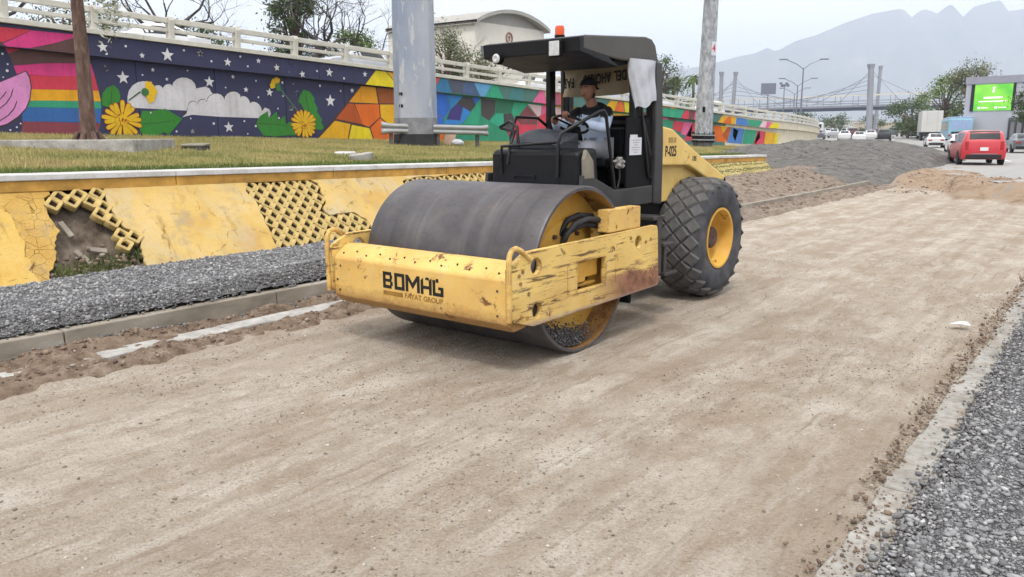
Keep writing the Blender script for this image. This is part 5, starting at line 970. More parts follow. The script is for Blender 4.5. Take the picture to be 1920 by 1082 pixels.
for sgn in (1, -1):
    sp_ = [(.62, 2.83), (.62, 2.946), (.66, 2.965), (1.85, 3.048), (1.98, 3.033), (2.065, 2.972), (2.14, 2.795), (1.75, 2.775), (1.35, 2.768), (1.0, 2.785)]
    b = MB(); b.prism(sp_, lambda p, q: (sgn*.588, p, q), lambda p, q: (sgn*.622, p, q)); b.build('canopy_side', M['roof_sheen'], can, bevel=.015)
b = MB(); b.prism([(.57, 2.80), (.555, 2.94), (.62, 2.955), (.9, 2.855), (1.3, 2.70), (1.28, 2.69)], lambda p, q: (-.615, p, q), lambda p, q: (.62, p, q)); b.build('canopy_front', M['black_paint'], can, bevel=.02, seg=3)
b = MB(); b.prism([(1.28, 2.70), (1.9, 2.80), (2.08, 2.80), (2.08, 2.86), (1.28, 2.82)], lambda p, q: (-.57, p, q), lambda p, q: (.57, p, q)); b.build('canopy_lining', M['black_matt'], can)
for l_, z_, sz, rnd in ((-.40, 2.79, .052, 1), (.36, 2.84, .07, 0)):
    b = MB()
    if rnd: b.lathe([(.01, .62), (sz*1.1, .60), (sz*1.15, .55), (sz, .535)], 'y', 20, (l_, -.02, z_))
    else: b.b6(l_-sz, l_+sz, .50, .56, z_-sz*1.15, z_+sz*1.15)
    lm = b.build('headlamp', M['black_matt'], RL, bevel=0 if rnd else .015)
    b = MB()
    if rnd: b.lathe([(.002, .53), (sz*.6, .522), (sz*.95, .533)], 'y', 20, (l_, -.02, z_))
    else: b.box((l_, .497, z_), (sz*1.75, .012, sz*2.0))
    b.build('lens', M['lamp_glass'], lm, smooth=40, bevel=0 if rnd else .01)
b = MB(); b.cyl((.07, 1.0, 2.975), (.07, 1.0, 3.03), .055, 16); be = b.build('beacon', M['black_matt'], RL)
b = MB(); b.lathe([(.05, 3.03), (.05, 3.10), (.04, 3.125), (.002, 3.13)], 'z', 20, (.07, 1.0, 0)); b.build('beacon_lens', M['beacon'], be, smooth=50)
# plastic wrapped round the right rear post
rows = []
for i in range(26):
    t = i/25; z_ = 2.80-.47*t; row = []
    for j in range(49):
        a_ = 2*math.pi*j/48; cx, cyy = .60, 1.80+.10*t; wk = .008*math.sin(a_*4+t*3+2*math.sin(t*2.5))+.004*math.sin(a_*9-t*4)+.004*math.sin(t*9+a_*1); rx = .066+wk; ry = .30-.08*t+wk*1.2; row.append((cx+math.cos(a_)*rx, cyy+math.sin(a_)*ry, z_+(.05*math.sin(a_)+.02*math.sin(a_*4))*t))
    rows.append(row)
b = MB(); b.grid(rows); b.build('plastic_wrap', M['plastic_sheet'], RL, smooth=50)
# banner at the back of the cab
rows = [[(-.58+1.16*j/14, 2.0+.04*math.sin(j*1.1+i*.6), 2.79-.34*i/6+.05*(j/14)-.03*math.sin(math.pi*j/14)*(i/6)) for j in range(15)] for i in range(7)]
b = MB(); b.grid(rows); bn = b.build('banner', M['banner'], RL, smooth=60)
for body, l_, z_ in (('DEL', .245, 2.67), ('AHORRO', -.075, 2.645), ('FAR', -.47, 2.61)):
    me = text_mesh('lettering', body, .155, .001, 'CENTER', .62 if body != 'AHORRO' else .58, .005); ob = link('lettering', me, M['ink'], bn); ob.matrix_local = frame_matrix((l_, 1.945, z_), (-1, 0, -.06), (.06, 0, -1))
# notice, rag
b = MB(); b.box((.617, 1.68, 1.875), (.006, .25, .19)); b.box((.617, 1.64, 1.985), (.006, .15, .03)); pn = b.build('notice', M['paper'], RL)
pn.location = (-.0, .30, 0); pn.location = (0.0, 0.0, 0.0)
for k in range(6):
    b = MB(); b.box((.6205, 1.68, 1.94-k*.026), (.002, .18-.05*(k % 3), .006)); b.build('print_line', M['ink_grey'], pn)
b = MB(); b.b6(.585, .612, 1.50, 2.0, 1.42, 2.18); b.build('side_panel', M['black_matt'], RL, bevel=.01)
b = MB()
pts = [(.60+.03*math.sin(k*2.1), 1.37+.05*math.cos(k*1.7), 1.70+.045*math.sin(k*1.3)) for k in range(14)]; b.tube(pts, .026, 7); b.build('tied_rag', M['rag'], RL, smooth=60)
b = MB(); b.tube([(.61, 1.36, 1.68), (.61, 1.37, 1.55), (.60, 1.34, 1.43)], .010, 7); b.build('cable', M['hose'], RL, smooth=60)
# seat
b = MB(); b.b6(-.2, .30, 1.55, 1.98, 1.64, 1.74); b.b6(-.2, .30, 1.93, 2.02, 1.74, 2.08); b.b6(-.05, .15, 1.65, 1.9, 1.39, 1.64); b.build('seat', M['black_paint'], RL, bevel=.03, seg=3)
# wheels
TR, TZ, TY, T0, T1 = .745, .735, 3.15, .42, 1.02
b = MB(); prof = [(.37, T0+.04), (.42, T0+.01), (.56, T0-.005), (.66, T0+.03), (.705, T0+.10), (.72, T0+.2), (.722, (T0+T1)/2), (.72, T1-.2), (.705, T1-.10), (.66, T1-.03), (.56, T1+.005), (.42, T1-.01), (.37, T1-.04), (.35, T1-.08), (.35, T0+.08)]
b.lathe(prof, 'x', 96, (0, 0, 0), True); tyre_me = b.mesh('tyre')
lm = MB(); cc, tt, ht = .102, .102, .028
lm.add([(-cc, 0, 0), (0, -tt, 0), (cc, 0, 0), (0, tt, 0), (-cc*.76, 0, ht), (0, -tt*.76, ht), (cc*.76, 0, ht), (0, tt*.76, ht)], [(3, 2, 1, 0), (4, 5, 6, 7), (0, 1, 5, 4), (1, 2, 6, 5), (2, 3, 7, 6), (3, 0, 4, 7)])
lug_me = lm.mesh('tread_lug'); lug_me.materials.append(M['lug_rubber'])
for sgn in (1, -1):
    wl = link('wheel', tyre_me, M['rubber'], RL, smooth=60); wl.location = (0, TY, TZ)
    if sgn < 0: wl.rotation_euler.z = math.pi
    b = MB(); b.lathe([(.352, T1-.05), (.375, T1-.035), (.375, T1-.02), (.35, T1-.02), (.335, T1-.05), (.32, T1-.12), (.29, T1-.24), (.27, T1-.26), (.14, T1-.26), (.02, T1-.26)], 'x', 64); rm = b.build('rim', M['yellow_rim'], wl, smooth=40)
    b = MB(); b.lathe([(.135, T1-.27), (.135, T1-.14), (.12, T1-.12), (.01, T1-.12)], 'x', 32); b.build('hub', M['rust_hub'], wl, smooth=40)
    for k in range(10):
        a_ = 2*math.pi*k/10; b = MB(); b.cyl((T1-.27, math.cos(a_)*.19, math.sin(a_)*.19), (T1-.225, math.cos(a_)*.19, math.sin(a_)*.19), .016, 6); b.build('wheel_nut', M['rust_hub'], wl)
    N = 22; mid = (T0+T1)/2
    for row, off in ((-2, -.215), (-1, -.11), (0, 0), (1, .11), (2, .215)):
        for k in range(N):
            a_ = 2*math.pi*(k+(.5 if row % 2 else 0))/N; rad = .712 if abs(row) < 2 else .682; lean = 0 if abs(row) < 2 else (.42 if off > 0 else -.42)
            ob = link('tread_lug', lug_me, None, wl)
            nrm = Vector((math.sin(lean), math.cos(a_)*math.cos(lean), math.sin(a_)*math.cos(lean))); tg = Vector((0, -math.sin(a_), math.cos(a_)))
            m_ = frame_matrix((mid+off, math.cos(a_)*rad, math.sin(a_)*rad), tg, nrm.cross(tg)); 
            if m_.col[2].xyz.dot(nrm) < 0: m_ = frame_matrix((mid+off, math.cos(a_)*rad, math.sin(a_)*rad), tg, -nrm.cross(tg))
            ob.matrix_local = m_
# ================================================================== driver (same local frame as the machine)
def skin(name, chains, sub=2):
    """chains = list of (points, radii); joined where points coincide"""
    vs, es, rs, key = [], [], [], {}
    for pts, rr in chains:
        prev = None
        for p, r_ in zip(pts, rr):
            k = tuple(round(c, 3) for c in p)
            if k not in key: key[k] = len(vs); vs.append(p); rs.append(r_)
            i = key[k]
            if prev is not None and prev != i: es.append((prev, i))
            prev = i
    me = bpy.data.meshes.new(name); me.from_pydata(vs, es, []); ob = bpy.data.objects.new(name, me); COL.objects.link(ob)
    md = ob.modifiers.new('skin', 'SKIN'); md.use_smooth_shade = True; md.branch_smoothing = .6
    for i, r_ in enumerate(rs):
        sv = me.skin_vertices[0].data[i]; sv.radius = (r_, r_) if not isinstance(r_, tuple) else r_; sv.use_root = (i == 0)
    ob.modifiers.new('sub', 'SUBSURF').levels = sub
    dg = bpy.context.evaluated_depsgraph_get(); m2 = bpy.data.meshes.new_from_object(ob.evaluated_get(dg)); m2.name = name
    bpy.data.objects.remove(ob); bpy.data.meshes.remove(me); return m2
def add_mesh(mb, me):
    mb.add([v.co[:] for v in me.vertices], [tuple(p.vertices) for p in me.polygons])
M['skin'] = simple('skin', S(170, 120, 96, .8), .55, var=.12, vscale=12)
M['shirt_blue'] = simple('shirt_blue', S(202, 216, 240, .96), .85, var=.12, vscale=12, bump=.25, bscale=18)
M['shirt_black'] = simple('shirt_black', S(24, 25, 30, .8), .85, var=.2, vscale=8)
M['trousers'] = simple('trousers', S(186, 188, 194, .8), .85, var=.14, vscale=8, bump=.2, bscale=16)
M['cap'] = simple('cap', S(26, 22, 24, .8), .8, var=.2); M['hair'] = simple('hair', S(28, 22, 20, .8), .7); M['boot'] = simple('boot', S(70, 56, 44, .7), .7); M['eye'] = simple('eye', S(30, 24, 22, .7), .3); M['lip'] = simple('lip', S(120, 70, 62, .7), .6)
L0 = .05
hip = (L0, 1.77, 1.82); ch1 = (L0, 1.76, 1.98); ch2 = (L0, 1.71, 2.17); nk = (L0, 1.655, 2.345); hd = (L0, 1.62, 2.44)
sh = {s: (L0+s*.185, 1.70, 2.27) for s in (1, -1)}
el = {1: (L0+.30, 1.46, 2.07), -1: (L0-.27, 1.40, 2.06)}; wr = {1: (L0+.02, 1.17, 2.165), -1: (L0-.17, 1.17, 2.155)}
kn = {s: (L0+s*.13, 1.33, 1.88) for s in (1, -1)}; an = {s: (L0+s*.12, 1.17, 1.50) for s in (1, -1)}; toe = {s: (L0+s*.13, 1.0, 1.46) for s in (1, -1)}
person = empty('person', (roller.location.x, roller.location.y, 0), -.0194, 'driver in light blue shirt and backwards cap seated on the road roller', 'person')
mb = MB()
add_mesh(mb, skin('b', [([hip, ch1, ch2, nk, hd], [.11, .105, .10, .070, .068])]+[([ch2, sh[s], el[s], wr[s]], [.10, .055, .042, .03]) for s in (1, -1)]+[([hip, (L0+s*.10, 1.70, 1.82), kn[s], an[s], toe[s]], [.12, .085, .062, .045, .035]) for s in (1, -1)]))
# head: skull, jaw, nose, ears
hc = Vector((L0-.005, 1.590, 2.492)); n1, n2 = 18, 14; rows = []
for i in range(n2+1):
    v = math.pi*i/n2; row = []
    for j in range(n1+1):
        u = 2*math.pi*j/n1; x, y, z = math.sin(v)*math.sin(u), -math.sin(v)*math.cos(u), math.cos(v)   # -y is the face
        px, py, pz = x*.080, y*.102, z*.120
        if z < 0: px *= 1+z*.30; py *= 1+z*.16
        f = max(0, -y)
        if f > .75 and abs(x) < .28 and -.35 < z < .12: py -= .020*(1-abs(x)/.28)*(1-abs(z+.12)/.28 if abs(z+.12) < .28 else 0)
        if f > .6 and .05 < z < .22 and .2 < abs(x) < .5: py += .010
        if f > .6 and -.85 < z < -.62 and abs(x) < .3: py -= .008
        row.append(hc+Vector((px, py, pz)))
    rows.append(row)
mb.grid(rows)
for s in (1, -1): mb.box(hc+Vector((s*.078, .012, -.005)), (.014, .034, .055))
# hands closed round the wheel rim: palm, four unequal fingers, thumb
for s in (1, -1):
    w_ = Vector(wr[s]); t = math.radians(250 if s > 0 else 235) if s > 0 else math.radians(200)
    g = min(ring, key=lambda q: (q-w_).length); d = (g-w_).normalized(); side = Vector((1, 0, 0))*(1 if s > 0 else -1); upv = Vector((0, 0, 1))
    palm = g-d*.035+upv*.02
    mb.tube([w_, w_+d*.02+upv*.008, palm, g+upv*.024], [.026, .034, .038, .03], 10)
    for k, ln in enumerate((.9, 1.0, .95, .78)):
        o_ = side*(.030-.020*k); q0 = g+upv*.026+o_*.8
        mb.tube([q0-d*.01, q0+d*.028*ln+upv*.004, q0+d*.040*ln-upv*.022, q0+d*.018*ln-upv*.046, q0-d*.008-upv*.046], [.0095, .0095, .009, .008, .006], 7)
    mb.tube([palm+side*-.03, g+side*-.045-upv*.006, g+side*-.035-upv*.034+d*.01], [.011, .010, .008], 7)
body = mb.build('body', M['skin'], person, smooth=70)
for s in (1, -1):
    b = MB(); b.lathe([(.001, .010), (.008, .006), (.011, 0)], 'y', 10, hc+Vector((s*.030, -.094, .012))); b.build('eye', M['eye'], body)
    b = MB(); b.box(hc+Vector((s*.032, -.094, .034)), (.036, .012, .008)); b.build('eyebrow', M['hair'], body)
b = MB(); b.box(hc+Vector((0, -.093, -.062)), (.042, .012, .010)); b.build('mouth', M['lip'], body, bevel=.003)
b = MB(); rows2 = []
for i in range(5):
    v = math.pi*(.62+.30*i/4); rows2.append([hc+Vector((math.sin(v)*math.sin(u)*.0775*(1+math.cos(v)*.28), -math.sin(v)*math.cos(u)*.100*(1+math.cos(v)*.15), math.cos(v)*.1185)) for u in [-.9+1.8*j/10 for j in range(11)]])
b.grid(rows2); b.build('beard', M['hair'], body, smooth=60)
b = MB(); rows = []
for i in range(6):
    v = math.pi*(.44+.32*i/5); rows.append([hc+Vector((math.sin(v)*math.sin(u)*.082, -math.sin(v)*math.cos(u)*.104, math.cos(v)*.120)) for u in [1.5+3.28*j/12 for j in range(13)]])
b.grid(rows); b.build('hair', M['hair'], person, smooth=60)
# cap worn backwards
b = MB(); rows = []
for i in range(8):
    v = math.pi*.5*i/7*.96+.02; rows.append([hc+Vector((math.sin(v)*math.sin(u)*.094, .010-math.sin(v)*math.cos(u)*.114, .046+math.cos(v)*.098)) for u in [2*math.pi*j/20 for j in range(21)]])
b.grid(rows); cap = b.build('cap', M['cap'], person, smooth=60)
b = MB(); br = []
for i in range(4):
    t = i/3; br.append([hc+Vector((math.sin(u)*(.084+.012*t), .008-math.cos(u)*(.102+.075*t), .050-.035*t)) for u in [math.pi-.95+1.9*j/10 for j in range(11)]])
b.grid(br); b.build('brim', M['cap'], cap, smooth=60)
# shirt: blue body and sleeves, black yoke and collar; trousers
def lerp(p, q, t): return tuple(p[i]+(q[i]-p[i])*t for i in range(3))
sm_ = skin('shirt', [([(L0, 1.775, 1.80), ch1, ch2, (L0, 1.69, 2.27), (L0, 1.665, 2.345)], [.172, .170, .172, .142, .090])]+[([ch2, sh[s], lerp(sh[s], el[s], .5), el[s], lerp(el[s], wr[s], .88)], [.158, .088, .076, .066, .045]) for s in (1, -1)])
shirt = link('shirt', sm_, M['shirt_blue'], person, smooth=80); sm_.materials.append(M['shirt_black'])
mi = []
for p in sm_.polygons:
    c_ = p.center
    mi.append(1 if (c_.z > 2.225-.20*max(0, 1.70-c_.y) and c_.y > 1.50) or (c_.z > 2.12 and c_.y > 1.78) else 0)
sm_.polygons.foreach_set('material_index', mi)
tm = skin('trousers', [([hip, (L0+s*.10, 1.70, 1.82), kn[s], lerp(kn[s], an[s], .85)], [.150, .112, .092, .068]) for s in (1, -1)])
link('trousers', tm, M['trousers'], person, smooth=80)
for s in (1, -1):
    link('boot', skin('boot', [([(an[s][0], an[s][1]+.02, an[s][2]), (an[s][0], an[s][1]-.01, 1.445), (toe[s][0], toe[s][1], 1.435)], [.052, .055, .04])]), M['boot'], person, smooth=80)
b = MB(); b.box((L0+.158, 1.62, 2.08), (.004, .10, .05)); b.box((L0+.10, 1.545, 2.0), (.05, .004, .03)); 
# ================================================================== lawn furniture, masts, tree, building, plants
zl = lambda x, y: float(zlawn(np.array([x]), np.array([y]))[0])
a = NM('mast_paint'); P = a.pos(); n = a.noise(.8, 4, .5, P, (1, 1, .35)); n2 = a.noise(3, 6, .7, P, (1.5, 1.5, .4)); n3 = a.noise(9, 5, .7, P)
c = a.ramp(n, [(.35, S(142, 152, 172, .8)), (.5, S(160, 166, 180, .82)), (.65, S(176, 178, 186, .82))]); c = a.mix(a.math('MULTIPLY', a.bw(n2, .56, .60), .75), c, S(196, 194, 192, .82)); c = a.mix(a.math('MULTIPLY', a.bw(n3, .60, .72), .3), c, S(120, 120, 126, .7))
a.color(c); a.rough(.6); M['mast_paint'] = a.m
a = NM('mast_primer'); P = a.pos(); n = a.noise(4, 6, .75, P, (1, 1, .5)); c = a.ramp(n, [(.4, S(138, 140, 146, .78)), (.52, S(172, 174, 178, .8)), (.62, S(192, 193, 195, .82))]); a.color(c); a.rough(.7); M['mast_primer'] = a.m
M['stained'] = simple('stained_concrete', S(96, 94, 94, .66), .9, var=.4, vscale=3, bump=.3)
M['soot'] = simple('soot_steel', S(52, 52, 54, .7), .85, var=.35, vscale=4)
M['galv'] = simple('galvanised', S(172, 172, 172, .78), .5, .25, var=.12, vscale=3)
M['base_grey'] = simple('base_grey', S(138, 138, 142, .76), .8, var=.3, vscale=3)
# big octagonal mast
mz = zl(-20.1, 20.5)
mast = empty('mast', (-20.1, 20.5, mz)); tag(mast, 'thick grey octagonal steel mast standing on the lawn behind the guardrail', 'mast')
b = MB(); b.tube([(0, 0, .32), (0, 0, 6.6)], [.75, .70], 8); sh_ = b.build('shaft', M['mast_paint'], mast)
b = MB(); b.tube([(0, 0, 6.62), (0, 0, 14), (0, 0, 24)], [.705, .65, .57], 8); b.build('shaft', M['mast_paint'], mast)
b = MB(); b.tube([(0, 0, 6.58), (0, 0, 6.66)], [.73, .73], 8); b.build('collar', M['galv'], mast)
b = MB(); b.tube([(0, 0, -.1), (0, 0, .40)], [.80, .78], 8); b.build('base', M['soot'], mast)
b = MB(); b.tube([(0, 0, .40), (0, 0, .95)], [.763, .757], 8); b.build('base_band', M['base_grey'], mast)
for dz in (1.75, 1.35):
    p = Vector((.15, -.78, dz)); b = MB(); ang = math.atan2(-20.5, 20.1)
    d = Vector((math.cos(ang), math.sin(ang), 0)); s_ = Vector((-d.y, d.x, 0))
    q = d*.735+s_*-.48*-1 if False else Vector((0, 0, 0))
    b.box((0, 0, 0), (.02, .16, .10)); ob = b.build('access_hole', M['black_matt'], mast); a_ = R(-90); ob.location = (.02, -.725, dz); ob.rotation_euler.z = R(-90)
b = MB(); b.prism([(0, -.22), (.11, 0), (0, .22), (-.11, 0)], lambda p, q: (p, 0, q), lambda p, q: (p, .02, q)); ob = b.build('plate', M['soot'], mast); ob.location = (.55, -.47, 5.75); ob.rotation_euler.z = R(45)
# guardrail
g0, g1 = Vector((-20.35, 19.08, 0)), Vector((-18.44, 22.46, 0)); gd = (g1-g0).normalized(); gn = Vector((gd.y, -gd.x, 0))
gr = empty('guardrail', (-19.4, 20.77, 0)); gr.location = (0, 0, 0); tag(gr, 'short galvanised guardrail section in front of the thick octagonal mast', 'guardrail')
wprof = [(0, -.155), (.05, -.13), (.075, -.085), (.05, -.04), (.005, 0), (.05, .04), (.075, .085), (.05, .13), (0, .155)]
def gz(t): return 2.26-.10*t
rows = []
for k in range(25):
    t = k/24; p = g0.lerp(g1, t); fl = max(0, .08-t)*3+max(0, t-.94)*3; rows.append([Vector((p.x, p.y, gz(t)))+gn*(d*(1+fl*2)-fl*.3)+Vector((0, 0, z*(1+fl*1.6))) for d, z in wprof])
b = MB(); b.grid(rows); rl = b.build('beam', M['galv'], gr, smooth=60); so_ = rl.modifiers.new('t', 'SOLIDIFY'); so_.thickness = .008
for t in (.09, .52, .90):
    p = g0.lerp(g1, t)-gn*.07; z0 = zl(p.x, p.y)-.05; b = MB(); b.box((p.x, p.y, (z0+gz(t)+.08)/2), (.12, .10, gz(t)+.08-z0), Matrix.Rotation(math.atan2(gd.y, gd.x), 3, 'Z')); b.build('post', M['stained'], gr, bevel=.006)
# things by the guardrail
M['card'] = simple('cardboard', S(214, 178, 158, .8), .9, var=.12)
b = MB(); b.box((0, 0, .22), (.40, .12, .44)); o_ = b.build('cardboard_sheet', M['card'], bevel=.01); o_.location = (-20.2, 22.3, zl(-20.2, 22.3)); o_.rotation_euler = (0, R(10), R(40)); tag(o_, 'pale pink cardboard sheet leaning behind the guardrail', 'cardboard')
b = MB(); rows = []
for i in range(8):
    v = math.pi*i/7; rows.append([(math.sin(v)*math.cos(u)*.27*(1+.15*math.sin(u*3)), math.sin(v)*math.sin(u)*.20, .12+math.cos(v)*.13*(1+.2*math.sin(u*2+v*3))) for u in [2*math.pi*j/14 for j in range(15)]])
b.grid(rows); o_ = b.build('plastic_bag', M['plastic_sheet'], smooth=40); o_.location = (-19.7, 22.2, zl(-19.7, 22.2)-.02); tag(o_, 'white plastic bag lying on the grass below the guardrail', 'bag')
# second mast with number 4
m2z = zl(-20.7, 45.6)-.05
m2 = empty('mast', (-20.7, 45.6, m2z)); tag(m2, 'slim leaning grey steel mast with a red number 4 plate behind the roller', 'mast')
m2.rotation_euler = (R(.5), R(1.5), 0)
b = MB(); b.tube([(0, 0, .85), (0, 0, 6), (0, 0, 16)], [.53, .45, .33], 12); b.build('shaft', M['mast_primer'], m2, smooth=50)
b = MB(); b.cyl((0, 0, -.4), (0, 0, .32), .62, 8); b.build('footing', M['stained'], m2, bevel=.02)
for z0 in (.45, .72):
    b = MB(); b.cyl((0, 0, z0), (0, 0, z0+.06), .70, 12); b.build('flange', M['galv'], m2)
for k in range(12):
    a_ = 2*math.pi*k/12; b = MB(); b.cyl((math.cos(a_)*.64, math.sin(a_)*.64, .3), (math.cos(a_)*.64, math.sin(a_)*.64, .95), .028, 6); b.build('anchor_bolt', M['soot'], m2)
b = MB(); b.cyl((0, 0, .30), (0, 0, .78), .50, 12); b.build('stub', M['soot'], m2)
fa = math.atan2(-45.6, 20.7); fd = Vector((math.cos(fa), math.sin(fa), 0)); sd_ = Vector((-fd.y, fd.x, 0))
ob = MB().box((0, 0, 0), (.02, .16, .30)).build('access_hole', M['black_matt'], m2); ob.matrix_local = frame_matrix(fd*.52-sd_*.05+Vector((0, 0, 2.25)), fd, sd_)
d4 = (fd+sd_*.9).normalized(); ob = MB().box((0, 0, 0), (.012, .34, .78)).build('number_plate', M['paper'], m2); ob.matrix_local = frame_matrix(d4*.47+Vector((0, 0, 5.72)), d4, Vector((-d4.y, d4.x, 0)))
M['red_ink'] = simple('red_ink', S(196, 40, 60, .9), .6)
tm_ = link('number', text_mesh('number', '4', .62, .002, 'CENTER', .8, .01), M['red_ink'], m2); tm_.matrix_local = frame_matrix(d4*.48+Vector((0, 0, 5.72)), Vector((-d4.y, d4.x, 0)), (0, 0, 1))
# planter and tree
pz = zl(-18.3, 8.4)
pl_ = empty('planter', (-18.45, 8.45, pz), R(37.7)); tag(pl_, 'long low pale concrete planter kerb round the tree on the lawn', 'planter')
for (x0, x1, y0, y1) in ((-1.5, 1.5, -1.05, -.87), (-1.5, 1.5, .87, 1.05), (-1.5, -1.32, -.868, .868), (1.32, 1.5, -.868, .868)):
    b = MB(); b.b6(x0, x1, y0, y1, -.3, .19); b.build('kerb', M['concrete'], pl_, bevel=.02)
b = MB(); b.b6(-1.319, 1.319, -.869, .869, -.2, .08); b.build('earth', M['soil'], pl_)
a = NM('bark'); P = a.pos(); n = a.noise(9, 6, .7, P, (1, 1, .3)); c = a.ramp(n, [(.3, S(70, 52, 44, .64)), (.5, S(112, 86, 74, .68)), (.7, S(146, 122, 108, .7))]); a.color(c); a.rough(.95); a.bump(n, .9, .03); M['bark'] = a.m
M['twig'] = simple('twig', S(86, 78, 76, .66), .95, var=.3, vscale=2)
def leafmat(name, c0, c1):
    a = NM(name); g = a.n.new('ShaderNodeNewGeometry'); n = a.noise(.9, 3, .5, a.wpos()); f = a.math('ADD', a.math('MULTIPLY', g.outputs['Random Per Island'], .6), a.math('MULTIPLY', n, .45))
    a.color(a.ramp(f, [(.2, c0), (.8, c1)])); a.rough(.6); a.spec(.3)
    a.b.inputs['Transmission Weight'].default_value = 0; M[name] = a.m; return a.m
leafmat('leaf_dark', S(48, 66, 36, .7), S(104, 124, 70, .72)); leafmat('leaf_green', S(70, 98, 40, .7), S(142, 164, 76, .74)); leafmat('leaf_olive', S(78, 88, 60, .7), S(148, 150, 112, .74)); leafmat('leaf_pale', S(150, 156, 132, .8), S(214, 214, 200, .84))
def leaves(name, C, sizes, mat, parent):
    """small leaf-shaped quads, random attitude"""
    n = len(C); A = rng.normal(size=(n, 3)); A /= np.linalg.norm(A, axis=1)[:, None]; B = rng.normal(size=(n, 3)); B -= A*(A*B).sum(1)[:, None]; B /= np.linalg.norm(B, axis=1)[:, None]
    s_ = sizes[:, None]; V = np.stack([C-A*s_, C+B*s_*.45, C+A*s_, C-B*s_*.45], 1).reshape(-1, 3); F = np.arange(n*4).reshape(-1, 4)
    return link(name, nmesh(name, V, F), mat, parent)
def grow(mb, p, d, ln, r_, lev, tips, rnd, split=(2, 3), bend=.35, up_=.1, sides=5, spread=.75):
    pts = [Vector(p)]; rs = [r_]; d = Vector(d).normalized(); seg = 3
    for k in range(seg):
        d = (d+Vector((rnd.gauss(0, bend*.4), rnd.gauss(0, bend*.4), rnd.gauss(0, bend*.3)+up_*.3))).normalized(); pts.append(pts[-1]+d*ln/seg); rs.append(r_*(1-.30*(k+1)/seg))
    mb.tube(pts, rs, max(3, sides), caps=False)
    if lev <= 0: tips.append(pts[-1]); return
    for k in range(rnd.randint(*split)):
        nd = (d+Vector((rnd.gauss(0, spread), rnd.gauss(0, spread), rnd.gauss(0, spread*.7)+up_))).normalized()
        at = pts[rnd.choice((-1, -1, -2))]; grow(mb, at, nd, ln*rnd.uniform(.62, .86), rs[-1]*rnd.uniform(.6, .85), lev-1, tips, rnd, split, bend, up_, sides-1, spread)
tr = empty('street_tree', (-18.5, 8.5, pz), 0, 'brown leaning trunk of a young tree rising from the concrete planter', 'tree')
b = MB(); P0_ = [(.0, .0, -.05), (0, 0, .06), (-.03, .03, .5), (-.08, .08, 1.7), (-.2, .15, 3.2), (-.28, .2, 4.3)]
b.tube(P0_, [.31, .21, .165, .145, .128, .115], 14); tk = b.build('trunk', M['bark'], tr, smooth=60)
rn = random.Random(3); b = MB()
for k in range(7): 
    a_ = k*.9; b.tube([(math.cos(a_)*.2, math.sin(a_)*.2, .35), (math.cos(a_)*.34, math.sin(a_)*.34, .06), (math.cos(a_)*.62, math.sin(a_)*.62, -.02)], [.05, .08, .05], 7)
b.build('root_flare', M['bark'], tr, smooth=60)
b = MB(); tips = []
for k in range(6): grow(b, (-.28, .2, 4.2), (math.cos(k*1.05)*.7, math.sin(k*1.05)*.7, .8), 1.3, .09, 3, tips, rn, (2, 3), .3, .05, 5)
b.build('branches', M['bark'], tr)
tips = np.array([t[:] for t in tips]); C = np.repeat(tips, 14, 0)+rng.normal(0, .26, (len(tips)*14, 3)); C = C[C[:, 2] > 3.95]
C = np.concatenate([C, np.array([.75, .45, 3.2])+rng.normal(0, 1, (260, 3))*np.array([.16, .16, .42])]); leaves('crown', C, rng.uniform(.04, .085, len(C)), M['leaf_pale'], tr)
b = MB(); b.tube([(-.1, .15, 4.4), (.5, .4, 4.1), (.75, .45, 3.5), (.78, .46, 2.9)], [.03, .02, .012, .006], 5); b.build('hanging_twig', M['bark'], tr)
# small things on the lawn
def at_lawn(x, y): return (x, y, zl(x, y))
b = MB(); b.b6(-.24, .24, -.2, .2, -.1, .10); o1 = b.build('valve_box', M['stained'], bevel=.01); tag(o1, 'small square concrete valve box with a pale lid near the planter', 'valve box'); o1.location = at_lawn(-17.2, 10.3)
b = MB(); b.b6(-.28, .28, -.23, .23, .10, .14); o2 = b.build('lid', M['cream_panel'], o1, bevel=.01); o2.rotation_euler = (R(4), 0, R(6)); o1.rotation_euler.z = R(30)
b = MB(); b.lathe([(.01, .06), (.24, .06), (.27, .03), (.28, -.03)], 'z', 24); o_ = b.build('manhole_cover', M['concrete_pale'], smooth=30); o_.location = at_lawn(-15.4, 13.2); tag(o_, 'flat round pale concrete cover in the grass', 'manhole cover')
b = MB(); b.lathe([(.01, .12), (.20, .125), (.24, .15), (.27, .13), (.26, .02), (.22, -.05)], 'z', 24); o_ = b.build('concrete_drum', M['concrete'], smooth=40); o_.location = at_lawn(-13.4, 11.95); tag(o_, 'squat round concrete block lying on the grass edge', 'concrete block'); o_.rotation_euler = (R(6), R(-4), 0)
# building with arched roof
bA, bB, bC = Vector((-74.34, 87.91, 0)), Vector((-73.26, 102.93, 0)), Vector((-90.5, 86.9, 0)); bD = bB+(bC-bA)
M['plaster_cream'] = simple('plaster_cream', S(226, 220, 208, .84), .9, var=.06, vscale=.3, bump=.1); M['roof_metal'] = simple('roof_metal', S(176, 172, 164, .78), .6, .2, var=.1, vscale=.5)
a = NM('far_glass'); a.color(S(86, 104, 116, .7)); a.rough(.12); a.spec(.8); M['far_glass'] = a.m
hall = empty('hall_building', (0, 0, 0)); tag(hall, 'cream hall with arched metal roof and round emblem beyond the ramp', 'building')
Z1 = 17.5; ex_ = (bB-bA).normalized(); wl_ = (bB-bA).length; nf = Vector((ex_.y, -ex_.x, 0))
b = MB(); b.prism([tuple(p.xy) for p in (bA, bB, bD, bC)], lambda p, q: (p, q, 0), lambda p, q: (p, q, Z1)); b.build('wall', M['plaster_cream'], hall)
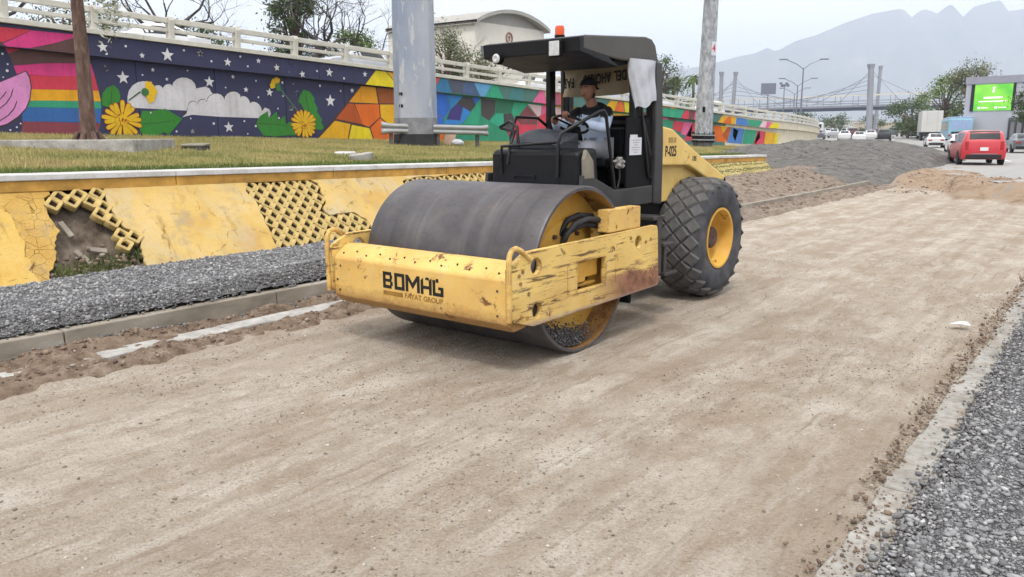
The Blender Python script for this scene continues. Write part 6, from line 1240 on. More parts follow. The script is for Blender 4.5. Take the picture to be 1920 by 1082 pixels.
arch = [(wl_*(-.03+1.06*t), Z1+.15+2.0*math.sin(math.pi*t)**.8) for t in [k/16 for k in range(17)]]
back = (bC-bA)
b = MB(); up_a = [Vector((bA.x, bA.y, 0))+ex_*s_+nf*.9+Vector((0, 0, z_)) for s_, z_ in arch]; dn_a = [p-Vector((0, 0, .5)) for p in up_a]; up_b = [p+back*1.05 for p in up_a]; dn_b = [p+back*1.05 for p in dn_a]
b.grid([dn_a, up_a, up_b, dn_b]); b.grid([dn_a, dn_b]); rf = b.build('roof', M['roof_metal'], hall, smooth=40)
b = MB(); pts = [bA+ex_*s_-nf*.3+Vector((0, 0, z_-.3)) for s_, z_ in arch]; k = len(pts); vs = [(p.x, p.y, Z1-.1) for p in pts]+[tuple(p) for p in pts]; b.add(vs, [(i, i+1, k+i+1, k+i) for i in range(k-1)]); b.build('gable', M['roof_metal'], hall)
b = MB(); p = bA+ex_*(wl_*.47)+nf*.05+Vector((0, 0, 15.8)); tor = [p+ex_*math.cos(t)*.62+Vector((0, 0, math.sin(t)*.72)) for t in [2*math.pi*k/24 for k in range(24)]]; b.tube(tor, .13, 6, closed=True)
M['emblem'] = simple('emblem', S(150, 104, 84, .75), .7, var=.2); em = b.build('emblem', M['emblem'], hall)
b = MB(); b.box(p+Vector((0, 0, -.05)), (.1, .14, .7), Matrix.Rotation(math.atan2(ex_.y, ex_.x), 3, 'Z')); b.box(p+Vector((0, 0, .12)), (.5, .14, .14), Matrix.Rotation(math.atan2(ex_.y, ex_.x), 3, 'Z')); b.build('emblem_figure', M['emblem'], em)
rotm = Matrix.Rotation(math.atan2(ex_.y, ex_.x), 3, 'Z')
for k in range(5):
    q = bA+ex_*(1.9+k*2.15)+nf*.04+Vector((0, 0, 13.5)); w_ = MB().box(q, (1.75, .1, 1.7), rotm).build('window', M['rail_conc'], hall)
    for s_ in (-.42, .42): MB().box(q+ex_*s_+nf*.04, (.72, .06, 1.5), rotm).build('pane', M['far_glass'], w_)
# bare trees and leafy trees behind the ramp
def bare(loc, h_, seed, label, lean=(0, 0)):
    rn = random.Random(seed); t = empty('bare_tree', loc, 0, label, 'tree', 'trees behind the ramp'); b = MB(); tips = []
    tkb = MB(); tkb.tube([(0, 0, 0), (lean[0]*.4, lean[1]*.4, h_*.3), (lean[0], lean[1], h_*.5)], [h_*.022, h_*.018, h_*.015], 7); tkb.build('trunk', M['twig'], t, smooth=60)
    for k in range(5):
        a_ = k*1.26+rn.random(); grow(b, (lean[0]*rn.uniform(.8, 1), lean[1], h_*rn.uniform(.42, .5)), (math.cos(a_)*.8, math.sin(a_)*.8, .55), h_*.17, h_*.0095, 5, tips, rn, (2, 3), .5, .08, 5, .6)
    b.build('crown', M['twig'], t); return t
bare((-39.5, 22.5, 1.5), 11.5, 1, 'tall bare grey tree behind the railing left of the green tree'); bare((-38.2, 30.0, 1.5), 11.5, 5, 'bare tree with bent dark limbs beside the dark green tree', (.5, .8)); bare((-38.8, 34.6, 1.5), 11, 9, 'bare twiggy tree just left of the thick octagonal mast', (-.4, 0)); bare((-43, 52, 1.5), 10, 12, 'bare tree in front of the cream hall'); bare((-37, 69, 1), 9.5, 14, 'small bare tree behind the rear of the roller canopy'); bare((-44, 15.5, 1.5), 12, 21, 'bare tree at the far left behind the railing')
def leafy(name, loc, h_, rx, rz, seed, mat, label, n=2600, upright=False, cat='tree', group='trees behind the ramp', zc=.62, ls=.1):
    rn = random.Random(seed); t = empty(name, loc, 0, label, cat, group); b = MB(); b.tube([(0, 0, 0), (.1, 0, h_*.3), (.05, .1, h_*.7)], [h_*.03, h_*.022, h_*.01], 7)
    C = []; nb = 26
    for k in range(nb):
        a_ = rn.uniform(0, 6.28); u = rn.uniform(-1, 1); q = math.sqrt(max(0, 1-u*u))*rn.uniform(.55, 1); c_ = Vector((math.cos(a_)*q*rx, math.sin(a_)*q*rx, h_*zc+u*rz))
        b.tube([(.05, .05, h_*rn.uniform(.3, .6)), tuple(c_*.6+Vector((0, 0, h_*zc*.4))), tuple(c_)], [h_*.012, h_*.007, h_*.003], 4, caps=False); s_ = rn.uniform(.22, .42)*rx
        m_ = n//nb; pts = rng.normal(0, 1, (m_, 3))*np.array([s_*.6, s_*.6, s_*(.9 if upright else .5)])+np.array(c_[:]); C.append(pts)
    b.build('trunk', M['bark'], t); C = np.concatenate(C); leaves('crown', C, rng.uniform(.5, 1.2, len(C))*ls, M[mat], t); return t
leafy('leafy_tree', (-41, 31.5, 1.5), 9.6, 1.6, 2.2, 2, 'leaf_dark', 'dense dark green tree standing among bare trees behind the railing', 6500, ls=.11, zc=.72)
leafy('leafy_shrub', (-40.3, 35.4, 2), 6.6, 1.5, 1.1, 3, 'leaf_green', 'bright green bushy shrub behind the railing beside the dark green tree', 4000, cat='shrub', zc=.78, ls=.1)
leafy('leafy_shrub', (-41.5, 45.8, 2), 8.2, 1.9, 1.9, 4, 'leaf_olive', 'olive broom-like shrub right of the thick octagonal mast', 6000, True, 'shrub', zc=.66, ls=.11)
leafy('leafy_shrub', (-41, 49.5, 2), 6.3, 1.5, 1.2, 6, 'leaf_olive', 'olive shrub in front of the cream hall below its windows', 3200, True, 'shrub', zc=.7, ls=.11)
leafy('leafy_shrub', (-41.5, 18.6, 2), 6.6, 2.4, .8, 7, 'leaf_olive', 'low olive shrub behind the railing above the painted stars', 3600, cat='shrub', zc=.8)
leafy('leafy_shrub', (-42, 25.5, 2), 6.2, 2.0, .8, 17, 'leaf_dark', 'low dark shrub behind the railing left of the dark green tree', 3200, cat='shrub', zc=.8)
leafy('leafy_tree', (-39.5, 79, .8), 8.2, 2.6, 2.0, 8, 'leaf_green', 'green tree left of the slim leaning mast', 5000, zc=.55, ls=.13); leafy('leafy_tree', (-37.5, 72, .8), 9.6, 1.8, 2.6, 9, 'leaf_dark', 'darker tree rising behind the roller canopy', 3600, zc=.62, ls=.12); leafy('leafy_tree', (-49, 95, .5), 7.2, 2.4, 1.6, 10, 'leaf_green', 'small green tree right of the slim leaning mast', 2600, zc=.6, ls=.13)
pm = empty('palm_tree', (-38.6, 82, .5), 0, 'slim palm beside the slim leaning mast', 'palm'); b = MB(); b.tube([(0, 0, 0), (.1, 0, 4), (0, .1, 7.6)], [.22, .16, .13], 8); b.build('trunk', M['bark'], pm)
b = MB()
for k in range(20):
    a_ = k*2.4; e_ = rn.uniform(-.3, .9); ln = rn.uniform(.9, 1.3); pts = [(math.cos(a_)*ln*t, math.sin(a_)*ln*t, 7.6+e_*t*ln-.9*t*t*ln) for t in (0, .35, .7, 1)]
    for q0, q1 in zip(pts[:-1], pts[1:]):
        sx_, sy_ = -math.sin(a_)*.13, math.cos(a_)*.13; b.add([(q0[0]-sx_, q0[1]-sy_, q0[2]-.05), q0, q1, (q1[0]-sx_, q1[1]-sy_, q1[2]-.06)], [(0, 1, 2, 3)]); b.add([(q0[0]+sx_, q0[1]+sy_, q0[2]-.05), q0, q1, (q1[0]+sx_, q1[1]+sy_, q1[2]-.06)], [(0, 1, 2, 3)])
b.build('crown', M['leaf_dark'], pm)
# litter on the lane
b = MB(); b.add([(-.09, -.05, .01), (.02, -.07, .03), (.10, -.02, .012), (.05, .06, .035), (-.06, .05, .015), (0, 0, .045)], [(0, 1, 5), (1, 2, 5), (2, 3, 5), (3, 4, 5), (4, 0, 5)]); o_ = b.build('litter', M['paper']); o_.location = (-1.25, 9.3, .015); tag(o_, 'crumpled white scrap of paper lying on the dirt near the right gutter', 'paper scrap')
# ================================================================== vehicles
a = NM('car_glass'); a.color((.010, .012, .015, 1)); a.rough(.12); a.spec(.35); M['car_glass'] = a.m
def carpaint(name, c):
    a = NM(name); n = a.noise(2, 3, .5); lo = tuple(v*.92 for v in c[:3])+(1,); a.color(a.ramp(n, [(.3, lo), (.7, c)])); a.rough(.32); a.b.inputs['Coat Weight'].default_value = .5; a.b.inputs['Coat Roughness'].default_value = .08; M[name] = a.m; return a.m
for n_, c_ in dict(red=(196, 38, 50), white=(222, 222, 222), silver=(178, 180, 184), grey=(96, 100, 106), black=(34, 34, 38), maroon=(96, 26, 38), violet=(60, 52, 128), blue=(70, 110, 160)).items(): carpaint('car_'+n_, S(*c_, .9))
M['tyre'] = simple('car_tyre', S(34, 34, 36, .8), .85); M['alloy'] = simple('alloy', S(150, 150, 154, .8), .35, .6); M['tail_red'] = simple('tail_red', S(170, 20, 30, .9), .2, spec=.7); M['trim_black'] = simple('trim_black', S(30, 30, 32, .8), .6); M['plate_white'] = simple('plate_white', S(226, 226, 224, .85), .5); M['chrome'] = simple('chrome', S(190, 190, 192, .8), .2, .8)
def interp(st, x):
    xs_ = [s[0] for s in st]; return [float(np.interp(x, xs_, [s[i] for s in st])) for i in range(1, len(st[0]))]
def car(name, loc, rz, st, paint_, label, L=4.2, wheels=(.82, 3.36), wr=.32, tail='tall', parts=True, group='vehicles on the avenue', cat='car', glass=((.9, 2.9),), rear=(0.02, .5), front=(2.7, 3.3), detail=True):
    """st: stations (x from the tail, z bottom, z belt, z roof, half width, roof half width); tail at local y=0, nose +y"""
    t = empty(name, loc, rz, label, cat, group)
    xs_ = sorted(set([s[0] for s in st]+list(np.linspace(0, L, 25)))); rows = []
    def ring_(x, o_=0.0):
        zb, zt, zr, w_, wr_ = interp(st, x); w2 = w_+o_
        return [(0, zb), (w2*.90, zb), (w2*.985, zb+.10), (w2, zb+(zt-zb)*.55), (w2*.965, zt), (wr_+o_+(w_*.965-wr_)*.05, zr-.06), (wr_*.86, zr+o_), (0, zr+.02+o_)]
    for x in xs_:
        h_ = ring_(x); rows.append([(p, x, z) for p, z in h_]+[(-p, x, z) for p, z in h_[::-1][1:-1]])
    b = MB(); m_ = len(rows[0]); vs = [p for r_ in rows for p in r_]; fs = []
    for i in range(len(rows)-1):
        for j in range(m_): fs.append((i*m_+j, i*m_+(j+1) % m_, (i+1)*m_+(j+1) % m_, (i+1)*m_+j))
    fs += [tuple(range(m_)), tuple(range((len(rows)-1)*m_, len(rows)*m_))]; b.add(vs, fs); body = b.build('body', M['car_'+paint_], t, smooth=38)
    for (x0, x1) in glass:
        for sgn in (1, -1):
            g = MB(); n = 8; r1, r2 = [], []
            for k in range(n+1):
                x = x0+(x1-x0)*k/n; h_ = ring_(x, .006); lo, hi = h_[4], h_[5]; r1.append((sgn*(lo[0]+(hi[0]-lo[0])*.10), x, lo[1]+(hi[1]-lo[1])*.10)); r2.append((sgn*(lo[0]+(hi[0]-lo[0])*.86), x, lo[1]+(hi[1]-lo[1])*.86))
            g.grid([r1, r2]); g.build('side_window', M['car_glass'], body)
    for nm, (x0, x1) in (('rear_window', rear), ('windscreen', front)):
        if x1 <= x0: continue
        g = MB(); rr = []
        for k in range(6):
            x = x0+(x1-x0)*k/5; zb, zt, zr, w_, wr_ = interp(st, x); rr.append([(s_*wr_*.84, x, zr+.012+.012*(1-s_*s_)) for s_ in (-1, -.5, 0, .5, 1)])
        g.grid(rr); g.build(nm, M['car_glass'], body)
    for y_ in wheels:
        for sgn in (1, -1):
            w_ = interp(st, y_)[3]; c_ = MB(); c_.lathe([(wr+.05, w_*.90), (wr+.05, w_+.004), (.01, w_+.004)], 'x', 20, (0, 0, 0)); 
            arch_ = c_.build('wheel_arch', M['trim_black'], body); arch_.location = (0, y_, wr); arch_.scale.x = sgn
            b = MB(); b.lathe([(wr*.62, w_-.20), (wr*.94, w_-.20), (wr, w_-.16), (wr, w_-.02), (wr*.94, w_+.015), (wr*.62, w_+.010)], 'x', 24); wo = b.build('wheel', M['tyre'], t, smooth=40); wo.location = (0, y_, wr); wo.scale.x = sgn
            b = MB(); b.lathe([(wr*.64, w_+.012), (wr*.5, w_-.02), (wr*.16, w_+.0), (.01, w_+.004)], 'x', 10); b.build('rim', M['alloy'], wo)
    if detail:
        zb, zt, zr, w_, wr_ = interp(st, 0.02)
        for sgn in (1, -1):
            b = MB()
            if tail == 'tall': b.box((sgn*w_*.84, .03, zt-.02), (.15, .10, .40))
            else: b.box((sgn*w_*.70, .0, zt-.12), (.34, .06, .13))
            b.build('tail_lamp', M['tail_red'], body, bevel=.02)
            b = MB(); b.box((sgn*(w_+.10), L*.66, interp(st, L*.66)[1]+.08), (.16, .10, .13)); b.build('wing_mirror', M['trim_black'], body, bevel=.03)
        b = MB(); b.box((0, -.012, zb+.42 if tail == 'tall' else zt-.22), (.34, .02, .16)); b.build('number_plate', M['plate_white'], body)
        b = MB(); b.b6(-w_*.86, w_*.86, -.03, .10, zb-.04, zb+.16); b.build('rear_bumper', M['trim_black'], body, bevel=.03)
        b = MB(); b.b6(-w_*.62, w_*.62, -.045, -.02, zb+.18, zb+.21); b.build('bumper_trim', M['chrome'], body)
    return t
SUV = [(0, .36, .92, 1.00, .78, .70), (.06, .28, .95, 1.16, .86, .70), (.22, .26, .98, 1.50, .89, .68), (.45, .25, 1.0, 1.60, .90, .68), (1.6, .24, 1.0, 1.63, .90, .69), (2.5, .24, .99, 1.57, .90, .68), (2.95, .24, .98, 1.28, .90, .66), (3.2, .24, .97, 1.04, .89, .70), (3.9, .26, .90, .93, .86, .70), (4.15, .32, .78, .80, .74, .6)]
SED = [(0, .36, .88, .92, .74, .62), (.08, .28, .95, .99, .85, .66), (.6, .26, .96, 1.04, .88, .62), (1.0, .25, .95, 1.26, .89, .58), (1.45, .24, .95, 1.41, .89, .57), (2.4, .24, .94, 1.43, .89, .58), (2.9, .24, .93, 1.28, .89, .60), (3.5, .24, .92, .97, .88, .66), (4.3, .26, .82, .85, .84, .66), (4.55, .34, .70, .72, .72, .6)]
PRZ = R(14)
def onav(s, off): p = av(s, off); return (p.x, p.y, p.z+.004)
RED = [(s_[0], s_[1], s_[2], s_[3], s_[4]*1.08, s_[5]*1.10) for s_ in SUV]
rc = car('red_car', onav(0, -.25), PRZ+R(3.5), RED, 'red', 'boxy red hatchback seen from behind, nearest car on the avenue', rear=(.07, .40), front=(2.62, 3.12), glass=((.55, 1.5), (1.58, 2.55)))
car('white_sedan', onav(21, .9), PRZ, SED, 'white', 'white sedan just ahead of the boxy red hatchback', L=4.55, tail='low', wheels=(.85, 3.55), glass=((1.1, 1.9), (1.97, 2.9)), rear=(.66, 1.36), front=(2.75, 3.42))
car('white_sedan', onav(47, 1.0), PRZ, SED, 'white', 'second white sedan, farther ahead on the avenue before the truck', L=4.55, tail='low', wheels=(.85, 3.55), glass=((1.1, 1.9), (1.97, 2.9)), rear=(.66, 1.36), front=(2.75, 3.42))
car('grey_sedan', onav(25.5, 5.4), PRZ, SED, 'grey', 'grey sedan cut by the right edge of the picture', L=4.55, tail='low', wheels=(.85, 3.55), glass=((1.1, 1.9), (1.97, 2.9)), rear=(.66, 1.36), front=(2.75, 3.42))
far = [(78, -3.2, SUV, 'black', 'black hatchback far ahead just right of the bridge mast', 4.2), (84, -4.9, SED, 'white', 'white car far ahead beside the black hatchback', 4.55), (80, -8.3, SED, 'white', 'white car whose roof shows over the top of the gravel mound', 4.55), (93, -7.4, SUV, 'maroon', 'maroon car far ahead left of the bridge mast', 4.2), (98, -10.4, SED, 'silver', 'silver car far ahead left of the maroon car', 4.55), (96, 1.2, SED, 'silver', 'silver car far ahead left of the box truck', 4.55), (116, -1.2, SUV, 'grey', 'small dark grey car far ahead between truck and bridge mast', 4.2), (120, -12.0, SUV, 'white', 'white van-like car far ahead beside the end of the ramp wall', 4.2), (128, -5.0, SED, 'white', 'distant white car under the footbridge', 4.55), (101, -4.2, SED, 'maroon', 'dark red sedan far ahead behind the white and black cars', 4.55), (108, -8.0, SUV, 'white', 'tall white car far ahead between the maroon and silver cars', 4.2), (88, -12.2, SED, 'grey', 'grey sedan far ahead left of the silver car', 4.55), (134, -9.5, SUV, 'silver', 'small silver car farthest along the queue under the footbridge', 4.2), (110, .9, SED, 'black', 'black sedan far ahead in front of the box truck', 4.55), (72, -6.3, SED, 'white', 'white sedan at the tail of the far queue right of the mound', 4.55)]
for s_, off, st, col_, lab, L_ in far:
    car('distant_car', onav(s_, off), PRZ, st, col_, lab, L=L_, tail='tall' if st is SUV else 'low', wheels=(.82, 3.36) if st is SUV else (.85, 3.55), glass=((.55, 2.55),) if st is SUV else ((1.1, 2.9),), rear=(.07, .40) if st is SUV else (.66, 1.36), front=(2.62, 3.12) if st is SUV else (2.75, 3.42), detail=False)
# cars up on the ramp
for s_, d, st, col_, lab, L_ in ((29.0, -4.2, SED, 'silver', 'silver car on the ramp behind the railing left of the mast', 4.55), (19.5, -5.5, SED, 'white', 'white car on the ramp behind the railing among bare trees', 4.55), (9.5, -4.4, SUV, 'white', 'white car on the ramp at the far left behind the railing', 4.2), (44, -4.4, SUV, 'white', 'white car on the ramp seen below the roller canopy', 4.2), (60, -4.6, SED, 'white', 'white car low on the ramp left of the slim mast', 4.55), (70, -4.4, SUV, 'white', 'white car low on the ramp right of the slim mast', 4.2)):
    car('ramp_car', mw(s_, d, ftop(s_)+.09), math.pi, st, col_, lab, L=L_, group='cars on the ramp', tail='tall' if st is SUV else 'low', glass=((.55, 2.55),) if st is SUV else ((1.1, 2.9),), rear=(.07, .40) if st is SUV else (.66, 1.36), front=(2.62, 3.12) if st is SUV else (2.75, 3.42), detail=False)
def boxwheels(t, ys_, w_, r_=.5):
    for y_ in ys_:
        for sgn in (1, -1):
            b = MB(); b.lathe([(r_*.55, w_-.3), (r_, w_-.28), (r_, w_-.02), (r_*.55, w_)], 'x', 20); o_ = b.build('wheel', M['tyre'], t, smooth=40); o_.location = (0, y_, r_); o_.scale.x = sgn
            b = MB(); b.lathe([(r_*.56, w_), (.01, w_-.04)], 'x', 12); b.build('rim', M['alloy'], o_)
def bus(loc, rz, label):
    t = empty('bus', loc, rz, label, 'bus', 'vehicles on the avenue'); M['bus_paint'] = simple('bus_paint', S(140, 182, 200, .85), .4, var=.1, vscale=1); M['bus_roof'] = simple('bus_roof', S(150, 170, 206, .85), .4)
    b = MB(); b.b6(-1.25, 1.25, 0, 10.5, .45, 3.0); body = b.build('body', M['bus_paint'], t, bevel=.18, seg=3)
    b = MB(); b.b6(-1.15, 1.15, .15, 10.3, 2.98, 3.18); b.build('roof', M['bus_roof'], t, bevel=.1, seg=3)
    for sgn in (1, -1):
        for k in range(8): MB().b6(sgn*1.245, sgn*1.262, 1.0+k*1.12, 1.95+k*1.12, 1.65, 2.65).build('side_window', M['car_glass'], body)
    MB().b6(-.95, .95, -.015, .02, 1.8, 2.75).build('rear_window', M['bus_roof'], body); MB().b6(-.9, .9, -.02, .02, 1.25, 1.5).build('engine_grille', M['trim_black'], body)
    for sgn in (1, -1): MB().b6(sgn*.95, sgn*1.18, -.02, .02, .95, 1.2).build('tail_lamp', M['tail_red'], body)
    boxwheels(t, (2.4, 8.0), 1.24); return t
bus(onav(62, 4.4), PRZ, 'pale blue city bus beside the box truck behind the red car')
def truck(loc, rz, label, Lb=9.5):
    t = empty('box_truck', loc, rz, label, 'truck', 'vehicles on the avenue'); M['truck_box'] = simple('truck_box', S(206, 204, 198, .84), .6, var=.08, vscale=.6)
    b = MB(); b.b6(-1.27, 1.27, 0, Lb, 1.15, 4.0); box = b.build('cargo_box', M['truck_box'], t, bevel=.04)
    for k in range(9): MB().b6(-1.285, -1.27, .6+k*1.05, .66+k*1.05, 1.2, 3.95).build('box_rib', M['truck_box'], box)
    for sgn in (-.02, .02): MB().b6(sgn*2-.01+sgn*30, sgn*2+.01+sgn*30, -.02, 0, 1.2, 3.9).build('door_bar', M['alloy'], box)
    MB().b6(-1.0, 1.0, 0, Lb, .8, 1.14).build('chassis', M['trim_black'], t); MB().b6(-1.2, 1.2, Lb+.3, Lb+2.2, .6, 2.9).build('cab', M['car_white'], t, bevel=.15, seg=3); MB().b6(-1.1, 1.1, -.05, .1, .55, .75).build('rear_bumper', M['trim_black'], t)
    boxwheels(t, (1.2, 2.4, Lb+1.3), 1.24, .5); return t
truck(onav(80, 2.6), PRZ, 'white box truck ahead of the pale blue bus')
vn = empty('white_van', onav(104, -13.4), PRZ, 'boxy white delivery van far ahead by the end of the ramp wall', 'van', 'vehicles on the avenue'); b = MB(); b.b6(-1.05, 1.05, 0, 4.2, .4, 2.5); vb = b.build('body', M['car_white'], vn, bevel=.15, seg=3); MB().b6(-.8, .8, -.015, .02, 1.5, 2.2).build('rear_window', M['car_glass'], vb); MB().b6(-1.0, 1.0, 4.2, 5.3, .4, 1.6).build('nose', M['car_white'], vn, bevel=.2, seg=3); boxwheels(vn, (.9, 4.3), 1.04, .36)
vn = empty('violet_van', onav(118, -14.6), PRZ, 'violet roofed minibus far ahead behind the white delivery van', 'minibus', 'vehicles on the avenue'); b = MB(); b.b6(-1.1, 1.1, 0, 5.2, .4, 2.9); vb = b.build('body', M['car_violet'], vn, bevel=.15, seg=3); MB().b6(-.85, .85, -.015, .02, 1.5, 2.1).build('rear_window', M['car_glass'], vb); boxwheels(vn, (1, 4.2), 1.09, .36)
# ================================================================== bridge, lamps, billboard, fence, far town, mountains, haze
M['bridge_steel'] = simple('bridge_steel', S(158, 160, 168, .78), .6, .1, var=.1, vscale=.3); M['bridge_blue'] = simple('bridge_blue', S(84, 92, 112, .75), .6, var=.15, vscale=.3); M['lamp_steel'] = simple('lamp_steel', S(134, 138, 150, .75), .5, .2)
fb = empty('footbridge', (0, 0, 0)); tag(fb, 'cable-stayed footbridge crossing the avenue in the distance', 'bridge')
d0, d1 = Vector((-96, 172.6, 0)), Vector((-27, 165.2, 0)); bd = (d1-d0).normalized(); bnn = Vector((-bd.y, bd.x, 0)); bl = (d1-d0).length; brot = Matrix.Rotation(math.atan2(bd.y, bd.x), 3, 'Z')
mid = (d0+d1)/2
MB().box((mid.x, mid.y, 6.55), (bl, 2.6, .55), brot).build('deck_girder', M['bridge_blue'], fb)
MB().box((mid.x, mid.y, 7.05), (bl, 2.8, .42), brot).build('deck', M['bridge_steel'], fb)
for s_ in (-1.35, 1.35):
    MB().box((mid.x+bnn.x*s_, mid.y+bnn.y*s_, 9.15), (bl, .12, .16), brot).build('roof_beam', M['plaster_cream'], fb)
    for zz in (7.6, 8.1): MB().box((mid.x+bnn.x*s_, mid.y+bnn.y*s_, zz), (bl, .06, .07), brot).build('hand_rail', M['bridge_steel'], fb)
    n = int(bl/3.4)
    for k in range(n+1):
        p = d0.lerp(d1, k/n)+bnn*s_; MB().box((p.x, p.y, 8.2), (.09, .09, 1.9), brot).build('stanchion', M['bridge_steel'], fb)
def pylon(px_, py_, h_, lean, name='pylon', k_=1.0):
    b = MB(); b.tube([(px_, py_, -.3), (px_+lean*.9, py_, h_-.9), (px_+lean, py_, h_-.25), (px_+lean, py_, h_)], [.62*k_, .55*k_, .72*k_, .76*k_], 8); b.build(name, M['bridge_steel'], fb)
pylon(-40.3, 163.0, 14.6, -.6); pylon(-41.9, 173.5, 15.0, .2, k_=.6); pylon(-71.9, 167.0, 15.0, -.2, k_=.8); pylon(-69.3, 166.5, 14.8, .6, k_=.75); pylon(-75.6, 170.0, 14.0, .4, k_=.5)
for (px_, py_, hz) in ((-40.8, 163.2, 13.6), (-68.6, 166.5, 13.6)):
    for sg in (1, -1):
        for k in range(5):
            tt = 6+5.0*k; q = Vector((px_, py_, 0))+bd*tt*sg
            if (q-d0).dot(bd) < 0 or (q-d1).dot(bd) > 0: continue
            MB().tube([(px_, py_, hz-k*.9), (q.x, q.y, 7.3)], .045, 5).build('stay_cable', M['lamp_steel'], fb)
# double-arm street lamps
def lamp(loc, h_, label, sc=1.0, rz=0):
    t = empty('street_lamp', loc, rz, label, 'street lamp', 'double-arm lamps of the avenue'); b = MB(); b.tube([(0, 0, 0), (0, 0, h_)], [.13*sc, .08*sc], 8); b.build('pole', M['lamp_steel'], t)
    for sg in (1, -1):
        b = MB(); b.tube([(0, 0, h_-.15), (sg*.8*sc, 0, h_+.45*sc), (sg*2.0*sc, 0, h_+.95*sc)], .05*sc, 6); b.build('arm', M['lamp_steel'], t)
        b = MB(); b.box((sg*2.45*sc, 0, h_+1.02*sc), (1.0*sc, .3*sc, .14*sc)); b.build('lamp_head', M['lamp_steel'], t, bevel=.03)
lamp((-33.1, 101, .4), 9.4, 'nearest tall double-arm street lamp before the footbridge', 1, R(36)); lamp((-42, 126, .4), 8.8, 'second double-arm street lamp, lower and farther', 1, R(36)); lamp((-52.5, 156, .4), 9.0, 'third and smallest double-arm street lamp', 1, R(36))
sg = empty('road_sign', (-41.4, 112, .4), 0, 'grey back of a square road sign on a post before the footbridge', 'road sign'); MB().cyl((0, 0, 0), (0, 0, 7), .07, 6).build('post', M['lamp_steel'], sg); MB().box((0, .1, 7.7), (2.0, .06, 1.5), Matrix.Rotation(R(25), 3, 'Z')).build('panel', M['lamp_steel'], sg)
fl = empty('floodlight_mast', (-40.2, 115, .4), 0, 'thin mast with a cluster of floodlights beside the square road sign', 'floodlight'); MB().cyl((0, 0, 0), (0, 0, 8.4), .06, 6).build('pole', M['lamp_steel'], fl)
for k in range(5): MB().box((math.cos(k*1.26)*.5, math.sin(k*1.26)*.5, 8.2+.3*(k % 2)), (.35, .3, .3)).build('lamp_head', M['lamp_steel'], fl)
# billboard with a green screen
M['bill_grey'] = simple('bill_grey', S(178, 180, 188, .84), .6, var=.06, vscale=.3); M['bill_top'] = simple('bill_top', S(156, 156, 168, .8), .6)
p0, p1 = Vector((-16.25, 107.0, 0)), Vector((-10.5, 106.0, 0)); ex_ = (p1-p0).normalized(); nf = Vector((ex_.y, -ex_.x, 0)); rm_ = Matrix.Rotation(math.atan2(ex_.y, ex_.x), 3, 'Z')
bb = empty('billboard', (0, 0, 0)); tag(bb, 'grey billboard tower with a bright green lit screen right of the avenue', 'billboard')
def bx(x0, x1, d0_, d1_, z0, z1, nm, mat, par): 
    c_ = p0+ex_*(x0+x1)/2+nf*(d0_+d1_)/2; return MB().box((c_.x, c_.y, (z0+z1)/2), (x1-x0, abs(d1_-d0_), z1-z0), rm_).build(nm, mat, par)
bx(0, 5.85, -1.6, 0, .3, 7.4, 'housing', M['bill_grey'], bb); bx(-.1, 5.95, -1.65, .1, 7.4, 8.2, 'header', M['bill_top'], bb); bx(.6, .95, 0, .12, 4.35, 7.35, 'side_trim', M['trim_black'], bb); bx(4.85, 5.1, 0, .12, 4.35, 7.35, 'side_trim', M['trim_black'], bb)
a = NM('green_screen'); n = a.noise(.5, 3, .5); c = a.ramp(n, [(.35, S(64, 168, 44)), (.65, S(122, 196, 60))]); a.color((.02, .02, .02, 1)); a.link(c, a.b.inputs['Emission Color']); a.b.inputs['Emission Strength'].default_value = .85; M['green_screen'] = a.m
a = NM('screen_white'); a.color((.02, .02, .02, 1)); a.b.inputs['Emission Color'].default_value = (.9, .95, .85, 1); a.b.inputs['Emission Strength'].default_value = .9; M['screen_white'] = a.m
scn = bx(.96, 4.84, 0, .08, 4.4, 7.3, 'screen', M['green_screen'], bb)
for (x, z, w_, h_) in ((2.9, 6.75, .16, .5), (2.9, 6.5, .26, .16), (2.9, 5.83, 1.9, .18), (2.9, 5.42, 2.9, .10), (1.55, 4.72, .26, .22), (2.1, 4.72, .7, .09), (3.3, 4.72, .26, .22), (3.95, 4.72, .8, .09), (3.0, 6.95, .14, .14)):
    bx(x-w_/2, x+w_/2, .083, .09, z-h_/2, z+h_/2, 'screen_mark', M['screen_white'], scn)
# fence right of the avenue
M['fence_grey'] = simple('fence_grey', S(150, 148, 152, .76), .75, var=.08, vscale=.8); M['fence_post'] = simple('fence_post', S(86, 86, 92, .72), .7)
fe = empty('boundary_wall', (0, 0, 0)); tag(fe, 'grey panelled boundary wall with dark posts right of the avenue', 'wall')
for k in range(18):
    s0 = 18+k*4.4; q0, q1 = av(s0, 9.3), av(s0+4.4, 9.3); c_ = (q0+q1)/2; r_ = Matrix.Rotation(math.atan2(AVD.y, AVD.x), 3, 'Z')
    MB().box((c_.x, c_.y, 1.75), (4.0, .15, 2.7), r_).build('panel', M['fence_grey'], fe); MB().box((c_.x, c_.y, 3.14), (4.2, .2, .1), r_).build('cap', M['fence_post'], fe); MB().box((q0.x, q0.y, 1.9), (.45, .5, 3.3), r_).build('post', M['fence_post'], fe)
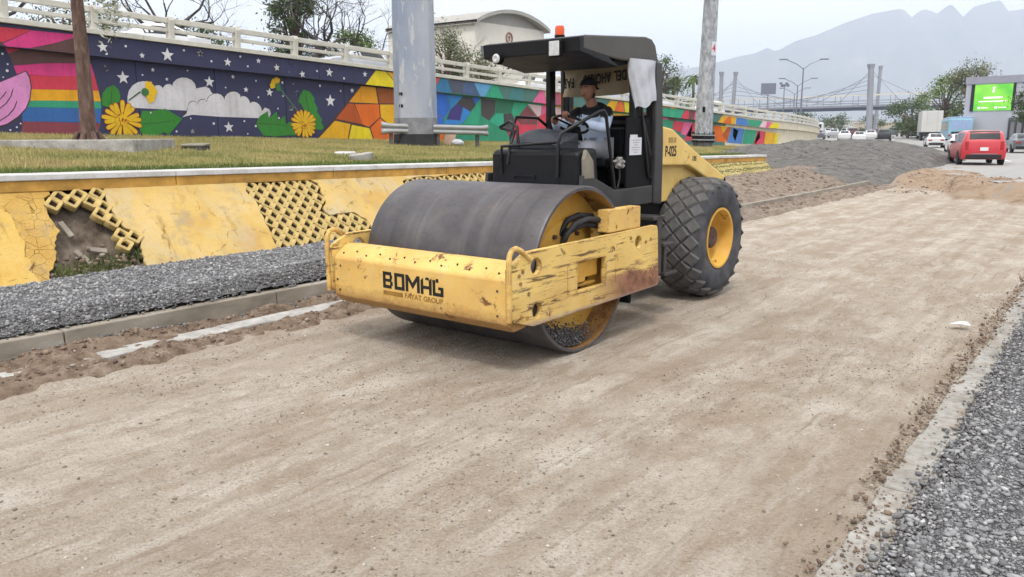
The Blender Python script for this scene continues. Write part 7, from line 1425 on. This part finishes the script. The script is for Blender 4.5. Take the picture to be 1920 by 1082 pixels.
# vegetation right and far
leafy('leafy_tree', (-27.6, 134, .3), 6.4, 3.6, 2.1, 31, 'leaf_dark', 'dark leafy tree left of the box truck', 4200, group='trees along the avenue', zc=.62, ls=.2); leafy('leafy_tree', (-24.5, 143, .3), 10.0, 3.4, 3.4, 32, 'leaf_green', 'tall leafy tree behind the left edge of the billboard', 5600, group='trees along the avenue', zc=.66, ls=.2); leafy('leafy_tree', (-20.6, 141, .3), 11.2, 3.0, 2.6, 33, 'leaf_olive', 'loose tall tree rising above the billboard', 3000, group='trees along the avenue', zc=.8, ls=.2)
leafy('leafy_tree', (-7.6, 87, .3), 6.0, 1.5, 1.8, 34, 'leaf_dark', 'leafy tree at the right edge in front of the boundary wall', 3400, group='trees along the avenue', zc=.68, ls=.12)
for i, (x, y, h_, r_, lb) in enumerate(((-74, 226, 7.5, 4.0, 'distant tree under the left half of the footbridge'), (-66, 228, 6.5, 4.2, 'distant rounded tree beneath the middle of the footbridge'), (-57, 232, 6.0, 3.2, 'distant tree left of the bridge pylon over the road'), (-44, 236, 6.5, 3.6, 'distant tree right of the bridge pylon over the road'), (-88, 222, 7, 4, 'distant tree where the ramp wall ends'))):
    leafy('distant_tree', (x, y, .2), h_, r_, 2.4, 40+i, 'leaf_dark', lb, 2200, group='distant trees', zc=.6, ls=.26)
M['town_wall'] = simple('town_wall', S(196, 182, 162, .78), .9, var=.1, vscale=.2); M['town_white'] = simple('town_white', S(208, 208, 206, .8), .9, var=.08, vscale=.2)
for i, (x, y, w_, d_, h_, mt, lb) in enumerate(((-58, 250, 16, 9, 4.6, 'town_wall', 'low beige building far off beneath the footbridge'), (-44, 252, 9, 8, 4.2, 'town_wall', 'low beige building right of the bridge pylon'), (-72, 260, 18, 9, 5.4, 'town_white', 'low white building far off behind the distant trees'), (-34, 210, 8, 8, 3.4, 'town_white', 'small white shed left of the box truck'))):
    t = empty('distant_building', (x, y, .1), R(14), lb, 'building', 'distant buildings'); wl2 = MB().b6(-w_/2, w_/2, -d_/2, d_/2, 0, h_).build('wall', M[mt], t); MB().b6(-w_/2-.2, w_/2+.2, -d_/2-.2, d_/2+.2, h_, h_+.35).build('parapet', M['town_white'], t)
    for k in range(int(w_/3)): MB().b6(-w_/2+.9+k*3, -w_/2+2.3+k*3, -d_/2-.06, -d_/2+.02, 1.0, 2.6).build('window', M['far_glass'], t)
wpz = empty('lamp_post', (-27.3, 147.5, .2), 0, 'thin cream post between the dark tree and the billboard', 'post'); MB().cyl((0, 0, 0), (0, 0, 8.6), .09, 6).build('pole', M['plaster_cream'], wpz); MB().box((0, 0, 8.7), (.5, .3, .2)).build('lamp_head', M['plaster_cream'], wpz)
# mountains: a real ridge about five kilometres away
ridge = [(-2900, 240), (-2600, 330), (-2339, 427), (-2209, 449), (-2050, 505), (-1965, 525), (-1902, 560), (-1870, 540), (-1840, 548), (-1765, 602), (-1660, 640), (-1530, 712), (-1400, 768), (-1270, 796), (-1245, 786), (-1205, 740), (-1150, 795), (-1080, 764), (-1020, 824), (-950, 740), (-895, 812), (-830, 835), (-780, 846), (-735, 780), (-650, 796), (-500, 720), (-350, 800), (-200, 700), (0, 640), (300, 560), (700, 420)]
rx, rh = np.array([r_[0] for r_ in ridge]), np.array([r_[1] for r_ in ridge]); ry = 4733+(rx+2339)*(6119-4733)/(2339-652)
u = np.linspace(-2900, 700, 360); v = np.linspace(-1, 1, 60); U, Vv = np.meshgrid(u, v)
H = np.interp(U, rx, rh); prof = np.clip(1-np.abs(Vv), 0, 1)**1.15; gul = fbm(U*.012+Vv*.6, Vv*2.5, 4)*.32*(1-np.abs(1-2*prof))
Hz = H*np.clip(prof*(1+gul*2*(1-prof)), 0, 1)-20
dirn = np.array([-.635, .772]); Yb = np.interp(U, rx, ry); X3 = U+dirn[0]*-1*0+Vv*900*(-.635); Y3 = Yb+Vv*900*.772
V = np.stack([X3, Y3, Hz], 2).reshape(-1, 3); c_ = len(u); i = (np.arange(len(v)-1)[:, None]*c_+np.arange(c_-1)[None]).ravel(); F = np.stack([i, i+1, i+c_+1, i+c_], 1)
a = NM('mountain_rock'); n = a.noise(.006, 6, .65); a.color(a.ramp(n, [(.35, S(70, 82, 64, .6)), (.55, S(112, 108, 96, .62)), (.7, S(150, 142, 130, .66))])); a.rough(.95); me = nmesh('mountains', V, F); me.polygons.foreach_set('use_smooth', [True]*len(me.polygons)); mo = link('mountains', me, a.m); tag(mo, kind='structure')
# haze: the air of the whole place
hz = MB(); hz.b6(-7200, 7200, -6500, 8200, -60, 900); ho = hz.build('haze', None); tag(ho, kind='stuff')
hm = bpy.data.materials.new('haze_air'); hm.use_nodes = True; t_ = hm.node_tree; t_.nodes.clear(); oo = t_.nodes.new('ShaderNodeOutputMaterial'); pv_ = t_.nodes.new('ShaderNodeVolumePrincipled')
pv_.inputs['Color'].default_value = (.69, .77, .91, 1); pv_.inputs['Density'].default_value = .0003; pv_.inputs['Anisotropy'].default_value = .2
t_.links.new(pv_.outputs[0], oo.inputs['Volume']); ho.data.materials.append(hm)
